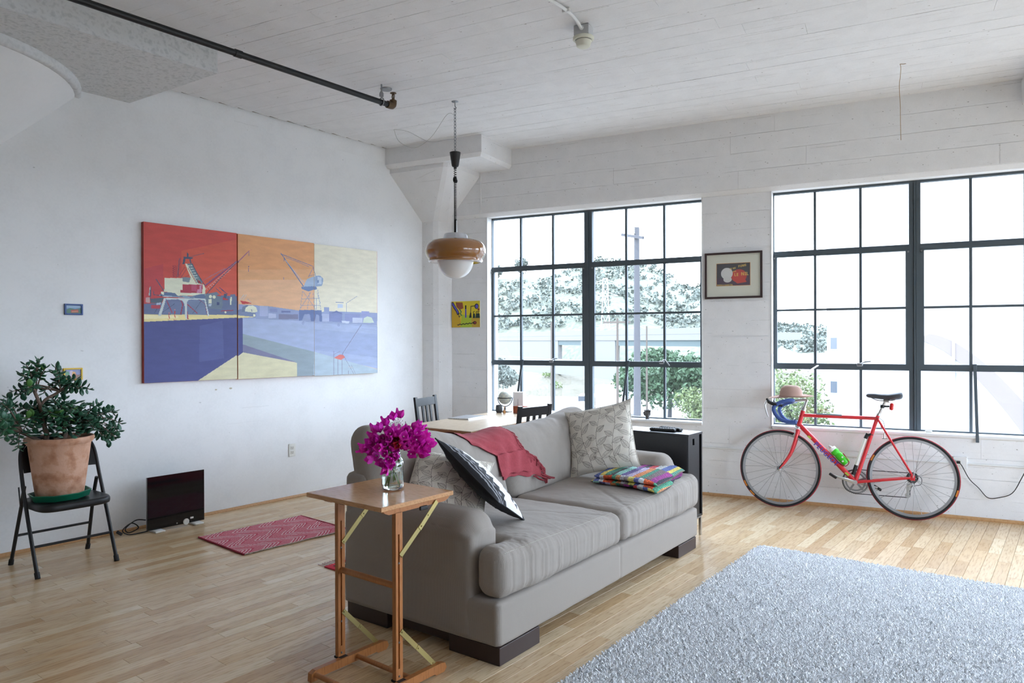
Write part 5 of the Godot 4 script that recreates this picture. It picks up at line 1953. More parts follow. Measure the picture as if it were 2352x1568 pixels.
func bouquet() -> void:
	var at := Vector3(3.287, 0.7803, 3.617)
	var t := thing("glass_jar", "clear glass canning jar of water on the side table", "jar", at, 0)
	var glass := StandardMaterial3D.new()
	glass.resource_name = "jar_glass"
	glass.albedo_color = Color(0.97, 0.99, 0.98, 0.0)
	glass.roughness = 0.02
	glass.refraction_enabled = true
	glass.refraction_scale = 0.05
	var water := StandardMaterial3D.new()
	water.resource_name = "jar_water"
	water.albedo_color = Color(0.98, 1.0, 0.99, 0.0)
	water.roughness = 0.0
	water.refraction_enabled = true
	water.refraction_scale = 0.033
	var mb := MB.new()
	mb.lathe([Vector2(0.0, 0.006), Vector2(0.03, 0.003), Vector2(0.04, 0.0), Vector2(0.048, 0.006), Vector2(0.0505, 0.02), Vector2(0.0505, 0.118), Vector2(0.047, 0.134), Vector2(0.038, 0.145), Vector2(0.036, 0.15), Vector2(0.038, 0.152), Vector2(0.036, 0.155), Vector2(0.036, 0.166), Vector2(0.034, 0.168), Vector2(0.032, 0.166), Vector2(0.032, 0.146), Vector2(0.043, 0.132), Vector2(0.0475, 0.117), Vector2(0.0475, 0.02), Vector2(0.044, 0.009), Vector2(0.0, 0.009)], 48)
	obj("glass", mb, glass, t)
	mb = MB.new()
	mb.lathe([Vector2(0.0, 0.0092), Vector2(0.0438, 0.0092), Vector2(0.0473, 0.0202), Vector2(0.0473, 0.082), Vector2(0.0, 0.082)], 40)
	obj("water", mb, water, t)
	# raised lettering on the glass
	var tm := TextMesh.new()
	var fnt := SystemFont.new()
	fnt.font_names = PackedStringArray(["Droid Sans"])
	tm.font = fnt
	tm.text = "MASON"
	tm.font_size = 16
	tm.pixel_size = 0.0005
	tm.depth = 0.0012
	var tx := inst("raised_letters", tm, glass, t)
	tx.transform = Transform3D(Basis(Vector3.UP, 0.75), Vector3(sin(0.75) * 0.0496, 0.034, cos(0.75) * 0.0496))
	mb = MB.new()
	for q in 2:
		var pts := []
		for k in 40:
			var u := k / 39.0
			var g := 0.75 + lerpf(-0.62, 0.62, u)
			pts.append(Vector3(sin(g) * 0.0507, 0.072 + q * 0.019 + 0.02 * (u - 0.5) + 0.007 * sin(u * 30.0 + q), cos(g) * 0.0507))
		mb.tube(pts, 0.0009, 5)
	obj("raised_script", mb, glass, t)

	var f := thing("bouquet", "bunch of magenta bougainvillea with white sprigs in the jar", "flowers", at, 0)
	var r := RandomNumberGenerator.new()
	r.seed = 19
	var cols := [rgb(232, 36, 204), rgb(220, 28, 186), rgb(240, 74, 216), rgb(198, 22, 154), rgb(236, 48, 196)]
	var mats := []
	for k in cols.size():
		var m := mat("bract_%d" % k, cols[k], 0.6)
		m.backlight_enabled = true
		m.backlight = Color(0.7, 0.16, 0.6)
		mats.append(m)
	var red := mat("bract_red", rgb(206, 44, 70), 0.6)
	var greenm := mat("stem_green", rgb(96, 132, 60), 0.6)
	var bract := []
	for q in 4:
		mb = MB.new()
		for e in 3:
			var g := TAU * e / 3 + r.randf_range(-0.2, 0.2)
			var rows := []
			for i in 6:
				var u := i / 5.0
				var row := PackedVector3Array()
				for j in 5:
					var v := (j - 2) / 2.0
					var ww := 0.0145 * sin(PI * pow(u, 0.62)) + 0.0006
					var l := 0.03 * u
					var p := Vector3(v * ww, 0.016 * u * u + 0.008 * v * v + 0.003 * sin(u * 7.0 + v * 3.0 + q), l * (1.0 - 0.12 * v * v))
					row.append(Basis(Vector3.UP, g) * (Basis(Vector3.RIGHT, -0.5) * p))
				rows.append(row)
			mb.grid(rows)
		bract.append(mb.mesh())
	for k in BLOSSOMS.size():
		var p := Vector3(BLOSSOMS[k][0], BLOSSOMS[k][1], BLOSSOMS[k][2])
		var out := (p - Vector3(0, 0.15, 0) + Vector3(0.03, 0.0, 0.03)).normalized()
		var o := inst("blossom", bract[k % 4], red if k in [28, 29] else mats[r.randi() % 5], f)
		var b := Basis(Quaternion(Vector3.UP, (out + Vector3(r.randfn(), r.randfn(), r.randfn()) * 0.22).normalized())) * Basis(Vector3.UP, r.randf() * TAU)
		o.transform = Transform3D(b.scaled(Vector3.ONE * r.randf_range(1.15, 1.55)), p)
		mb = MB.new()
		mb.tube([Vector3.ZERO, Vector3(0, 0.012, 0)], 0.0013, 5)
		mb.ball(Vector3(0, 0.013, 0), Vector3(0.0028, 0.0018, 0.0028), 6, 4)
		obj("floret", mb, M.cream_plastic, o)
	# extra blossoms inside the bunch
	for k in 34:
		var g := r.randf() * TAU
		var p := Vector3(cos(g) * 0.1 * r.randf(), r.randf_range(0.17, 0.27), sin(g) * 0.1 * r.randf())
		var o := inst("blossom", bract[k % 4], mats[r.randi() % 5], f)
		o.transform = Transform3D(Basis(Quaternion(Vector3.UP, Vector3(cos(g), 0.9, sin(g)).normalized())).scaled(Vector3.ONE * 1.35), p)
	for k in 7:
		mb = MB.new()
		var g := TAU * k / 7
		var foot := Vector3(cos(g + 2.4) * 0.025, 0.014 + 0.012 * (k % 3), sin(g + 2.4) * 0.025)
		mb.tube(spline([foot, Vector3(cos(g) * 0.012, 0.15, sin(g) * 0.012), Vector3(cos(g) * 0.055, 0.25, sin(g) * 0.055)], 5), 0.0021, 6)
		obj("stem", mb, greenm, f)
	for k in 16:
		var g := r.randf() * TAU
		var o := inst("leaf", leaf_mesh(0.032, 0.017), mat("bougain_leaf", rgb(74, 120, 58), 0.5) if k == 0 else M.bougain_leaf, f)
		o.transform = aim(Vector3(cos(g) * 0.07 * r.randf(), r.randf_range(0.1, 0.26), sin(g) * 0.07 * r.randf()), Vector3(cos(g), r.randf_range(-0.3, 0.6), sin(g)))
	# white gypsophila
	var white := mat("sprig_white", rgb(238, 238, 234), 0.7)
	for k in 7:
		mb = MB.new()
		var q := Vector3([0.0, 0.03, -0.02, 0.05, 0.015, -0.01, 0.06][k], [0.3, 0.285, 0.29, 0.275, 0.325, 0.31, 0.26][k], [-0.02, -0.04, 0.01, -0.03, 0.0, -0.05, -0.01][k])
		mb.tube([Vector3(0, 0.18, 0), q], 0.0008, 4)
		for e in 16:
			var d := Vector3(r.randfn(), r.randfn() * 0.7, r.randfn()).normalized() * r.randf_range(0.006, 0.022)
			mb.tube([q - Vector3(0, 0.015, 0), q + d], 0.0005, 3)
			mb.ball(q + d, Vector3.ONE * 0.0028, 6, 4)
		obj("white_sprig", mb, white, f)

# ---------------------------------------------------------------- soft shapes
func nets(sdf: Callable, lo: Vector3, hi: Vector3, cell: float) -> MB:     # surface nets of a distance field
	var nx := int(ceil((hi.x - lo.x) / cell)) + 1
	var ny := int(ceil((hi.y - lo.y) / cell)) + 1
	var nz := int(ceil((hi.z - lo.z) / cell)) + 1
	var f := PackedFloat32Array()
	f.resize(nx * ny * nz)
	for i in nx:
		for j in ny:
			for k in nz:
				f[(i * ny + j) * nz + k] = sdf.call(lo + Vector3(i, j, k) * cell)
	var mb := MB.new()
	var id := PackedInt32Array()
	id.resize(nx * ny * nz)
	id.fill(-1)
	var offs := [Vector3i(0, 0, 0), Vector3i(1, 0, 0), Vector3i(0, 1, 0), Vector3i(1, 1, 0), Vector3i(0, 0, 1), Vector3i(1, 0, 1), Vector3i(0, 1, 1), Vector3i(1, 1, 1)]
	var edges := [[0, 1], [2, 3], [4, 5], [6, 7], [0, 2], [1, 3], [4, 6], [5, 7], [0, 4], [1, 5], [2, 6], [3, 7]]
	for i in nx - 1:
		for j in ny - 1:
			for k in nz - 1:
				var base := (i * ny + j) * nz + k
				var v0 := f[base]
				var q := [v0, f[base + ny * nz], f[base + nz], f[base + ny * nz + nz], f[base + 1], f[base + ny * nz + 1], f[base + nz + 1], f[base + ny * nz + nz + 1]]
				var mask := 0
				for e in 8:
					if q[e] < 0:
						mask += 1
				if mask == 0 or mask == 8:
					continue
				var sum := Vector3.ZERO
				var c := 0
				for e in edges:
					var a: float = q[e[0]]
					var b: float = q[e[1]]
					if (a < 0) != (b < 0):
						var t := a / (a - b)
						sum += Vector3(offs[e[0]]).lerp(Vector3(offs[e[1]]), t)
						c += 1
				var g := Vector3(q[1] + q[3] + q[5] + q[7] - q[0] - q[2] - q[4] - q[6], q[2] + q[3] + q[6] + q[7] - q[0] - q[1] - q[4] - q[5], q[4] + q[5] + q[6] + q[7] - q[0] - q[1] - q[2] - q[3])
				id[base] = mb.add(lo + (Vector3(i, j, k) + sum / c) * cell, g.normalized())
	for i in range(1, nx - 1):
		for j in range(1, ny - 1):
			for k in range(1, nz - 1):
				var b := (i * ny + j) * nz + k
				var s0 := f[b] < 0
				for ax in 3:
					var step: int = [ny * nz, nz, 1][ax]
					if s0 == (f[b + step] < 0):
						continue
					var u: int = [nz, 1, ny * nz][ax]
					var w: int = [1, ny * nz, nz][ax]
					var a0 := id[b - u - w]
					var a1 := id[b - w]
					var a2 := id[b]
					var a3 := id[b - u]
					if a0 < 0 or a1 < 0 or a2 < 0 or a3 < 0:
						continue
					if s0:
						mb.tri(a0, a1, a2)
						mb.tri(a0, a2, a3)
					else:
						mb.tri(a0, a2, a1)
						mb.tri(a0, a3, a2)
	return mb


func sd_box(p: Vector3, lo: Vector3, hi: Vector3, r: float) -> float:
	var h := (hi - lo) / 2 - Vector3(r, r, r)
	var q := (p - (lo + hi) / 2).abs() - h
	return Vector3(maxf(q.x, 0), maxf(q.y, 0), maxf(q.z, 0)).length() + minf(maxf(q.x, maxf(q.y, q.z)), 0.0) - r


func smin(a: float, b: float, k: float) -> float:
	var h := maxf(k - absf(a - b), 0.0) / k
	return minf(a, b) - h * h * k * 0.25


func sd_cap(p: Vector3, a: Vector3, b: Vector3, ra: float, rb: float) -> float:
	var t := clampf((p - a).dot(b - a) / (b - a).length_squared(), 0, 1)
	return p.distance_to(a.lerp(b, t)) - lerpf(ra, rb, t)


func rib_uv(mb: MB) -> MB:                 # cord of the upholstery runs over top and front
	for k in mb.v.size():
		var p := mb.v[k]
		var n := mb.n[k].abs()
		mb.t[k] = Vector2((p.x if n.z > 0.75 else p.z) * 3.2, (p.y + p.x) * 3.2)
	return mb


func gather(z: float, sd: float) -> float:
	return 0.7 * noise.get_noise_2d(z * 34.0, sd) + 0.6 * noise.get_noise_2d(z * 80.0, sd + 9.0)


func seat_sdf(p: Vector3, far: bool) -> float:
	var q := p
	if far:
		q.z = -q.z
	var top := 0.472 + 0.05 * pow(clampf(q.z / 1.13, 0, 1), 2.0)
	q.y = 0.285 + (q.y - 0.285) * 0.215 / (top - 0.285)
	var d := sd_box(q, Vector3(-0.26, 0.287, 0.004), Vector3(0.535, 0.5, 0.95), 0.062)
	d = smin(d, sd_box(q, Vector3(0.37, 0.287, 0.7), Vector3(0.535, 0.5, 1.152), 0.062), 0.03)
	var u := clampf((q.x - 0.13) / 0.41, -1, 1)
	var w := clampf((q.z - 0.48) / 0.5, -1, 1)
	if q.y > 0.42:
		d -= 0.028 * (1 - u * u) * (1 - w * w)
	var near := clampf((p.x - 0.12) / 0.4, 0, 1)
	d -= 0.0042 * gather(p.z + p.x * 0.25 + (3.0 if far else 0.0), 4.0) * near
	d -= 0.006 * noise.get_noise_3d(p.x * 4.5, p.y * 4.0, p.z * 4.5 + (7.0 if far else 0.0))
	# deeper crease fanning from the middle seam
	var cr := absf(p.z * (1.0 if far else -1.0) + 0.12 + (0.5 - p.x) * 0.75)
	d += 0.006 * exp(-cr * cr / 0.0004) * clampf((p.x + 0.1) / 0.4, 0, 1)
	return d


func back_sdf(p: Vector3, far: bool) -> float:
	var zz := p.z
	var lo_z := -1.1 if far else 0.02
	var hi_z := 0.01 if far else 1.13
	var w := clampf((zz - lo_z) / (hi_z - lo_z), 0, 1)
	var top := (lerpf(0.955, 0.885, w) - 0.03 * sin(PI * w)) if far else (lerpf(0.865, 1.0, smoothstep(0.1, 0.95, w)))
	var q := p
	q.x += (q.y - 0.47) * 0.2
	var h := (top - 0.42)
	q.y = 0.42 + (q.y - 0.42) * 0.5 / h
	var d := sd_box(q, Vector3(-0.44, 0.42, lo_z), Vector3(-0.235, 0.92, hi_z), 0.085)
	var u := clampf((q.y - 0.67) / 0.25, -1, 1)
	var ww := w * 2 - 1
	d -= 0.05 * (1 - u * u) * (1 - ww * ww)
	d -= 0.012 * noise.get_noise_3d(p.x * 2.5, p.y * 3.2 + p.z * 1.5, p.z * 4.0 + (11.0 if far else 0.0))
	# dents where people lean and where the two cushions meet
	var a := Vector2(p.z - (-0.62 if far else 0.36), p.y - 0.82)
	var r1 := absf(a.x * 0.85 + a.y * 0.9)
	d += 0.012 * exp(-r1 * r1 / 0.0012) * exp(-a.length_squared() / 0.03)
	var r2 := absf(a.x * 0.3 + a.y + 0.07)
	d += 0.010 * exp(-r2 * r2 / 0.0009) * exp(-a.length_squared() / 0.05)
	return d


func sofa_solid(p: Vector3) -> float:
	return minf(minf(seat_sdf(p, false), seat_sdf(p, true)), minf(back_sdf(p, false), back_sdf(p, true)))


func on_surface(sdf: Callable, from: Vector3, dir: Vector3, lift := 0.0) -> Vector3:
	var p := from
	for k in 48:
		var d: float = sdf.call(p) - lift
		if d < 0.0006:
			break
		p += dir * maxf(d * 0.7, 0.0004)
		if (p - from).length() > 1.5:
			break
	return p


func pillow(called: String, label: String, at: Vector3, b: Basis, w: float, h: float, t: float, m: Material, sd: int, group := "", back_m: Material = null) -> Node3D:
	var th := thing(called, label, "cushion", at, 0, group)
	for side in [1.0, -1.0]:
		var rows := []
		var k := 26
		for i in k + 1:
			var row := PackedVector3Array()
			for j in k + 1:
				var u := j / float(k) * 2 - 1
				var v := i / float(k) * 2 - 1
				# edges bow inwards between the four corners
				var x := u * w / 2 * (1.0 - 0.075 * (1 - pow(v, 4)) * pow(absf(u), 3))
				var y := v * h / 2 * (1.0 - 0.075 * (1 - pow(u, 4)) * pow(absf(v), 3))
				var f := pow(maxf(0, 1 - u * u), 0.55) * pow(maxf(0, 1 - v * v), 0.55)
				var wr := 0.006 * noise.get_noise_2d(u * 5 + sd * 3.1, v * 5 + side) + 0.004 * noise.get_noise_2d(u * 13 + sd, v * 11)
				var edge := clampf((1 - absf(u)) * 8, 0, 1) * clampf((1 - absf(v)) * 8, 0, 1)
				row.append(b * Vector3(x, y, side * (t / 2 * f + wr * edge + 0.001)))
			rows.append(row)
		var mb := MB.new()
		mb.grid(rows, false, false, side < 0)
		for q in mb.t.size():
			mb.t[q].y = 1.0 - mb.t[q].y
		obj("front" if side > 0 else "back", mb, back_m if back_m and side < 0 else m, th)
	var loop := []
	for s in 4:
		for k in 12:
			var e := k / 12.0 * 2 - 1
			var uv: Vector2 = [Vector2(e, -1), Vector2(1, e), Vector2(-e, 1), Vector2(-1, -e)][s]
			var x := uv.x * w / 2 * (1.0 - 0.075 * (1 - pow(uv.y, 4)) * pow(absf(uv.x), 3))
			var y := uv.y * h / 2 * (1.0 - 0.075 * (1 - pow(uv.x, 4)) * pow(absf(uv.y), 3))
			loop.append(b * Vector3(x, y, 0))
	var pb := MB.new()
	pb.tube(loop, 0.0035, 6, false, true)
	obj("seam", pb, M.get("seam_" + called, m), th)
	return th


func leaf_print(im: Image, o: Vector2, dir: float, l: float, w: float, col: Color) -> void:
	var x := Vector2(cos(dir), sin(dir))
	var y := Vector2(-x.y, x.x)
	var a := []
	var b := []
	for k in 15:
		var u := k / 14.0
		var ww := w * sin(PI * pow(u, 0.8)) * (1.0 - 0.25 * u)
		a.append(o + x * l * u + y * ww)
		b.append(o + x * l * u - y * ww)
	stroke(im, a, 2.2, col)
	stroke(im, b, 2.2, col)
	stroke(im, [o - x * l * 0.15, o + x * l], 2.0, col)
	for k in range(2, 12):
		var u := k / 14.0
		var p := o + x * l * u
		stroke(im, [p, a[mini(k + 2, 14)] * 0.92 + p * 0.08], 1.4, col)
		stroke(im, [p, b[mini(k + 2, 14)] * 0.92 + p * 0.08], 1.4, col)


# ---------------------------------------------------------------- sofa and what lies on it
func sofa_group() -> void:
	var at := Vector3(3.17, 0, 2.256)
	var turn := 0.0346
	var sofa := thing("sofa", "large taupe corduroy sofa with deep seat cushions", "sofa", at, turn)
	var cord := Image.create(64, 64, false, Image.FORMAT_RGB8)
	for x in 64:
		var k := 0.9 + 0.1 * sin(TAU * x / 8.0) + 0.02 * sin(x * 1.7)
		for y in 64:
			var q := k * rng.randf_range(0.965, 1.0)
			cord.set_pixel(x, y, Color(minf(1, q), minf(1, q), minf(1, q)))
	var ctex := tex_of(cord)
	var fab := mat("corduroy", rgb(172, 163, 155), 0.92)
	fab.albedo_texture = ctex
	fab.uv1_scale = Vector3(12, 1.4, 1)
	fab.heightmap_enabled = true
	fab.heightmap_texture = ctex
	fab.heightmap_scale = 0.06
	fab.rim_enabled = true
	fab.rim = 0.35
	fab.rim_tint = 0.6
	var dark := mat("sofa_foot_wood", rgb(50, 34, 32), 0.4)
	# base, back frame and arms
	var base := func(p: Vector3) -> float:
		var d := sd_box(p, Vector3(-0.515, 0.078, -1.155), Vector3(0.515, 0.286, 1.155), 0.022)
		d -= 0.003 * noise.get_noise_3d(p.x * 3, p.y * 6, p.z * 3)
		d += 0.004 * exp(-pow(p.z, 2) / 0.00006) * float(p.x > 0.45)
		return d
	obj("base", rib_uv(nets(base, Vector3(-0.55, 0.04, -1.19), Vector3(0.55, 0.32, 1.19), 0.018)), fab, sofa)
	var back := func(p: Vector3) -> float:
		return sd_box(p, Vector3(-0.517, 0.2, -1.15), Vector3(-0.35, 0.77, 1.15), 0.04) - 0.003 * noise.get_noise_3d(p.x * 4, p.y * 4, p.z * 4)
	obj("back_frame", rib_uv(nets(back, Vector3(-0.56, 0.16, -1.19), Vector3(-0.31, 0.81, 1.19), 0.018)), fab, sofa)
	for s in [1.0, -1.0]:
		var arm := func(p: Vector3) -> float:
			var z: float = p.z * s
			var d := sd_box(Vector3(p.x, p.y, z), Vector3(-0.512, 0.08, 0.952), Vector3(0.362, 0.64, 1.158), 0.03)
			var e := sd_box(Vector3(p.x, p.y, z), Vector3(-0.512, 0.3, 0.94), Vector3(0.366, 0.655, 1.16), 0.095)
			return smin(maxf(d, p.y - 0.56), e, 0.02) - 0.003 * noise.get_noise_3d(p.x * 4, p.y * 4, p.z * 4 + 5)
		obj("arm", rib_uv(nets(arm, Vector3(-0.55, 0.04, 0.9 if s > 0 else -1.2), Vector3(0.41, 0.7, 1.2 if s > 0 else -0.9), 0.016)), fab, sofa)
	for far in [false, true]:
		var f := func(p: Vector3) -> float: return seat_sdf(p, far)
		var sc := obj("seat_cushion", rib_uv(nets(f, Vector3(-0.3, 0.25, -1.19 if far else -0.03), Vector3(0.58, 0.6, 0.03 if far else 1.19), 0.0125)), fab, sofa)
		var mb := MB.new()
		var z := 0.06
		while z < 1.1:
			var zz := -z if far else z
			var p0 := on_surface(f, Vector3(0.62, 0.6, zz), Vector3(-0.72, -0.69, 0).normalized(), 0.0006)
			var p1 := on_surface(f, Vector3(0.62, 0.6, zz + 0.008), Vector3(-0.72, -0.69, 0).normalized(), 0.0006)
			mb.tube([p0, p1], 0.0012, 4)
			z += 0.0125
		obj("stitching", mb, mat("pale_thread", rgb(214, 208, 200), 0.8), sc)
		var g := func(p: Vector3) -> float: return back_sdf(p, far)
		obj("back_cushion", rib_uv(nets(g, Vector3(-0.62, 0.38, -1.16 if far else -0.03), Vector3(-0.06, 1.08, 0.05 if far else 1.19), 0.0145)), fab, sofa)
	for a in [[0.36, 0.98, 0.3, 0.32], [-0.36, 0.98, 0.3, 0.3], [0.36, -0.98, 0.3, 0.3], [-0.36, -0.98, 0.3, 0.3]]:
		var mb := MB.new()
		mb.rbox(Vector3(a[0], 0.041, a[1]), Vector3(a[2], 0.082, a[3]), 0.004)
		obj("foot", mb, dark, sofa)
	var mb := MB.new()
	mb.rbox(Vector3(-0.02, 0.05, 1.09), Vector3(0.62, 0.06, 0.02), 0.004)
	obj("skirt_board", mb, dark, sofa)

	# printed leaf cushions
	var im := Image.create(640, 640, false, Image.FORMAT_RGB8)
	im.fill(rgb(226, 220, 208))
	var ink := rgb(92, 82, 74)
	var r := RandomNumberGenerator.new()
	r.seed = 4
	for k in 5:
		var x0 := 60.0 + k * 135.0
		var pts := []
		for i in 12:
			pts.append(Vector2(x0 + 30 * sin(i * 0.6 + k), 660 - i * 62))
		stroke(im, pts, 2.4, ink)
		for i in range(1, 11):
			var side := -1.0 if i % 2 else 1.0
			leaf_print(im, pts[i] + Vector2(side * 6, 0), -PI / 2 + side * r.randf_range(0.6, 1.25), r.randf_range(80, 125), r.randf_range(22, 32), ink.lerp(rgb(226, 220, 208), 0.15 * (i % 3)))
	var leafm := StandardMaterial3D.new()
	leafm.resource_name = "leaf_print_cotton"
	leafm.albedo_texture = tex_of(im)
	leafm.roughness = 0.85
	# right: corners measured on the sofa
	var c0 := Vector3(2.74, 0.925, 1.47)
	var c1 := Vector3(3.17, 0.985, 1.36)
	var c2 := Vector3(3.42, 0.64, 1.46)
	var c3 := Vector3(3.05, 0.50, 1.62)
	var o := (c0 + c1 + c2 + c3) / 4
	var ux := ((c1 + c2) - (c0 + c3)).normalized()
	var nn := ux.cross((c0 + c1) - (c2 + c3)).normalized()
	var bs := Basis(ux, nn.cross(ux), nn)
	pillow("leaf_cushion", "cream cushion with leaf outlines leaning at the window end of the sofa", o, bs, 0.5, 0.5, 0.16, leafm, 1, "leaf print cushions")
	c0 = Vector3(2.86, 0.84, 3.12)
	c1 = Vector3(3.10, 0.79, 2.95)
	c2 = Vector3(3.45, 0.56, 3.03)
	c3 = Vector3(3.18, 0.63, 3.27)
	o = (c0 + c1 + c2 + c3) / 4
	ux = ((c1 + c2) - (c0 + c3)).normalized()
	nn = ux.cross((c0 + c1) - (c2 + c3)).normalized()
	bs = Basis(ux, nn.cross(ux), nn)
	pillow("leaf_cushion", "cream cushion with leaf outlines behind the black and white cushion", o, bs, 0.43, 0.45, 0.13, leafm, 2, "leaf print cushions")
	# black and white cushion
	im = Image.create(256, 256, false, Image.FORMAT_RGB8)
	im.fill(rgb(226, 226, 226))
	fill_poly(im, P2([0, 0, 256, 0, 256, 24, 0, 24]), rgb(24, 25, 30))
	fill_poly(im, P2([0, 190, 256, 190, 256, 256, 0, 256]), rgb(30, 31, 36))
	for k in 9:
		fill_poly(im, P2([k * 30, 190, k * 30 + 15, 168, k * 30 + 30, 190]), rgb(40, 42, 48))
		fill_poly(im, P2([k * 30 + 5, 204, k * 30 + 15, 196, k * 30 + 25, 204, k * 30 + 15, 212]), rgb(130, 132, 140))
	for y in [218, 234]:
		fill_poly(im, P2([0, y, 256, y, 256, y + 6, 0, y + 6]), rgb(150, 152, 158))
	for k in 5:
		fill_poly(im, P2([20 + k * 46, 70, 40 + k * 46, 50, 60 + k * 46, 70, 52 + k * 46, 96, 28 + k * 46, 96]), rgb(70, 72, 80))
		fill_poly(im, P2([34 + k * 46, 70, 46 + k * 46, 70, 46 + k * 46, 86, 34 + k * 46, 86]), rgb(226, 226, 226))
	var bw := StandardMaterial3D.new()
	bw.resource_name = "ikat_cotton"
	bw.albedo_texture = tex_of(im)
	bw.roughness = 0.85
	mat("seam_ikat_cushion", rgb(22, 23, 28), 0.8)
	nn = Vector3(0.47, 0.72, -0.5).normalized()
	var down := Vector3(0.86, -0.51, 0.0)
	down = (down - nn * down.dot(nn)).normalized()
	bs = Basis(down, nn.cross(down), nn)
	pillow("ikat_cushion", "black and white patterned cushion leaning beside the near arm", Vector3(3.29, 0.722, 3.0), bs, 0.51, 0.42, 0.12, bw, 3, "", M.seam_ikat_cushion)

	throw_blanket(at, turn)
	knitted_blanket()


func throw_blanket(at: Vector3, turn: float) -> void:
	var t := thing("throw_blanket", "fringed dusty red wool throw over the sofa back", "blanket", at, turn)
	var wool := mat("red_wool", rgb(176, 74, 84), 0.95, 0.0, noise_tex(0.05, 3, [0.0, Color(0.85, 0.85, 0.85), 1.0, Color(1, 1, 1)], 256), Vector3(9, 3, 9), false)
	bump(wool, M.fine, 0.15)
	wool.rim_enabled = true
	wool.rim = 0.5
	wool.rim_tint = 0.7
	var solid := func(p: Vector3) -> float: return smin(back_sdf(p, false), back_sdf(p, true), 0.16)
	var rows := []
	var n := 44
	var wn := 22
	var edge := []
	for i in n + 1:
		var u := i / float(n)
		var row := PackedVector3Array()
		for j in wn + 1:
			var w := j / float(wn)
			var za := lerpf(0.40, 0.10, smoothstep(0.1, 0.7, u))
			var zb := lerpf(-0.06, -0.27, smoothstep(0.1, 1.0, u))
			var z := lerpf(za, zb, w) + 0.012 * sin(u * 9.0 + w * 3.0)
			var fold := 0.010 * (0.5 + 0.5 * sin(w * 17.0 + u * 4.0)) * smoothstep(0.05, 0.4, u) + 0.006 * noise.get_noise_2d(w * 6, u * 5)
			var ang := lerpf(2.25, -0.86, minf(u / 0.92, 1.0))
			var axis := Vector3(-0.33, 0.70, z)
			var dir := Vector3(cos(ang), sin(ang), 0)
			var p := on_surface(solid, axis + dir * 0.45, -dir, 0.007)
			p += dir * fold
			if p.y < 0.505:
				p = Vector3(p.x + (0.505 - p.y) * 0.8, 0.505 + 0.25 * fold, p.z)
			row.append(p)
			if j == wn:
				edge.append(p)
		rows.append(row)
	var mb := MB.new()
	mb.grid(rows, false, false, true)
	var under := []
	for row in rows:
		var q := PackedVector3Array()
		for p in row:
			q.append(p - Vector3(0.004, 0.003, 0))
		under.append(q)
	mb.grid(under, false, false, false)
	obj("cloth", mb, wool, t)
	# a second folded layer lower down
	rows = []
	for i in 20:
		var u := 0.5 + 0.36 * i / 19.0
		var row := PackedVector3Array()
		for j in 15:
			var w := j / 14.0
			var z := lerpf(0.16, -0.13, w) - 0.02 * u
			var ang := lerpf(2.25, -0.86, minf(u / 0.92, 1.0))
			var dir := Vector3(cos(ang), sin(ang), 0)
			var p := on_surface(solid, Vector3(-0.33, 0.70, z) + dir * 0.45, -dir, 0.022)
			row.append(p + dir * (0.006 * sin(w * 15.0 + u * 7.0) + (0.005 if i > 16 else 0.0)))
		rows.append(row)
	mb = MB.new()
	mb.grid(rows, false, false, true)
	var u2 := []
	for row in rows:
		var q := PackedVector3Array()
		for p in row:
			q.append(p - Vector3(0.008, 0.004, 0))
		u2.append(q)
	mb.grid(u2, false, false, false)
	obj("fold", mb, wool, t)
	# twisted fringe along the right-hand edge and the lower corner
	var r := RandomNumberGenerator.new()
	r.seed = 6
	mb = MB.new()
	for i in range(4, edge.size()):
		for q in 2:
			var p: Vector3 = edge[i]
			var a := p + Vector3(r.randf_range(0, 0.012), r.randf_range(-0.035, -0.015), r.randf_range(-0.045, -0.02))
			var b := a + Vector3(r.randf_range(0.0, 0.01), r.randf_range(-0.04, -0.02), r.randf_range(-0.012, 0.005))
			mb.tube(spline([p, a, b], 3), 0.0032, 5)
	for i in 9:
		var p: Vector3 = edge[edge.size() - 1] + Vector3(-0.005, 0.004, 0.09 - i * 0.014)
		var q := p + Vector3(r.randf_range(0.03, 0.06), -0.02, r.randf_range(-0.03, 0.0))
		q.y = maxf(q.y, 0.49)
		mb.tube(spline([p, q, q + Vector3(r.randf_range(0.02, 0.05), -0.004, r.randf_range(-0.04, 0.01))], 3), 0.004, 5)
	obj("fringe", mb, wool, t)


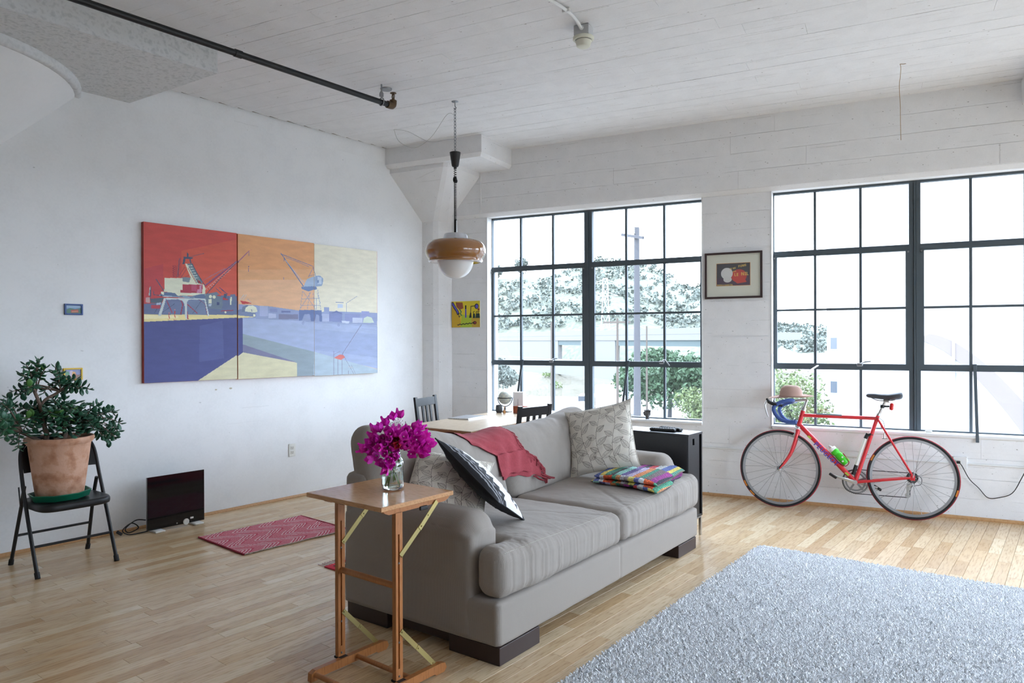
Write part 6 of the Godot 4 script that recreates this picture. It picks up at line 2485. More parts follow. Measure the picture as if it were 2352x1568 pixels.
func knitted_blanket() -> void:
	var cols := [rgb(96, 90, 96), rgb(150, 200, 190), rgb(110, 96, 150), rgb(190, 176, 206), rgb(222, 140, 84), rgb(70, 140, 116), rgb(120, 104, 106), rgb(156, 60, 140), rgb(60, 58, 72), rgb(206, 76, 84), rgb(196, 200, 200), rgb(96, 112, 170), rgb(226, 206, 110), rgb(90, 150, 130)]
	var im := Image.create(560, 480, false, Image.FORMAT_RGB8)
	im.fill(rgb(190, 190, 190))
	var r := RandomNumberGenerator.new()
	r.seed = 23
	for row in 4:
		var x := 0
		var k := row * 5
		while x < 560:
			var w := r.randi_range(26, 52)
			var c: Color = cols[k % cols.size()] if row != 1 else [rgb(226, 92, 66), rgb(96, 170, 140), rgb(214, 150, 104), rgb(206, 204, 212), rgb(150, 140, 140), rgb(226, 216, 120), rgb(106, 116, 180), rgb(222, 226, 228), rgb(232, 110, 66)][k % 9]
			for i in range(0, w, 4):
				for y in range(0, 120, 4):
					var q := r.randf_range(0.8, 1.12) * (0.86 if (y / 4) % 3 == 0 else 1.0)
					im.fill_rect(Rect2i(x + i, row * 120 + y, 4, 4), Color(minf(1, c.r * q), minf(1, c.g * q), minf(1, c.b * q)))
			x += w
			k += 1
	var m := StandardMaterial3D.new()
	m.resource_name = "crochet_wool"
	m.albedo_texture = tex_of(im)
	m.roughness = 0.95
	bump(m, M.fine, 0.3)
	var t := thing("crochet_blanket", "folded multicoloured striped crochet blanket on the far seat cushion", "blanket", Vector3(3.40, 0.505, 1.47), 0.12)
	# folded in two thick soft layers; stripes run across the fold
	for lay in 2:
		var mb := MB.new()
		var rows := []
		var n := 48
		var inset := 0.01 * lay
		for i in 24:
			var a := TAU * i / 24.0
			var row := PackedVector3Array()
			for j in n + 1:
				var u := j / float(n)
				var x := lerpf(-0.225 + inset, 0.235 - inset * 1.5, u)
				var ez := pow(absf(cos(a)), 0.22) * signf(cos(a)) * (0.325 - inset) * (1.0 - 0.05 * sin(u * 6.0 + lay))
				var th := 0.021 * (1.0 - 0.6 * pow(absf(u * 2 - 1), 12))
				var ey := sin(a) * th + 0.021 + lay * 0.036 + 0.009 * noise.get_noise_2d(ez * 5 + lay * 5, x * 5) - 0.03 * pow(maxf(0.0, x / 0.235), 3.0)
				row.append(Vector3(x + 0.012 * sin(ez * 8.0), ey + 0.0022 * sin(x * 420.0) * sin(a) + 0.0016 * sin(ez * 300.0) * sin(a), ez))
			rows.append(row)
		mb.grid(rows, false, true, false)
		for q in mb.v.size():
			var p := mb.v[q]
			mb.t[q] = Vector2(clampf((p.x + 0.24) / 0.49, 0.01, 0.99), clampf(0.5 - p.z / 0.66 * 0.5 + 0.22 * lay - (0.06 if mb.n[q].y < 0.3 else 0.0), 0.01, 0.99))
		for e in 2:
			var row: PackedVector3Array = PackedVector3Array()
			var cc := Vector3.ZERO
			for i in 24:
				row.append(rows[i][n if e else 0])
				cc += row[i] / 24.0
			for i in 24:
				if e:
					mb.tri3(cc, row[(i + 1) % 24], row[i])
				else:
					mb.tri3(cc, row[i], row[(i + 1) % 24])
		obj("folded_layer", mb, m, t)

# ---------------------------------------------------------------- dining table by the window
func slat_chair(label: String, at: Vector3, turn: float) -> void:
	# local: sits looking along +x, back posts at x = -0.19
	var t := thing("dining_chair", label, "chair", at, turn, "black slat-back dining chairs")
	var m: Material = M.black_lacquer
	for z in [-0.175, 0.175]:
		var mb := MB.new()
		mb.bar(Vector3(-0.15, 0.0, z), Vector3(-0.17, 0.45, z), 0.036, 0.022, Vector3.RIGHT)
		mb.bar(Vector3(-0.17, 0.44, z), Vector3(-0.235, 0.935, z), 0.036, 0.022, Vector3.RIGHT)
		obj("back_post", mb, m, t)
		mb = MB.new()
		mb.rbox(Vector3(0.18, 0.215, z), Vector3(0.034, 0.43, 0.034), 0.003)
		obj("leg", mb, m, t)
		mb = MB.new()
		mb.rbox(Vector3(0.0, 0.4, z), Vector3(0.34, 0.05, 0.02), 0.003)
		obj("apron", mb, m, t)
	for a in [[0.905, 0.075, 0.004], [0.52, 0.035, 0.0]]:
		var mb := MB.new()
		var y: float = a[0] - 0.02
		mb.rbox(Vector3(-0.17 - (y - 0.44) * 0.131, y, 0), Vector3(0.018, a[1], 0.34), 0.003, Basis(Vector3.BACK, 0.13))
		obj("back_rail", mb, m, t)
	for z in [-0.07, 0.0, 0.07]:
		var mb := MB.new()
		mb.bar(Vector3(-0.179, 0.51, z), Vector3(-0.224, 0.86, z), 0.03, 0.01, Vector3.RIGHT)
		obj("slat", mb, m, t)
	var mb := MB.new()
	mb.rbox(Vector3(0.015, 0.44, 0), Vector3(0.4, 0.025, 0.4), 0.008)
	obj("seat", mb, m, t)


func dining_group() -> void:
	mat("black_lacquer", rgb(30, 31, 34), 0.28)
	var oak := mat("pale_oak_top", rgb(220, 200, 172), 0.3, 0.0, M.grain, Vector3(4, 4, 0.7), true)
	var edge := mat("table_edge_band", rgb(168, 112, 72), 0.5)
	var t := thing("dining_table", "pale wooden dining table by the left window", "table", Vector3(1.62, 0, 0.86), 0.0)
	var q := [Vector2(2.047, 1.672), Vector2(1.335, 1.70), Vector2(1.155, 0.12), Vector2(1.86, 0.02)]
	var mb := MB.new()
	var poly := PackedVector2Array()
	for p in q:
		poly.append(Vector2(p.x - 1.62, -(p.y - 0.86)))
	mb.prism(poly, 0.006, Transform3D(Basis(Vector3.RIGHT, Vector3.FORWARD, Vector3.UP), Vector3(0, 0.745, 0)))
	obj("top_veneer", mb, oak, t)
	mb = MB.new()
	mb.prism(poly, 0.03, Transform3D(Basis(Vector3.RIGHT, Vector3.FORWARD, Vector3.UP), Vector3(0, 0.7148, 0)))
	obj("top_core", mb, edge, t)
	for p in q:
		mb = MB.new()
		var c: Vector2 = p.lerp((q[0] + q[1] + q[2] + q[3]) / 4, 0.12)
		mb.rbox(Vector3(c.x - 1.62, 0.357, c.y - 0.86), Vector3(0.05, 0.714, 0.05), 0.003)
		obj("leg", mb, M.black_lacquer, t)
	slat_chair("black slat-back chair at the far side of the dining table", Vector3(1.14, 0, 0.98), 0.25)
	slat_chair("black slat-back chair between the sofa and the dining table", Vector3(2.07, 0, 1.155), PI - 0.11)
	var y := 0.7515
	# laptop
	t = thing("laptop", "closed silver laptop lying on the dining table", "laptop", Vector3(1.36, y, 0.945), 0.15)
	var alu := mat("laptop_alloy", rgb(206, 208, 212), 0.3, 0.7)
	mb = MB.new()
	mb.prism(P2([-0.113, 0.001, 0.113, 0.001, 0.113, 0.007, -0.113, 0.003]), 0.31, Transform3D(Basis(Vector3.RIGHT, Vector3.UP, Vector3.BACK), Vector3(0, 0, -0.155)))
	obj("body", mb, alu, t)
	mb = MB.new()
	mb.prism(P2([-0.113, 0.0034, 0.113, 0.0074, 0.11, 0.0125, -0.11, 0.0075]), 0.31, Transform3D(Basis(Vector3.RIGHT, Vector3.UP, Vector3.BACK), Vector3(0, 0, -0.155)))
	obj("lid", mb, alu, t)
	mb = MB.new()
	for k in 3:
		mb.box(Vector3(-0.04 + k * 0.022, 0.0042, 0.1552), Vector3(0.012, 0.0018, 0.0006))
	obj("ports", mb, M.black_plastic, t)
	# globe
	t = thing("desk_globe", "small white desk globe in a metal cradle by the window", "globe", Vector3(1.272, y, 0.287), 0.5)
	mb = MB.new()
	mb.lathe([Vector2(0, 0), Vector2(0.075, 0.0), Vector2(0.078, 0.006), Vector2(0.06, 0.012), Vector2(0.014, 0.018), Vector2(0.009, 0.05), Vector2(0.0, 0.052)], 28)
	obj("base", mb, M.steel, t)
	mb = MB.new()
	var pts := []
	for k in 17:
		var g := PI + PI * k / 16.0
		pts.append(Vector3(cos(g) * 0.074, 0.137 + sin(g) * 0.087, 0))
	mb.tube(pts, 0.0045, 8)
	obj("cradle", mb, M.steel, t)
	mb = MB.new()
	pts = []
	for k in 32:
		pts.append(Vector3(cos(TAU * k / 32) * 0.074, 0.137, sin(TAU * k / 32) * 0.074))
	mb.tube(pts, 0.0045, 6, false, true)
	obj("ring", mb, M.black_metal, t)
	mb = MB.new()
	mb.ball(Vector3(0, 0.137, 0), Vector3.ONE * 0.066, 32, 20)
	obj("sphere", mb, mat("globe_map", rgb(214, 214, 204), 0.35, 0.0, noise_tex(0.02, 4, [0.0, Color(0.8, 0.82, 0.84), 0.5, Color(0.86, 0.88, 0.9), 0.53, Color(1, 0.99, 0.94), 1.0, Color(1, 0.98, 0.9)], 256, FastNoiseLite.TYPE_SIMPLEX, 6), Vector3.ONE * 6), t)
	# dark carved mug and little pot
	t = thing("tumbler", "small dark grey tumbler beside the globe", "cup", Vector3(1.30, y, 0.415), 0)
	mb = MB.new()
	mb.lathe([Vector2(0, 0), Vector2(0.024, 0.0), Vector2(0.034, 0.02), Vector2(0.033, 0.045), Vector2(0.029, 0.075), Vector2(0.026, 0.075), Vector2(0.028, 0.045), Vector2(0.022, 0.008), Vector2(0, 0.008)], 20)
	obj("cup", mb, mat("dark_stoneware", rgb(64, 66, 68), 0.5), t)
	mb = MB.new()
	for k in 3:
		mb.tube(ring(0.0335 - 0.001 * k, 16).map(func(v): return v + Vector3(0, 0.024 + k * 0.012, 0)), 0.002, 5, false, true)
	obj("relief", mb, M.dark_stoneware, t)
	t = thing("bud_vase", "tiny tan wooden vase with a sprig before the globe", "vase", Vector3(1.378, y, 0.43), 0)
	mb = MB.new()
	mb.lathe([Vector2(0, 0), Vector2(0.014, 0.0), Vector2(0.015, 0.025), Vector2(0.007, 0.03), Vector2(0.006, 0.036), Vector2(0, 0.036)], 14)
	obj("body", mb, mat("tan_wood", rgb(186, 134, 84), 0.5), t)
	mb = MB.new()
	mb.tube([Vector3(0, 0.035, 0), Vector3(0.004, 0.06, 0.002)], 0.0016, 5)
	mb.ball(Vector3(0.004, 0.06, 0.002), Vector3(0.005, 0.007, 0.005), 6, 5)
	obj("sprig", mb, M.tan_wood, t)
	# white carton
	t = thing("white_carton", "tall white cardboard box standing on the dining table", "box", Vector3(1.405, y, 0.225), 0.3)
	mb = MB.new()
	mb.rbox(Vector3(0, 0.098, 0), Vector3(0.105, 0.196, 0.085), 0.002)
	obj("carton", mb, mat("carton_white", rgb(236, 236, 238), 0.5), t)
	mb = MB.new()
	mb.prism(P2([-0.004, 0.03, 0.004, 0.03, 0.0025, 0.13, -0.0025, 0.13]), 0.0005, Transform3D(Basis(Vector3.UP, 0.0), Vector3(0.0, 0.0, 0.0425)))
	obj("printed_mark", mb, mat("carton_print", rgb(176, 178, 184), 0.5), t)
	# woven box
	t = thing("woven_box", "small terracotta coloured woven box in front of the white carton", "box", Vector3(1.50, y, 0.335), 0.12)
	mb = MB.new()
	mb.rbox(Vector3(0, 0.0325, 0), Vector3(0.118, 0.063, 0.075), 0.004)
	obj("body", mb, mat("woven_red", rgb(148, 74, 50), 0.75), t)
	mb = MB.new()
	for i in 9:
		for j in 4:
			for s in [1.0, -1.0]:
				mb.ball(Vector3(-0.05 + i * 0.0125, 0.01 + j * 0.0145, s * 0.0375), Vector3(0.0056, 0.0052, 0.003), 6, 4)
	for i in 6:
		for j in 4:
			mb.ball(Vector3(0.059, 0.01 + j * 0.0145, -0.03 + i * 0.012), Vector3(0.003, 0.0052, 0.0054), 6, 4)
	obj("weave", mb, mat("woven_tan", rgb(190, 112, 78), 0.8), t)
	mb = MB.new()
	mb.rbox(Vector3(0, 0.0655, 0), Vector3(0.122, 0.006, 0.079), 0.002)
	obj("rim", mb, M.woven_red, t)
	# flat notebooks
	t = thing("notebook", "thin grey notebook at the window end of the dining table", "notebook", Vector3(1.70, y, 0.16), 0.1)
	mb = MB.new()
	mb.rbox(Vector3(0, 0.006, 0), Vector3(0.15, 0.012, 0.2), 0.002)
	obj("pages", mb, M.white_plastic, t)
	mb = MB.new()
	mb.rbox(Vector3(0, 0.0135, 0), Vector3(0.154, 0.003, 0.205), 0.001)
	obj("cover", mb, mat("grey_cover", rgb(150, 152, 154), 0.6), t)

	# pictures and objects at the window wall
	var im := Image.create(360, 292, false, Image.FORMAT_RGB8)
	im.fill(rgb(222, 200, 40))
	fill_poly(im, P2([0, 60, 90, 110, 130, 292, 0, 292]), rgb(206, 166, 34))
	fill_poly(im, P2([130, 150, 250, 160, 270, 292, 110, 292]), rgb(176, 196, 50))
	fill_poly(im, P2([250, 190, 360, 180, 360, 292, 260, 292]), rgb(196, 160, 50))
	fill_poly(im, P2([50, 10, 140, 14, 150, 80, 100, 96, 60, 60]), rgb(150, 78, 46))
	stroke(im, [Vector2(8, 20), Vector2(40, 70), Vector2(70, 110), Vector2(84, 140)], 34, rgb(26, 26, 30))
	stroke(im, [Vector2(10, 24), Vector2(40, 66), Vector2(70, 106), Vector2(82, 132)], 20, rgb(88, 80, 190))
	stroke(im, [Vector2(84, 130), Vector2(92, 170), Vector2(100, 178), Vector2(106, 160)], 7, rgb(26, 26, 30))
	stroke(im, [Vector2(100, 90), Vector2(122, 116), Vector2(112, 140), Vector2(128, 160)], 12, rgb(40, 110, 84))
	stroke(im, [Vector2(180, 52), Vector2(180, 180)], 18, rgb(88, 80, 190))
	stroke(im, [Vector2(180, 52), Vector2(180, 84)], 18, rgb(22, 22, 26))
	stroke(im, [Vector2(240, 160), Vector2(246, 60), Vector2(300, 54)], 8, rgb(22, 22, 26))
	fill_poly(im, P2([222, 186, 236, 130, 250, 130, 256, 186]), rgb(22, 22, 26))
	disc(im, Vector2(318, 60), Vector2(26, 30), rgb(22, 22, 26))
	disc(im, Vector2(320, 62), Vector2(18, 22), rgb(96, 88, 196))
	for x in [286, 322, 344]:
		fill_poly(im, P2([x - 18, 190, x - 12, 140, x + 10, 140, x + 16, 190]), rgb(24, 50, 44))
		stroke(im, [Vector2(x - 4, 150), Vector2(x - 10, 124), Vector2(x + 6, 116)], 7, rgb(22, 22, 26))
	disc(im, Vector2(342, 96), Vector2(12, 14), rgb(150, 60, 40))
	pts = []
	for k in 20:
		pts.append(Vector2(74 + k * 10.5, 262 - k * 0.9 + 5 * sin(k * 1.6)))
	stroke(im, pts, 9, rgb(22, 22, 26))
	disc(im, Vector2(294, 242), Vector2(24, 18), rgb(22, 22, 26))
	disc(im, Vector2(298, 242), Vector2(14, 10), rgb(150, 50, 50))
	t = thing("small_canvas", "bright yellow canvas with dark squiggly figures beside the left window", "painting", W(0.443, 1.744, 0.0), TH)
	mb = MB.new()
	mb.rbox(Vector3(0, 0, 0.009), Vector3(0.362, 0.29, 0.018), 0.002)
	obj("stretcher", mb, M.white_plastic, t)
	mb = MB.new()
	mb.quad_uv(Vector3(-0.18, -0.144, 0.0185), Vector3(0.18, -0.144, 0.0185), Vector3(0.18, 0.144, 0.0185), Vector3(-0.18, 0.144, 0.0185))
	var m := StandardMaterial3D.new()
	m.albedo_texture = tex_of(im)
	m.roughness = 0.5
	obj("painted_face", mb, m, t)

	# framed poster between the windows: frame, mat, plain stand-in print with its lettering
	t = thing("framed_poster", "dark framed poster with a wide cream mat between the windows", "picture", W(3.30, 2.048, 0.0), TH)
	var fr := mat("dark_walnut", rgb(58, 42, 42), 0.4)
	var fw := 0.514
	var fh := 0.426
	mb = MB.new()
	for s in [-1, 1]:
		mb.rbox(Vector3(s * (fw / 2 - 0.009), 0, 0.011), Vector3(0.018, fh, 0.022), 0.002)
		mb.rbox(Vector3(0, s * (fh / 2 - 0.009), 0.011), Vector3(fw - 0.034, 0.018, 0.022), 0.002)
	obj("frame", mb, fr, t)
	mb = MB.new()
	mb.box(Vector3(0, 0, 0.004), Vector3(fw - 0.03, fh - 0.03, 0.008))
	obj("mat_board", mb, mat("cream_mat", rgb(226, 224, 208), 0.7), t)
	im = Image.create(480, 330, false, Image.FORMAT_RGB8)
	im.fill(rgb(206, 140, 60))
	fill_poly(im, P2([6, 6, 474, 6, 474, 324, 6, 324]), rgb(56, 50, 58))
	fill_poly(im, P2([6, 220, 474, 190, 474, 324, 6, 324]), rgb(72, 40, 66))
	disc(im, Vector2(320, 190), Vector2(110, 96), rgb(196, 52, 44))
	fill_poly(im, P2([210, 150, 330, 120, 430, 280, 300, 300, 240, 250]), rgb(206, 58, 44))
	disc(im, Vector2(150, 150), Vector2(84, 84), rgb(226, 224, 222))
	disc(im, Vector2(160, 236), Vector2(60, 44), rgb(222, 220, 218))
	mb = MB.new()
	mb.quad_uv(Vector3(-0.152, -0.097, 0.0095), Vector3(0.152, -0.097, 0.0095), Vector3(0.152, 0.113, 0.0095), Vector3(-0.152, 0.113, 0.0095))
	m = StandardMaterial3D.new()
	m.albedo_texture = tex_of(im)
	m.roughness = 0.5
	obj("print", mb, m, t)
	var ylw := mat("poster_letters", rgb(236, 198, 96), 0.5)
	for a in [["JE NE", -0.002, 0.063, 13, 0.16], ["FUME", 0.082, 0.084, 16, 0.16], ["QUE", 0.012, 0.034, 9, 0.1], ["LE", 0.028, 0.004, 22, 0.02], ["NIL", 0.103, 0.01, 24, 0.02], ["PAPIER A CIGARETTES", -0.075, -0.088, 8, 0.0]]:
		letters(t, a[0], Transform3D(Basis(Vector3.BACK, a[4]), Vector3(a[1], a[2], 0.0098)), a[3], ylw, 0.0017)
	mb = MB.new()
	mb.quad(Vector3(-fw / 2 + 0.016, -fh / 2 + 0.016, 0.0155), Vector3(fw / 2 - 0.016, -fh / 2 + 0.016, 0.0155), Vector3(fw / 2 - 0.016, fh / 2 - 0.016, 0.0155), Vector3(-fw / 2 + 0.016, fh / 2 - 0.016, 0.0155))
	obj("glazing", mb, M.pane_glass, t)

	# carved hand on the window sill
	t = thing("hand_sculpture", "small dark hand sculpture standing on the window sill", "sculpture", W(2.474, 0.6835, -0.03), TH + 0.5)
	var hand := func(p: Vector3) -> float:
		var d := sd_cap(p, Vector3(0, 0.012, 0), Vector3(0, 0.032, 0), 0.017, 0.02)
		d = smin(d, sd_box(p, Vector3(-0.031, 0.032, -0.011), Vector3(0.031, 0.072, 0.013), 0.011), 0.01)
		for k in 4:
			var x := -0.0235 + k * 0.0157
			var l: float = [0.018, 0.024, 0.023, 0.015][k]
			d = smin(d, sd_cap(p, Vector3(x, 0.066, 0.002), Vector3(x * 1.08, 0.074 + l * 0.6, 0.006), 0.0074, 0.0072), 0.003)
			d = smin(d, sd_cap(p, Vector3(x * 1.08, 0.074 + l * 0.6, 0.006), Vector3(x * 1.05, 0.072 + l * 0.35, 0.018), 0.0072, 0.0064), 0.002)
		d = smin(d, sd_cap(p, Vector3(-0.028, 0.042, 0.004), Vector3(-0.036, 0.062, 0.01), 0.0085, 0.0075), 0.004)
		return smin(d, sd_cap(p, Vector3(-0.036, 0.062, 0.01), Vector3(-0.026, 0.072, 0.018), 0.0075, 0.006), 0.003)
	obj("hand", nets(hand, Vector3(-0.055, -0.012, -0.03), Vector3(0.05, 0.11, 0.04), 0.0032), mat("dark_stone", rgb(74, 70, 70), 0.55), t)
	mb = MB.new()
	mb.lathe([Vector2(0, 0), Vector2(0.021, 0.0), Vector2(0.021, 0.006), Vector2(0, 0.006)], 20)
	obj("plinth", mb, M.dark_stone, t)
	mb = MB.new()
	mb.rbox(Vector3(0, 0.008, 0), Vector3(0.05, 0.016, 0.022), 0.004)
	var clip := obj("sill_catch", mb, M.white_plastic)
	clip.position = W(4.86, 0.6835, -0.02)
	clip.rotation.y = TH
	tag(clip, "small white plastic catch lying on the sill behind the bicycle", "catch")


func letters(parent: Node, text: String, xf: Transform3D, size: int, m: Material, px := 0.001, depth := 0.0004) -> void:
	var tm := TextMesh.new()
	var f := SystemFont.new()
	f.font_names = PackedStringArray(["Droid Sans"])
	f.font_weight = 700
	tm.font = f
	tm.text = text
	tm.font_size = size
	tm.pixel_size = px
	tm.depth = depth
	var o := inst("lettering", tm, m, parent)
	o.transform = xf


# ---------------------------------------------------------------- black cabinet behind the sofa
func cabinet_group() -> void:
	var t := thing("black_cabinet", "black wooden cabinet on metal legs behind the sofa end", "cabinet", Vector3(3.243, 0, 0.862), 0.0)
	var bl := mat("black_stain", rgb(34, 35, 39), 0.38, 0.0, M.grain, Vector3(3, 8, 3), false)
	var w := 0.575
	var d := 0.245
	var mb := MB.new()
	mb.rbox(Vector3(0, 0.762, 0), Vector3(w, 0.016, d), 0.002)
	obj("top", mb, bl, t)
	mb = MB.new()
	mb.rbox(Vector3(-0.004, 0.45, d / 2 - 0.008), Vector3(w - 0.012, 0.608, 0.016), 0.002)
	obj("back_panel", mb, bl, t)
	mb = MB.new()
	mb.rbox(Vector3(-w / 2 + 0.008, 0.45, 0), Vector3(0.016, 0.608, d - 0.02), 0.002)
	mb.rbox(Vector3(0, 0.152, 0), Vector3(w - 0.004, 0.016, d - 0.002), 0.002)
	mb.rbox(Vector3(0, 0.45, -d / 2 + 0.008), Vector3(w - 0.004, 0.608, 0.016), 0.002)
	obj("carcass", mb, bl, t)
	# sliding end panel with its square finger hole, as four pieces round the hole
	mb = MB.new()
	var x := w / 2 - 0.012
	var z0 := -d / 2 + 0.05
	var z1 := d / 2 - 0.004
	mb.box(Vector3(x, 0.42, (z0 + z1) / 2), Vector3(0.014, 0.524, z1 - z0))
	mb.box(Vector3(x, 0.742, (z0 + z1) / 2), Vector3(0.014, 0.024, z1 - z0))
	mb.box(Vector3(x, 0.706, (0.045 + z1) / 2), Vector3(0.014, 0.05, z1 - 0.045))
	mb.box(Vector3(x, 0.706, (z0 + 0.012) / 2), Vector3(0.014, 0.05, 0.012 - z0))
	obj("end_door", mb, bl, t)
	for sx in [-1, 1]:
		for sz in [-1, 1]:
			mb = MB.new()
			mb.rbox(Vector3(sx * (w / 2 - 0.014), 0.068, sz * (d / 2 - 0.014)), Vector3(0.02, 0.136, 0.02), 0.002)
			obj("leg", mb, M.chrome, t)
	mb = MB.new()
	for sz in [-1, 1]:
		mb.rbox(Vector3(0, 0.138, sz * (d / 2 - 0.014)), Vector3(w - 0.02, 0.012, 0.02), 0.002)
	for sx in [-1, 1]:
		mb.rbox(Vector3(sx * (w / 2 - 0.014), 0.138, 0), Vector3(0.02, 0.012, d - 0.04), 0.002)
	obj("leg_frame", mb, M.steel, t)
	for a in [[Vector3(3.285, 0.7705, 0.90), 0.12, "black remote control nearer the sofa on the black cabinet"], [Vector3(3.31, 0.7705, 0.815), -0.25, "black remote control nearer the window on the black cabinet"]]:
		var r := thing("remote_control", a[2], "remote control", a[0], a[1], "remote controls on the cabinet")
		mb = MB.new()
		mb.rbox(Vector3(0, 0.011, 0), Vector3(0.2, 0.022, 0.046), 0.009)
		obj("shell", mb, M.black_plastic, r)
		mb = MB.new()
		for i in 9:
			for j in 3:
				mb.rbox(Vector3(-0.08 + i * 0.02, 0.0228, -0.012 + j * 0.012), Vector3(0.011, 0.004, 0.007), 0.0015)
		obj("keypad", mb, M.remote_button if M.has("remote_button") else mat("remote_button", rgb(120, 122, 126), 0.5), r)


# ---------------------------------------------------------------- bicycle
func wheel(parent: Node, o: Vector3, sd: int, rear: bool) -> void:
	var R := 0.3345
	var w := MB.new()
	var pr := []
	# lathe profile around z: tyre
	var xf := Transform3D(Basis(Vector3.RIGHT, PI / 2), o)
	for k in 13:
		var g := TAU * k / 12.0
		pr.append(Vector2(R - 0.0125 + 0.0115 * cos(g), 0.0115 * sin(g)))
	w.lathe(pr, 72, xf)
	var tyre := obj("tyre", w, M.tyre_black, parent)
	w = MB.new()
	w.lathe([Vector2(R - 0.006, -0.0095), Vector2(R - 0.001, -0.006), Vector2(R + 0.0003, 0.0), Vector2(R - 0.001, 0.006), Vector2(R - 0.006, 0.0095)], 72, xf)
	obj("tread", w, M.tread_red, tyre)
	w = MB.new()
	w.lathe([Vector2(R - 0.043, -0.0065), Vector2(R - 0.024, -0.0098), Vector2(R - 0.024, 0.0098), Vector2(R - 0.043, 0.0065), Vector2(R - 0.043, -0.0065)], 72, xf)
	obj("rim", w, M.rim_alloy, parent)
	w = MB.new()
	var n := 28
	for k in n:
		var g := TAU * k / n
		var hub := g + (0.9 if k % 4 < 2 else -0.9)
		var side := 0.024 if k % 2 else -0.024
		w.tube([o + Vector3(cos(hub) * 0.019, sin(hub) * 0.019, side), o + Vector3(cos(g) * (R - 0.042), sin(g) * (R - 0.042), side * 0.1)], 0.0011, 4, false)
		w.tube([o + Vector3(cos(g) * (R - 0.056), sin(g) * (R - 0.056), side * 0.13), o + Vector3(cos(g) * (R - 0.042), sin(g) * (R - 0.042), side * 0.1)], 0.0021, 5, false)
	obj("spokes", w, M.spoke_steel, parent)
	w = MB.new()
	w.lathe([Vector2(0, -0.05), Vector2(0.008, -0.05), Vector2(0.008, -0.03), Vector2(0.022, -0.028), Vector2(0.022, -0.022), Vector2(0.011, -0.018), Vector2(0.011, 0.018), Vector2(0.022, 0.022), Vector2(0.022, 0.028), Vector2(0.008, 0.03), Vector2(0.008, 0.056), Vector2(0, 0.056)], 18, xf)
	obj("hub", w, M.chrome, parent)
	w = MB.new()
	w.tube(spline([o + Vector3(0, 0, 0.056), o + Vector3(0.004, 0.012, 0.064), o + (Vector3(0.014, 0.06, 0.062) if rear else Vector3(0.03, 0.05, 0.062))], 4), 0.0042, 6)
	obj("quick_release", w, M.chrome if rear else M.black_plastic, parent)
	var lab := MB.new()
	for k in 2:
		var g0: float = [3.55, 3.85][k] if not rear else [2.6, 5.9][k]
		var rows := []
		for s in 2:
			var row := PackedVector3Array()
			for i in 6:
				var g := g0 + 0.16 * i / 5.0
				var rr: float = [R - 0.0185, R - 0.0065][s]
				row.append(o + Vector3(cos(g) * rr, sin(g) * rr, 0.0117))
			rows.append(row)
		lab.grid(rows, false, false, false)
	obj("tyre_label", lab, M.tyre_orange, tyre)


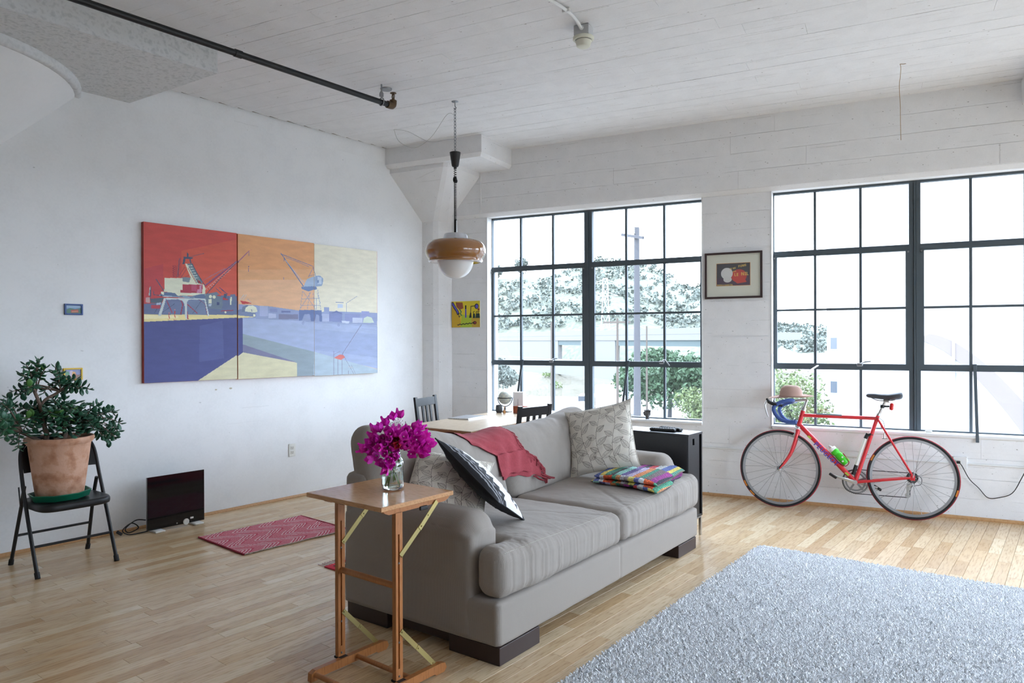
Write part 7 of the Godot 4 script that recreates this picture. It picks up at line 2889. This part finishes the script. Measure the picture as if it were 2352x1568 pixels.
func bicycle_group() -> void:
	var red := mat("frame_red", rgb(214, 36, 48), 0.22)
	red.clearcoat_enabled = true
	red.clearcoat = 0.6
	mat("tyre_black", rgb(34, 33, 36), 0.75)
	mat("tread_red", rgb(150, 30, 44), 0.75)
	mat("tyre_orange", rgb(206, 128, 44), 0.7)
	mat("rim_alloy", rgb(172, 174, 178), 0.4, 0.7)
	mat("spoke_steel", rgb(150, 150, 152), 0.35, 0.8)
	mat("alloy", rgb(206, 206, 204), 0.28, 0.85)
	mat("tape_blue", rgb(62, 86, 148), 0.75)
	var lean := 0.11
	var s0 := 4.23
	var t := thing("bicycle", "red road bicycle leaning against the window wall", "bicycle", W(s0, 0, 0.225), TH)
	t.rotation.x = -lean
	t.rotation_order = EULER_ORDER_YXZ
	# local: x along the wall (front wheel at -x), y up, z into the room
	var F := Vector3(3.7235 - s0, 0.3348, 0)
	var Rr := Vector3(4.7352 - s0, 0.3348, 0)
	var bb := Vector3(4.318 - s0, 0.268, 0)
	var ht := Vector3(3.908 - s0, 0.842, 0)
	var hb := Vector3(3.872 - s0, 0.705, 0)
	var sc := Vector3(4.482 - s0, 0.808, 0)
	var wf := Node3D.new()
	wf.name = "front_wheel"
	t.add_child(wf)
	wheel(wf, F, 1, false)
	var wr := Node3D.new()
	wr.name = "rear_wheel"
	t.add_child(wr)
	wheel(wr, Rr, 2, true)
	var mb := MB.new()
	mb.tube([hb, ht], 0.0185, 16)
	mb.tube([ht.lerp(hb, 0.28), sc + Vector3(0, -0.005, 0)], 0.0155, 16)
	mb.tube([hb.lerp(ht, 0.14), bb], 0.0195, 16)
	mb.tube([bb, sc + Vector3(0.008, 0.028, 0)], 0.0155, 16)
	mb.tube([bb - Vector3(0, 0, 0.035), bb + Vector3(0, 0, 0.035)], 0.021, 16)
	for z in [-1.0, 1.0]:
		mb.tube([bb + Vector3(0.02, 0.002, z * 0.022), Rr + Vector3(-0.03, -0.002, z * 0.056), Rr + Vector3(0, 0, z * 0.06)], [0.012, 0.0095, 0.008], 12)
		mb.tube([sc + Vector3(0.004, -0.012, z * 0.016), Rr + Vector3(-0.006, 0.03, z * 0.058), Rr + Vector3(0, 0, z * 0.06)], [0.0088, 0.0082, 0.008], 12)
		mb.rbox(Rr + Vector3(0, 0.002, z * 0.06), Vector3(0.034, 0.04, 0.005), 0.002)
	mb.tube([sc + Vector3(0.03, -0.075, -0.02), sc + Vector3(0.03, -0.075, 0.02)], 0.006, 10)
	obj("frame", mb, red, t)
	mb = MB.new()
	for z in [-1.0, 1.0]:
		mb.tube(spline([hb + Vector3(0.0, -0.03, z * 0.02), hb + Vector3(-0.014, -0.09, z * 0.043), hb + Vector3(-0.05, -0.21, z * 0.048), F + Vector3(0.06, 0.085, z * 0.05), F + Vector3(0, 0, z * 0.051)], 5), PackedFloat32Array([0.014, 0.0145, 0.0145, 0.0145, 0.014, 0.014, 0.0138, 0.0135, 0.013, 0.0125, 0.012, 0.0115, 0.011, 0.0105, 0.01, 0.0098, 0.0094, 0.009, 0.0085, 0.008, 0.0075]), 12)
	mb.rbox(hb + Vector3(-0.004, -0.04, 0), Vector3(0.034, 0.03, 0.062), 0.01)
	obj("fork", mb, red, t)
	mb = MB.new()
	mb.tube([hb + Vector3(-0.004, -0.016, 0), hb], 0.021, 14)
	mb.tube([ht, ht + Vector3(0.008, 0.028, 0)], 0.021, 14)
	obj("headset", mb, M.alloy, t)
	# stem, bars, levers
	var stem_top := Vector3(3.938 - s0, 0.935, 0)
	var clamp_p := Vector3(3.832 - s0, 0.925, 0)
	mb = MB.new()
	mb.tube([ht + Vector3(0.006, 0.02, 0), stem_top], 0.0112, 12)
	mb.tube(spline([stem_top + Vector3(0.0, -0.012, 0), stem_top + Vector3(-0.012, 0.0, 0), clamp_p], 3), 0.0125, 12)
	mb.tube([clamp_p - Vector3(0, 0, 0.022), clamp_p + Vector3(0, 0, 0.022)], 0.018, 14)
	obj("stem", mb, M.alloy, t)
	mb = MB.new()
	mb.tube([clamp_p - Vector3(0, 0, 0.07), clamp_p + Vector3(0, 0, 0.07)], 0.0128, 12)
	obj("handlebar", mb, M.alloy, t)
	for z in [-1.0, 1.0]:
		mb = MB.new()
		var path := spline([clamp_p + Vector3(0, 0, z * 0.07), clamp_p + Vector3(0, 0.0, z * 0.15), clamp_p + Vector3(-0.03, -0.004, z * 0.185), clamp_p + Vector3(-0.095, -0.026, z * 0.193), clamp_p + Vector3(-0.14, -0.065, z * 0.193), clamp_p + Vector3(-0.132, -0.115, z * 0.194), clamp_p + Vector3(-0.09, -0.165, z * 0.196), clamp_p + Vector3(-0.03, -0.185, z * 0.198), clamp_p + Vector3(0.04, -0.182, z * 0.2)], 6)
		var rad := []
		for k in path.size():
			rad.append(0.0158 + (0.0008 if k % 3 == 0 else 0.0))
		mb.tube(path, rad, 12)
		obj("bar_tape", mb, M.tape_blue, t)
		mb = MB.new()
		mb.tube(spline([clamp_p + Vector3(-0.115, -0.045, z * 0.193), clamp_p + Vector3(-0.15, -0.035, z * 0.193), clamp_p + Vector3(-0.185, -0.018, z * 0.19), clamp_p + Vector3(-0.2, 0.008, z * 0.19)], 4), [0.017, 0.018, 0.018, 0.0175, 0.017, 0.0165, 0.016, 0.0155, 0.015, 0.013, 0.011, 0.009, 0.006], 10)
		var hd := obj("brake_hood", mb, M.black_plastic, t)
		mb = MB.new()
		mb.tube(spline([clamp_p + Vector3(-0.195, -0.01, z * 0.192), clamp_p + Vector3(-0.212, -0.05, z * 0.196), clamp_p + Vector3(-0.2, -0.11, z * 0.2), clamp_p + Vector3(-0.185, -0.15, z * 0.2)], 4), [0.008, 0.0095, 0.0095, 0.009, 0.0085, 0.008, 0.0075, 0.007, 0.0065, 0.006, 0.0055, 0.005, 0.004], 8)
		obj("brake_lever", mb, M.alloy, hd)
		mb = MB.new()
		mb.tube(spline([clamp_p + Vector3(-0.12, -0.03, z * 0.18), clamp_p + Vector3(-0.04, -0.08, z * 0.12), clamp_p + Vector3(0.0, -0.17, z * 0.05), hb + Vector3(-0.02, 0.06, z * 0.02), hb + Vector3(-0.024, -0.02, 0.01)], 5), 0.0024, 6)
		obj("brake_cable", mb, M.black_plastic, t)
	# brakes
	for a in [[hb + Vector3(-0.022, -0.045, 0), -0.35, "front"], [sc + Vector3(0.056, -0.135, 0), 0.5, "rear"]]:
		mb = MB.new()
		for z in [-1.0, 1.0]:
			mb.tube(spline([a[0] + Vector3(0, 0.03, z * 0.004), a[0] + Vector3(-0.004, 0.01, z * 0.03), a[0] + Vector3(-0.004, -0.03, z * 0.034)], 3), 0.006, 8)
			mb.rbox(a[0] + Vector3(0, -0.032, z * 0.022), Vector3(0.04, 0.012, 0.012), 0.003)
		mb.ball(a[0] + Vector3(0, 0.03, 0.012), Vector3(0.01, 0.01, 0.01), 8, 6)
		obj("brake_caliper", mb, M.alloy, t)
	mb = MB.new()
	mb.tube(spline([sc + Vector3(-0.09, -0.005, 0.018), sc + Vector3(0.0, -0.002, 0.026), sc + Vector3(0.045, -0.03, 0.02), sc + Vector3(0.056, -0.1, 0.012)], 5), 0.002, 6)
	obj("brake_cable", mb, M.black_plastic, t)
	# seat post and saddle
	var sp := Vector3(4.542 - s0, 0.955, 0)
	mb = MB.new()
	mb.tube([sc + Vector3(0.008, 0.02, 0), sp + Vector3(-0.006, -0.02, 0)], 0.0128, 14)
	mb.tube([sc + Vector3(0.006, 0.016, 0), sc + Vector3(0.01, 0.034, 0)], 0.017, 12)
	mb.rbox(sp + Vector3(0.008, -0.008, 0), Vector3(0.05, 0.026, 0.04), 0.008)
	obj("seat_post", mb, M.alloy, t)
	mb = MB.new()
	var rows := []
	var secs := [[-0.138, 0.012, 0.006, 0.002], [-0.125, 0.019, 0.013, 0.004], [-0.08, 0.022, 0.017, 0.002], [-0.03, 0.03, 0.018, -0.002], [0.03, 0.05, 0.02, -0.002], [0.07, 0.066, 0.023, 0.004], [0.105, 0.07, 0.024, 0.010], [0.125, 0.062, 0.02, 0.012], [0.133, 0.04, 0.01, 0.010]]
	for a in secs:
		var row := PackedVector3Array()
		for k in 16:
			var g := TAU * k / 16
			var yy: float = sin(g) * a[2]
			if yy < 0:
				yy *= 1.5
			row.append(sp + Vector3(a[0] - 0.005, 0.034 + a[3] + yy, cos(g) * a[1]))
		rows.append(row)
	mb.grid(rows, true, false, false)
	for e in 2:
		var row: PackedVector3Array = rows[0 if e == 0 else rows.size() - 1]
		var cc := Vector3.ZERO
		for p in row:
			cc += p / row.size()
		for k in row.size():
			if e == 0:
				mb.tri3(cc, row[k], row[(k + 1) % row.size()])
			else:
				mb.tri3(cc, row[(k + 1) % row.size()], row[k])
	obj("saddle", mb, mat("saddle_grey", rgb(64, 68, 76), 0.5), t)
	mb = MB.new()
	for z in [-1.0, 1.0]:
		mb.tube(spline([sp + Vector3(-0.11, 0.02, z * 0.006), sp + Vector3(-0.05, -0.004, z * 0.02), sp + Vector3(0.05, 0.0, z * 0.022), sp + Vector3(0.1, 0.022, z * 0.03)], 4), 0.0035, 6)
	obj("saddle_rail", mb, M.steel, t)
	# rear light
	mb = MB.new()
	mb.tube([sp + Vector3(-0.03, -0.052, 0), sp + Vector3(0.03, -0.05, 0)], 0.008, 8)
	mb.tube([sp + Vector3(-0.024, -0.065, 0), sp + Vector3(-0.02, -0.04, 0)], 0.0165, 12)
	obj("light_bracket", mb, M.black_plastic, t)
	mb = MB.new()
	mb.rbox(sp + Vector3(0.046, -0.052, 0.0), Vector3(0.03, 0.06, 0.034), 0.012, Basis(Vector3.BACK, -0.1))
	obj("tail_light", mb, mat("lens_red", rgb(206, 40, 36), 0.25), t)
	# cranks, chainrings, pedals
	mb = MB.new()
	var xfz := Transform3D(Basis(Vector3.RIGHT, PI / 2), bb + Vector3(0, 0, -0.045))
	for a in [[0.1, 0.0], [0.078, 0.007]]:
		var teeth := MB.new()
		mb.lathe([Vector2(a[0] - 0.012, a[1] - 0.0015), Vector2(a[0], a[1] - 0.0015), Vector2(a[0], a[1] + 0.0015), Vector2(a[0] - 0.012, a[1] + 0.0015), Vector2(a[0] - 0.012, a[1] - 0.0015)], 48, xfz)
		for k in 44:
			var g := TAU * k / 44
			mb.box(bb + Vector3(cos(g) * (a[0] + 0.002), sin(g) * (a[0] + 0.002), -0.045 - a[1]), Vector3(0.0055, 0.0055, 0.003), Basis(Vector3.BACK, g))
	for k in 5:
		var g := TAU * k / 5 + 0.4
		mb.bar(bb + Vector3(0, 0, -0.046), bb + Vector3(cos(g) * 0.086, sin(g) * 0.086, -0.046), 0.016, 0.005, Vector3.BACK)
	obj("chainring", mb, M.steel, t)
	var ca := 2.885
	for s in [1.0, -1.0]:
		var z: float = 0.062 * s
		var g := ca if s > 0 else ca + PI
		var pe := bb + Vector3(cos(g) * 0.17, sin(g) * 0.17, z)
		mb = MB.new()
		mb.tube([bb + Vector3(0, 0, z * 0.95), bb + Vector3(cos(g) * 0.085, sin(g) * 0.085, z), pe], [0.016, 0.0115, 0.0115], 12)
		mb.tube([bb + Vector3(0, 0, z * 0.8), bb + Vector3(0, 0, z * 1.15)], 0.018, 14)
		var cr := obj("crank", mb, M.alloy, t)
		mb = MB.new()
		mb.rbox(pe + Vector3(0, 0, s * 0.045), Vector3(0.066, 0.02, 0.058), 0.006, Basis(Vector3.BACK, -0.55))
		mb.tube([pe, pe + Vector3(0, 0, s * 0.04)], 0.007, 8)
		obj("pedal", mb, M.black_plastic, cr)
	# chain, sprockets, derailleur
	mb = MB.new()
	for k in 6:
		var rad := 0.044 - k * 0.0042
		mb.lathe([Vector2(rad - 0.01, -0.001), Vector2(rad, -0.001), Vector2(rad, 0.001), Vector2(rad - 0.01, 0.001)], 26, Transform3D(Basis(Vector3.RIGHT, PI / 2), Rr + Vector3(0, 0, -0.03 - k * 0.0045)))
	obj("sprocket_cluster", mb, M.black_metal, t)
	mb = MB.new()
	mb.tube([bb + Vector3(0.0, 0.1, -0.045), Rr + Vector3(0.0, 0.036, -0.04)], 0.0036, 6)
	var pu := Rr + Vector3(-0.035, -0.145, -0.04)
	mb.tube([bb + Vector3(0.0, -0.1, -0.045), pu + Vector3(0, -0.018, 0)], 0.0036, 6)
	mb.tube(spline([bb + Vector3(0, -0.1, -0.045), bb + Vector3(-0.071, -0.071, -0.045), bb + Vector3(-0.1, 0, -0.045), bb + Vector3(-0.071, 0.071, -0.045), bb + Vector3(0, 0.1, -0.045)], 5), 0.0036, 6)
	mb.tube(spline([pu + Vector3(0, -0.018, 0), pu + Vector3(0.018, -0.004, 0), pu + Vector3(0.02, 0.05, 0), Rr + Vector3(0.02, -0.036, -0.04), Rr + Vector3(0.04, 0.0, -0.04), Rr + Vector3(0.0, 0.036, -0.04)], 5), 0.0036, 6)
	obj("chain", mb, M.black_metal, t)
	mb = MB.new()
	for p in [pu, pu + Vector3(0.008, 0.058, 0)]:
		mb.lathe([Vector2(0, -0.004), Vector2(0.019, -0.004), Vector2(0.019, 0.004), Vector2(0, 0.004)], 16, Transform3D(Basis(Vector3.RIGHT, PI / 2), p))
	mb.rbox(pu + Vector3(0.004, 0.03, 0.009), Vector3(0.022, 0.075, 0.004), 0.002)
	mb.rbox(pu + Vector3(0.02, 0.085, -0.004), Vector3(0.05, 0.026, 0.03), 0.008, Basis(Vector3.BACK, 0.5))
	obj("rear_derailleur", mb, M.alloy, t)
	mb = MB.new()
	mb.tube(spline([pu + Vector3(0.045, 0.08, 0), Rr + Vector3(0.06, -0.05, -0.04), Rr + Vector3(0.065, 0.0, -0.045), Rr + Vector3(0.02, 0.03, -0.055)], 5), 0.0024, 6)
	obj("gear_cable", mb, M.black_plastic, t)
	# decals
	var dt := (bb - hb).normalized()
	var up := Vector3(0, 0, 1).cross(dt)
	var decal := mat("decal_violet", rgb(92, 72, 170), 0.35)
	letters(t, "PEUGEOT", Transform3D(Basis(dt, up, Vector3(0, 0, 1)), hb.lerp(bb, 0.5) + Vector3(0, 0, 0.0192) + up * -0.001), 20, decal, 0.0028, 0.0012)
	var lime := mat("decal_lime", rgb(176, 190, 70), 0.35)
	for k in [0.2, 0.86]:
		mb = MB.new()
		mb.prism(P2([-0.02, -0.008, 0.016, -0.008, 0.02, 0.008, -0.012, 0.008]), 0.001, Transform3D(Basis(dt, up, Vector3(0, 0, 1)), hb.lerp(bb, k) + Vector3(0, 0, 0.0188)))
		obj("decal", mb, lime, t)
	mb = MB.new()
	var tt := (sc - ht).normalized()
	mb.rbox(ht.lerp(sc, 0.36) + Vector3(0, -0.012, 0.0145), Vector3(0.2, 0.012, 0.002), 0.0009, Basis(Vector3.BACK, -0.02))
	obj("decal", mb, mat("decal_grey", rgb(120, 140, 150), 0.35), t)
	# pump on the seat tube, bottle cage on the down tube
	var st := (sc - bb).normalized()
	var off := Vector3(-st.y, st.x, 0)
	mb = MB.new()
	mb.tube([bb + st * 0.13 + off * 0.034, bb + st * 0.38 + off * 0.034], 0.0125, 14)
	obj("pump_barrel", mb, M.white_plastic, t)
	mb = MB.new()
	mb.tube([bb + st * 0.05 + off * 0.034, bb + st * 0.135 + off * 0.034], 0.0145, 14)
	mb.tube([bb + st * 0.37 + off * 0.034, bb + st * 0.415 + off * 0.03], 0.0155, 14)
	mb.rbox(bb + st * 0.41 + off * 0.012, Vector3(0.05, 0.024, 0.03), 0.006, Basis(Vector3.BACK, st.angle_to(Vector3.UP)))
	obj("pump_end", mb, M.black_plastic, t)
	var bo := hb.lerp(bb, 0.635) + up * 0.062
	mb = MB.new()
	for z in [-1.0, 1.0]:
		mb.tube(spline([bo - dt * 0.08 - up * 0.04 + Vector3(0, 0, z * 0.01), bo + dt * 0.075 - up * 0.036 + Vector3(0, 0, z * 0.02), bo + dt * 0.08 + up * 0.02 + Vector3(0, 0, z * 0.03), bo + dt * 0.0 + up * 0.035 + Vector3(0, 0, z * 0.026)], 4), 0.003, 6)
	obj("bottle_cage", mb, mat("cage_wire", rgb(150, 40, 40), 0.4, 0.3), t)

	# things carried by the bicycle
	var tf := t.transform
	var bt := thing("water_bottle", "bright green sports bottle with white cap in the bicycle's cage", "bottle", tf * bo, 0)
	bt.transform.basis = tf.basis * Basis(up, -dt, Vector3(0, 0, 1)).orthonormalized()
	if bt.transform.basis.determinant() < 0:
		bt.transform.basis.z = -bt.transform.basis.z
	mb = MB.new()
	mb.lathe([Vector2(0, -0.078), Vector2(0.03, -0.078), Vector2(0.034, -0.07), Vector2(0.034, 0.012), Vector2(0.029, 0.022), Vector2(0.029, 0.03), Vector2(0.034, 0.042), Vector2(0.034, 0.058), Vector2(0.026, 0.072)], 28)
	obj("body", mb, mat("bottle_green", rgb(70, 206, 40), 0.35), bt)
	mb = MB.new()
	mb.lathe([Vector2(0.03, 0.066), Vector2(0.032, 0.07), Vector2(0.031, 0.088), Vector2(0.014, 0.094), Vector2(0.012, 0.104), Vector2(0.009, 0.106), Vector2(0, 0.106)], 24)
	obj("cap", mb, M.white_plastic, bt)
	mb = MB.new()
	mb.lathe([Vector2(0.008, 0.105), Vector2(0.009, 0.117), Vector2(0, 0.118)], 14)
	obj("spout", mb, M.box_grey, bt)
	mb = MB.new()
	for k in 2:
		mb.rbox(Vector3(0.012 - k * 0.022, -0.02 - k * 0.026, 0.0335), Vector3(0.014, 0.012, 0.002), 0.001)
	obj("printed_mark", mb, M.white_plastic, bt)
	# hat laid on the handlebars
	var hat := thing("felt_hat", "tan felt fedora resting on the bicycle handlebars", "hat", tf * (clamp_p + Vector3(-0.02, 0.028, 0.03)), TH + 0.15)
	var felt := bump(mat("tan_felt", rgb(182, 152, 140), 0.95), M.fine, 0.05)
	mb = MB.new()
	rows = []
	var prof := [[0.175, 0.0], [0.165, -0.002], [0.12, 0.0], [0.098, 0.004], [0.09, 0.012], [0.086, 0.05], [0.08, 0.085], [0.068, 0.102], [0.045, 0.108], [0.02, 0.106], [0.0, 0.105]]
	for a in prof:
		var row := PackedVector3Array()
		for k in 40:
			var g := TAU * k / 40
			var x: float = cos(g) * a[0] * 1.06
			var z: float = sin(g) * a[0] * 0.88
			var yy: float = a[1]
			if a[0] > 0.11:
				yy += 0.02 * pow(absf(sin(g)), 2.0) * (a[0] - 0.1) / 0.075 - 0.008 * maxf(0.0, -cos(g)) + 0.016 * maxf(0.0, cos(g)) * (a[0] - 0.1) / 0.075
			elif yy > 0.06:
				var f := (yy - 0.06) / 0.045
				yy -= 0.024 * f * exp(-pow(z / 0.026, 2)) 
				z *= 1.0 - 0.28 * f * smoothstep(0.0, 0.06, -x)
			row.append(Vector3(x, yy, z))
		rows.append(row)
	mb.grid(rows, true, false, true)
	obj("felt", mb, felt, hat)
	mb = MB.new()
	var band := []
	for k in 40:
		var g := TAU * k / 40
		band.append(Vector3(cos(g) * 0.0905 * 1.06, 0.014, sin(g) * 0.0905 * 0.88))
	mb.tube(band, 0.004, 6, false, true)
	obj("band", mb, mat("hat_band", rgb(160, 130, 118), 0.9), hat)

	# socket and lead on the window wall
	var so := thing("wall_outlet", "white double outlet box on the window wall behind the rear wheel", "socket", W(5.077, 0.457, 0.0), TH)
	mb = MB.new()
	mb.rbox(Vector3(0, 0, 0.014), Vector3(0.096, 0.094, 0.028), 0.004)
	obj("box", mb, M.white_trim, so)
	mb = MB.new()
	mb.rbox(Vector3(-0.012, -0.012, 0.029), Vector3(0.04, 0.07, 0.004), 0.002)
	obj("receptacle", mb, M.white_plastic, so)
	mb = MB.new()
	for x in [-0.019, -0.006]:
		mb.box(Vector3(x, -0.026, 0.0312), Vector3(0.0025, 0.008, 0.001))
	obj("slot", mb, M.black_plastic, so)
	var pl := thing("power_lead", "black plug and cable drooping from the outlet to the right", "cable", W(5.065, 0.462, 0.03), TH)
	mb = MB.new()
	mb.rbox(Vector3(0, 0, 0.014), Vector3(0.026, 0.02, 0.026), 0.004)
	obj("plug", mb, M.black_plastic, pl)
	mb = MB.new()
	mb.tube(spline([Vector3(0.0, -0.002, 0.026), Vector3(0.02, -0.02, 0.03), Vector3(0.075, -0.13, 0.0), Vector3(0.14, -0.2, -0.01), Vector3(0.2, -0.27, -0.01), Vector3(0.27, -0.265, -0.01), Vector3(0.36, -0.22, -0.005), Vector3(0.42, -0.1, 0.0), Vector3(0.5, 0.1, 0.0)], 6), 0.0033, 7)
	obj("cord", mb, M.black_plastic, pl)
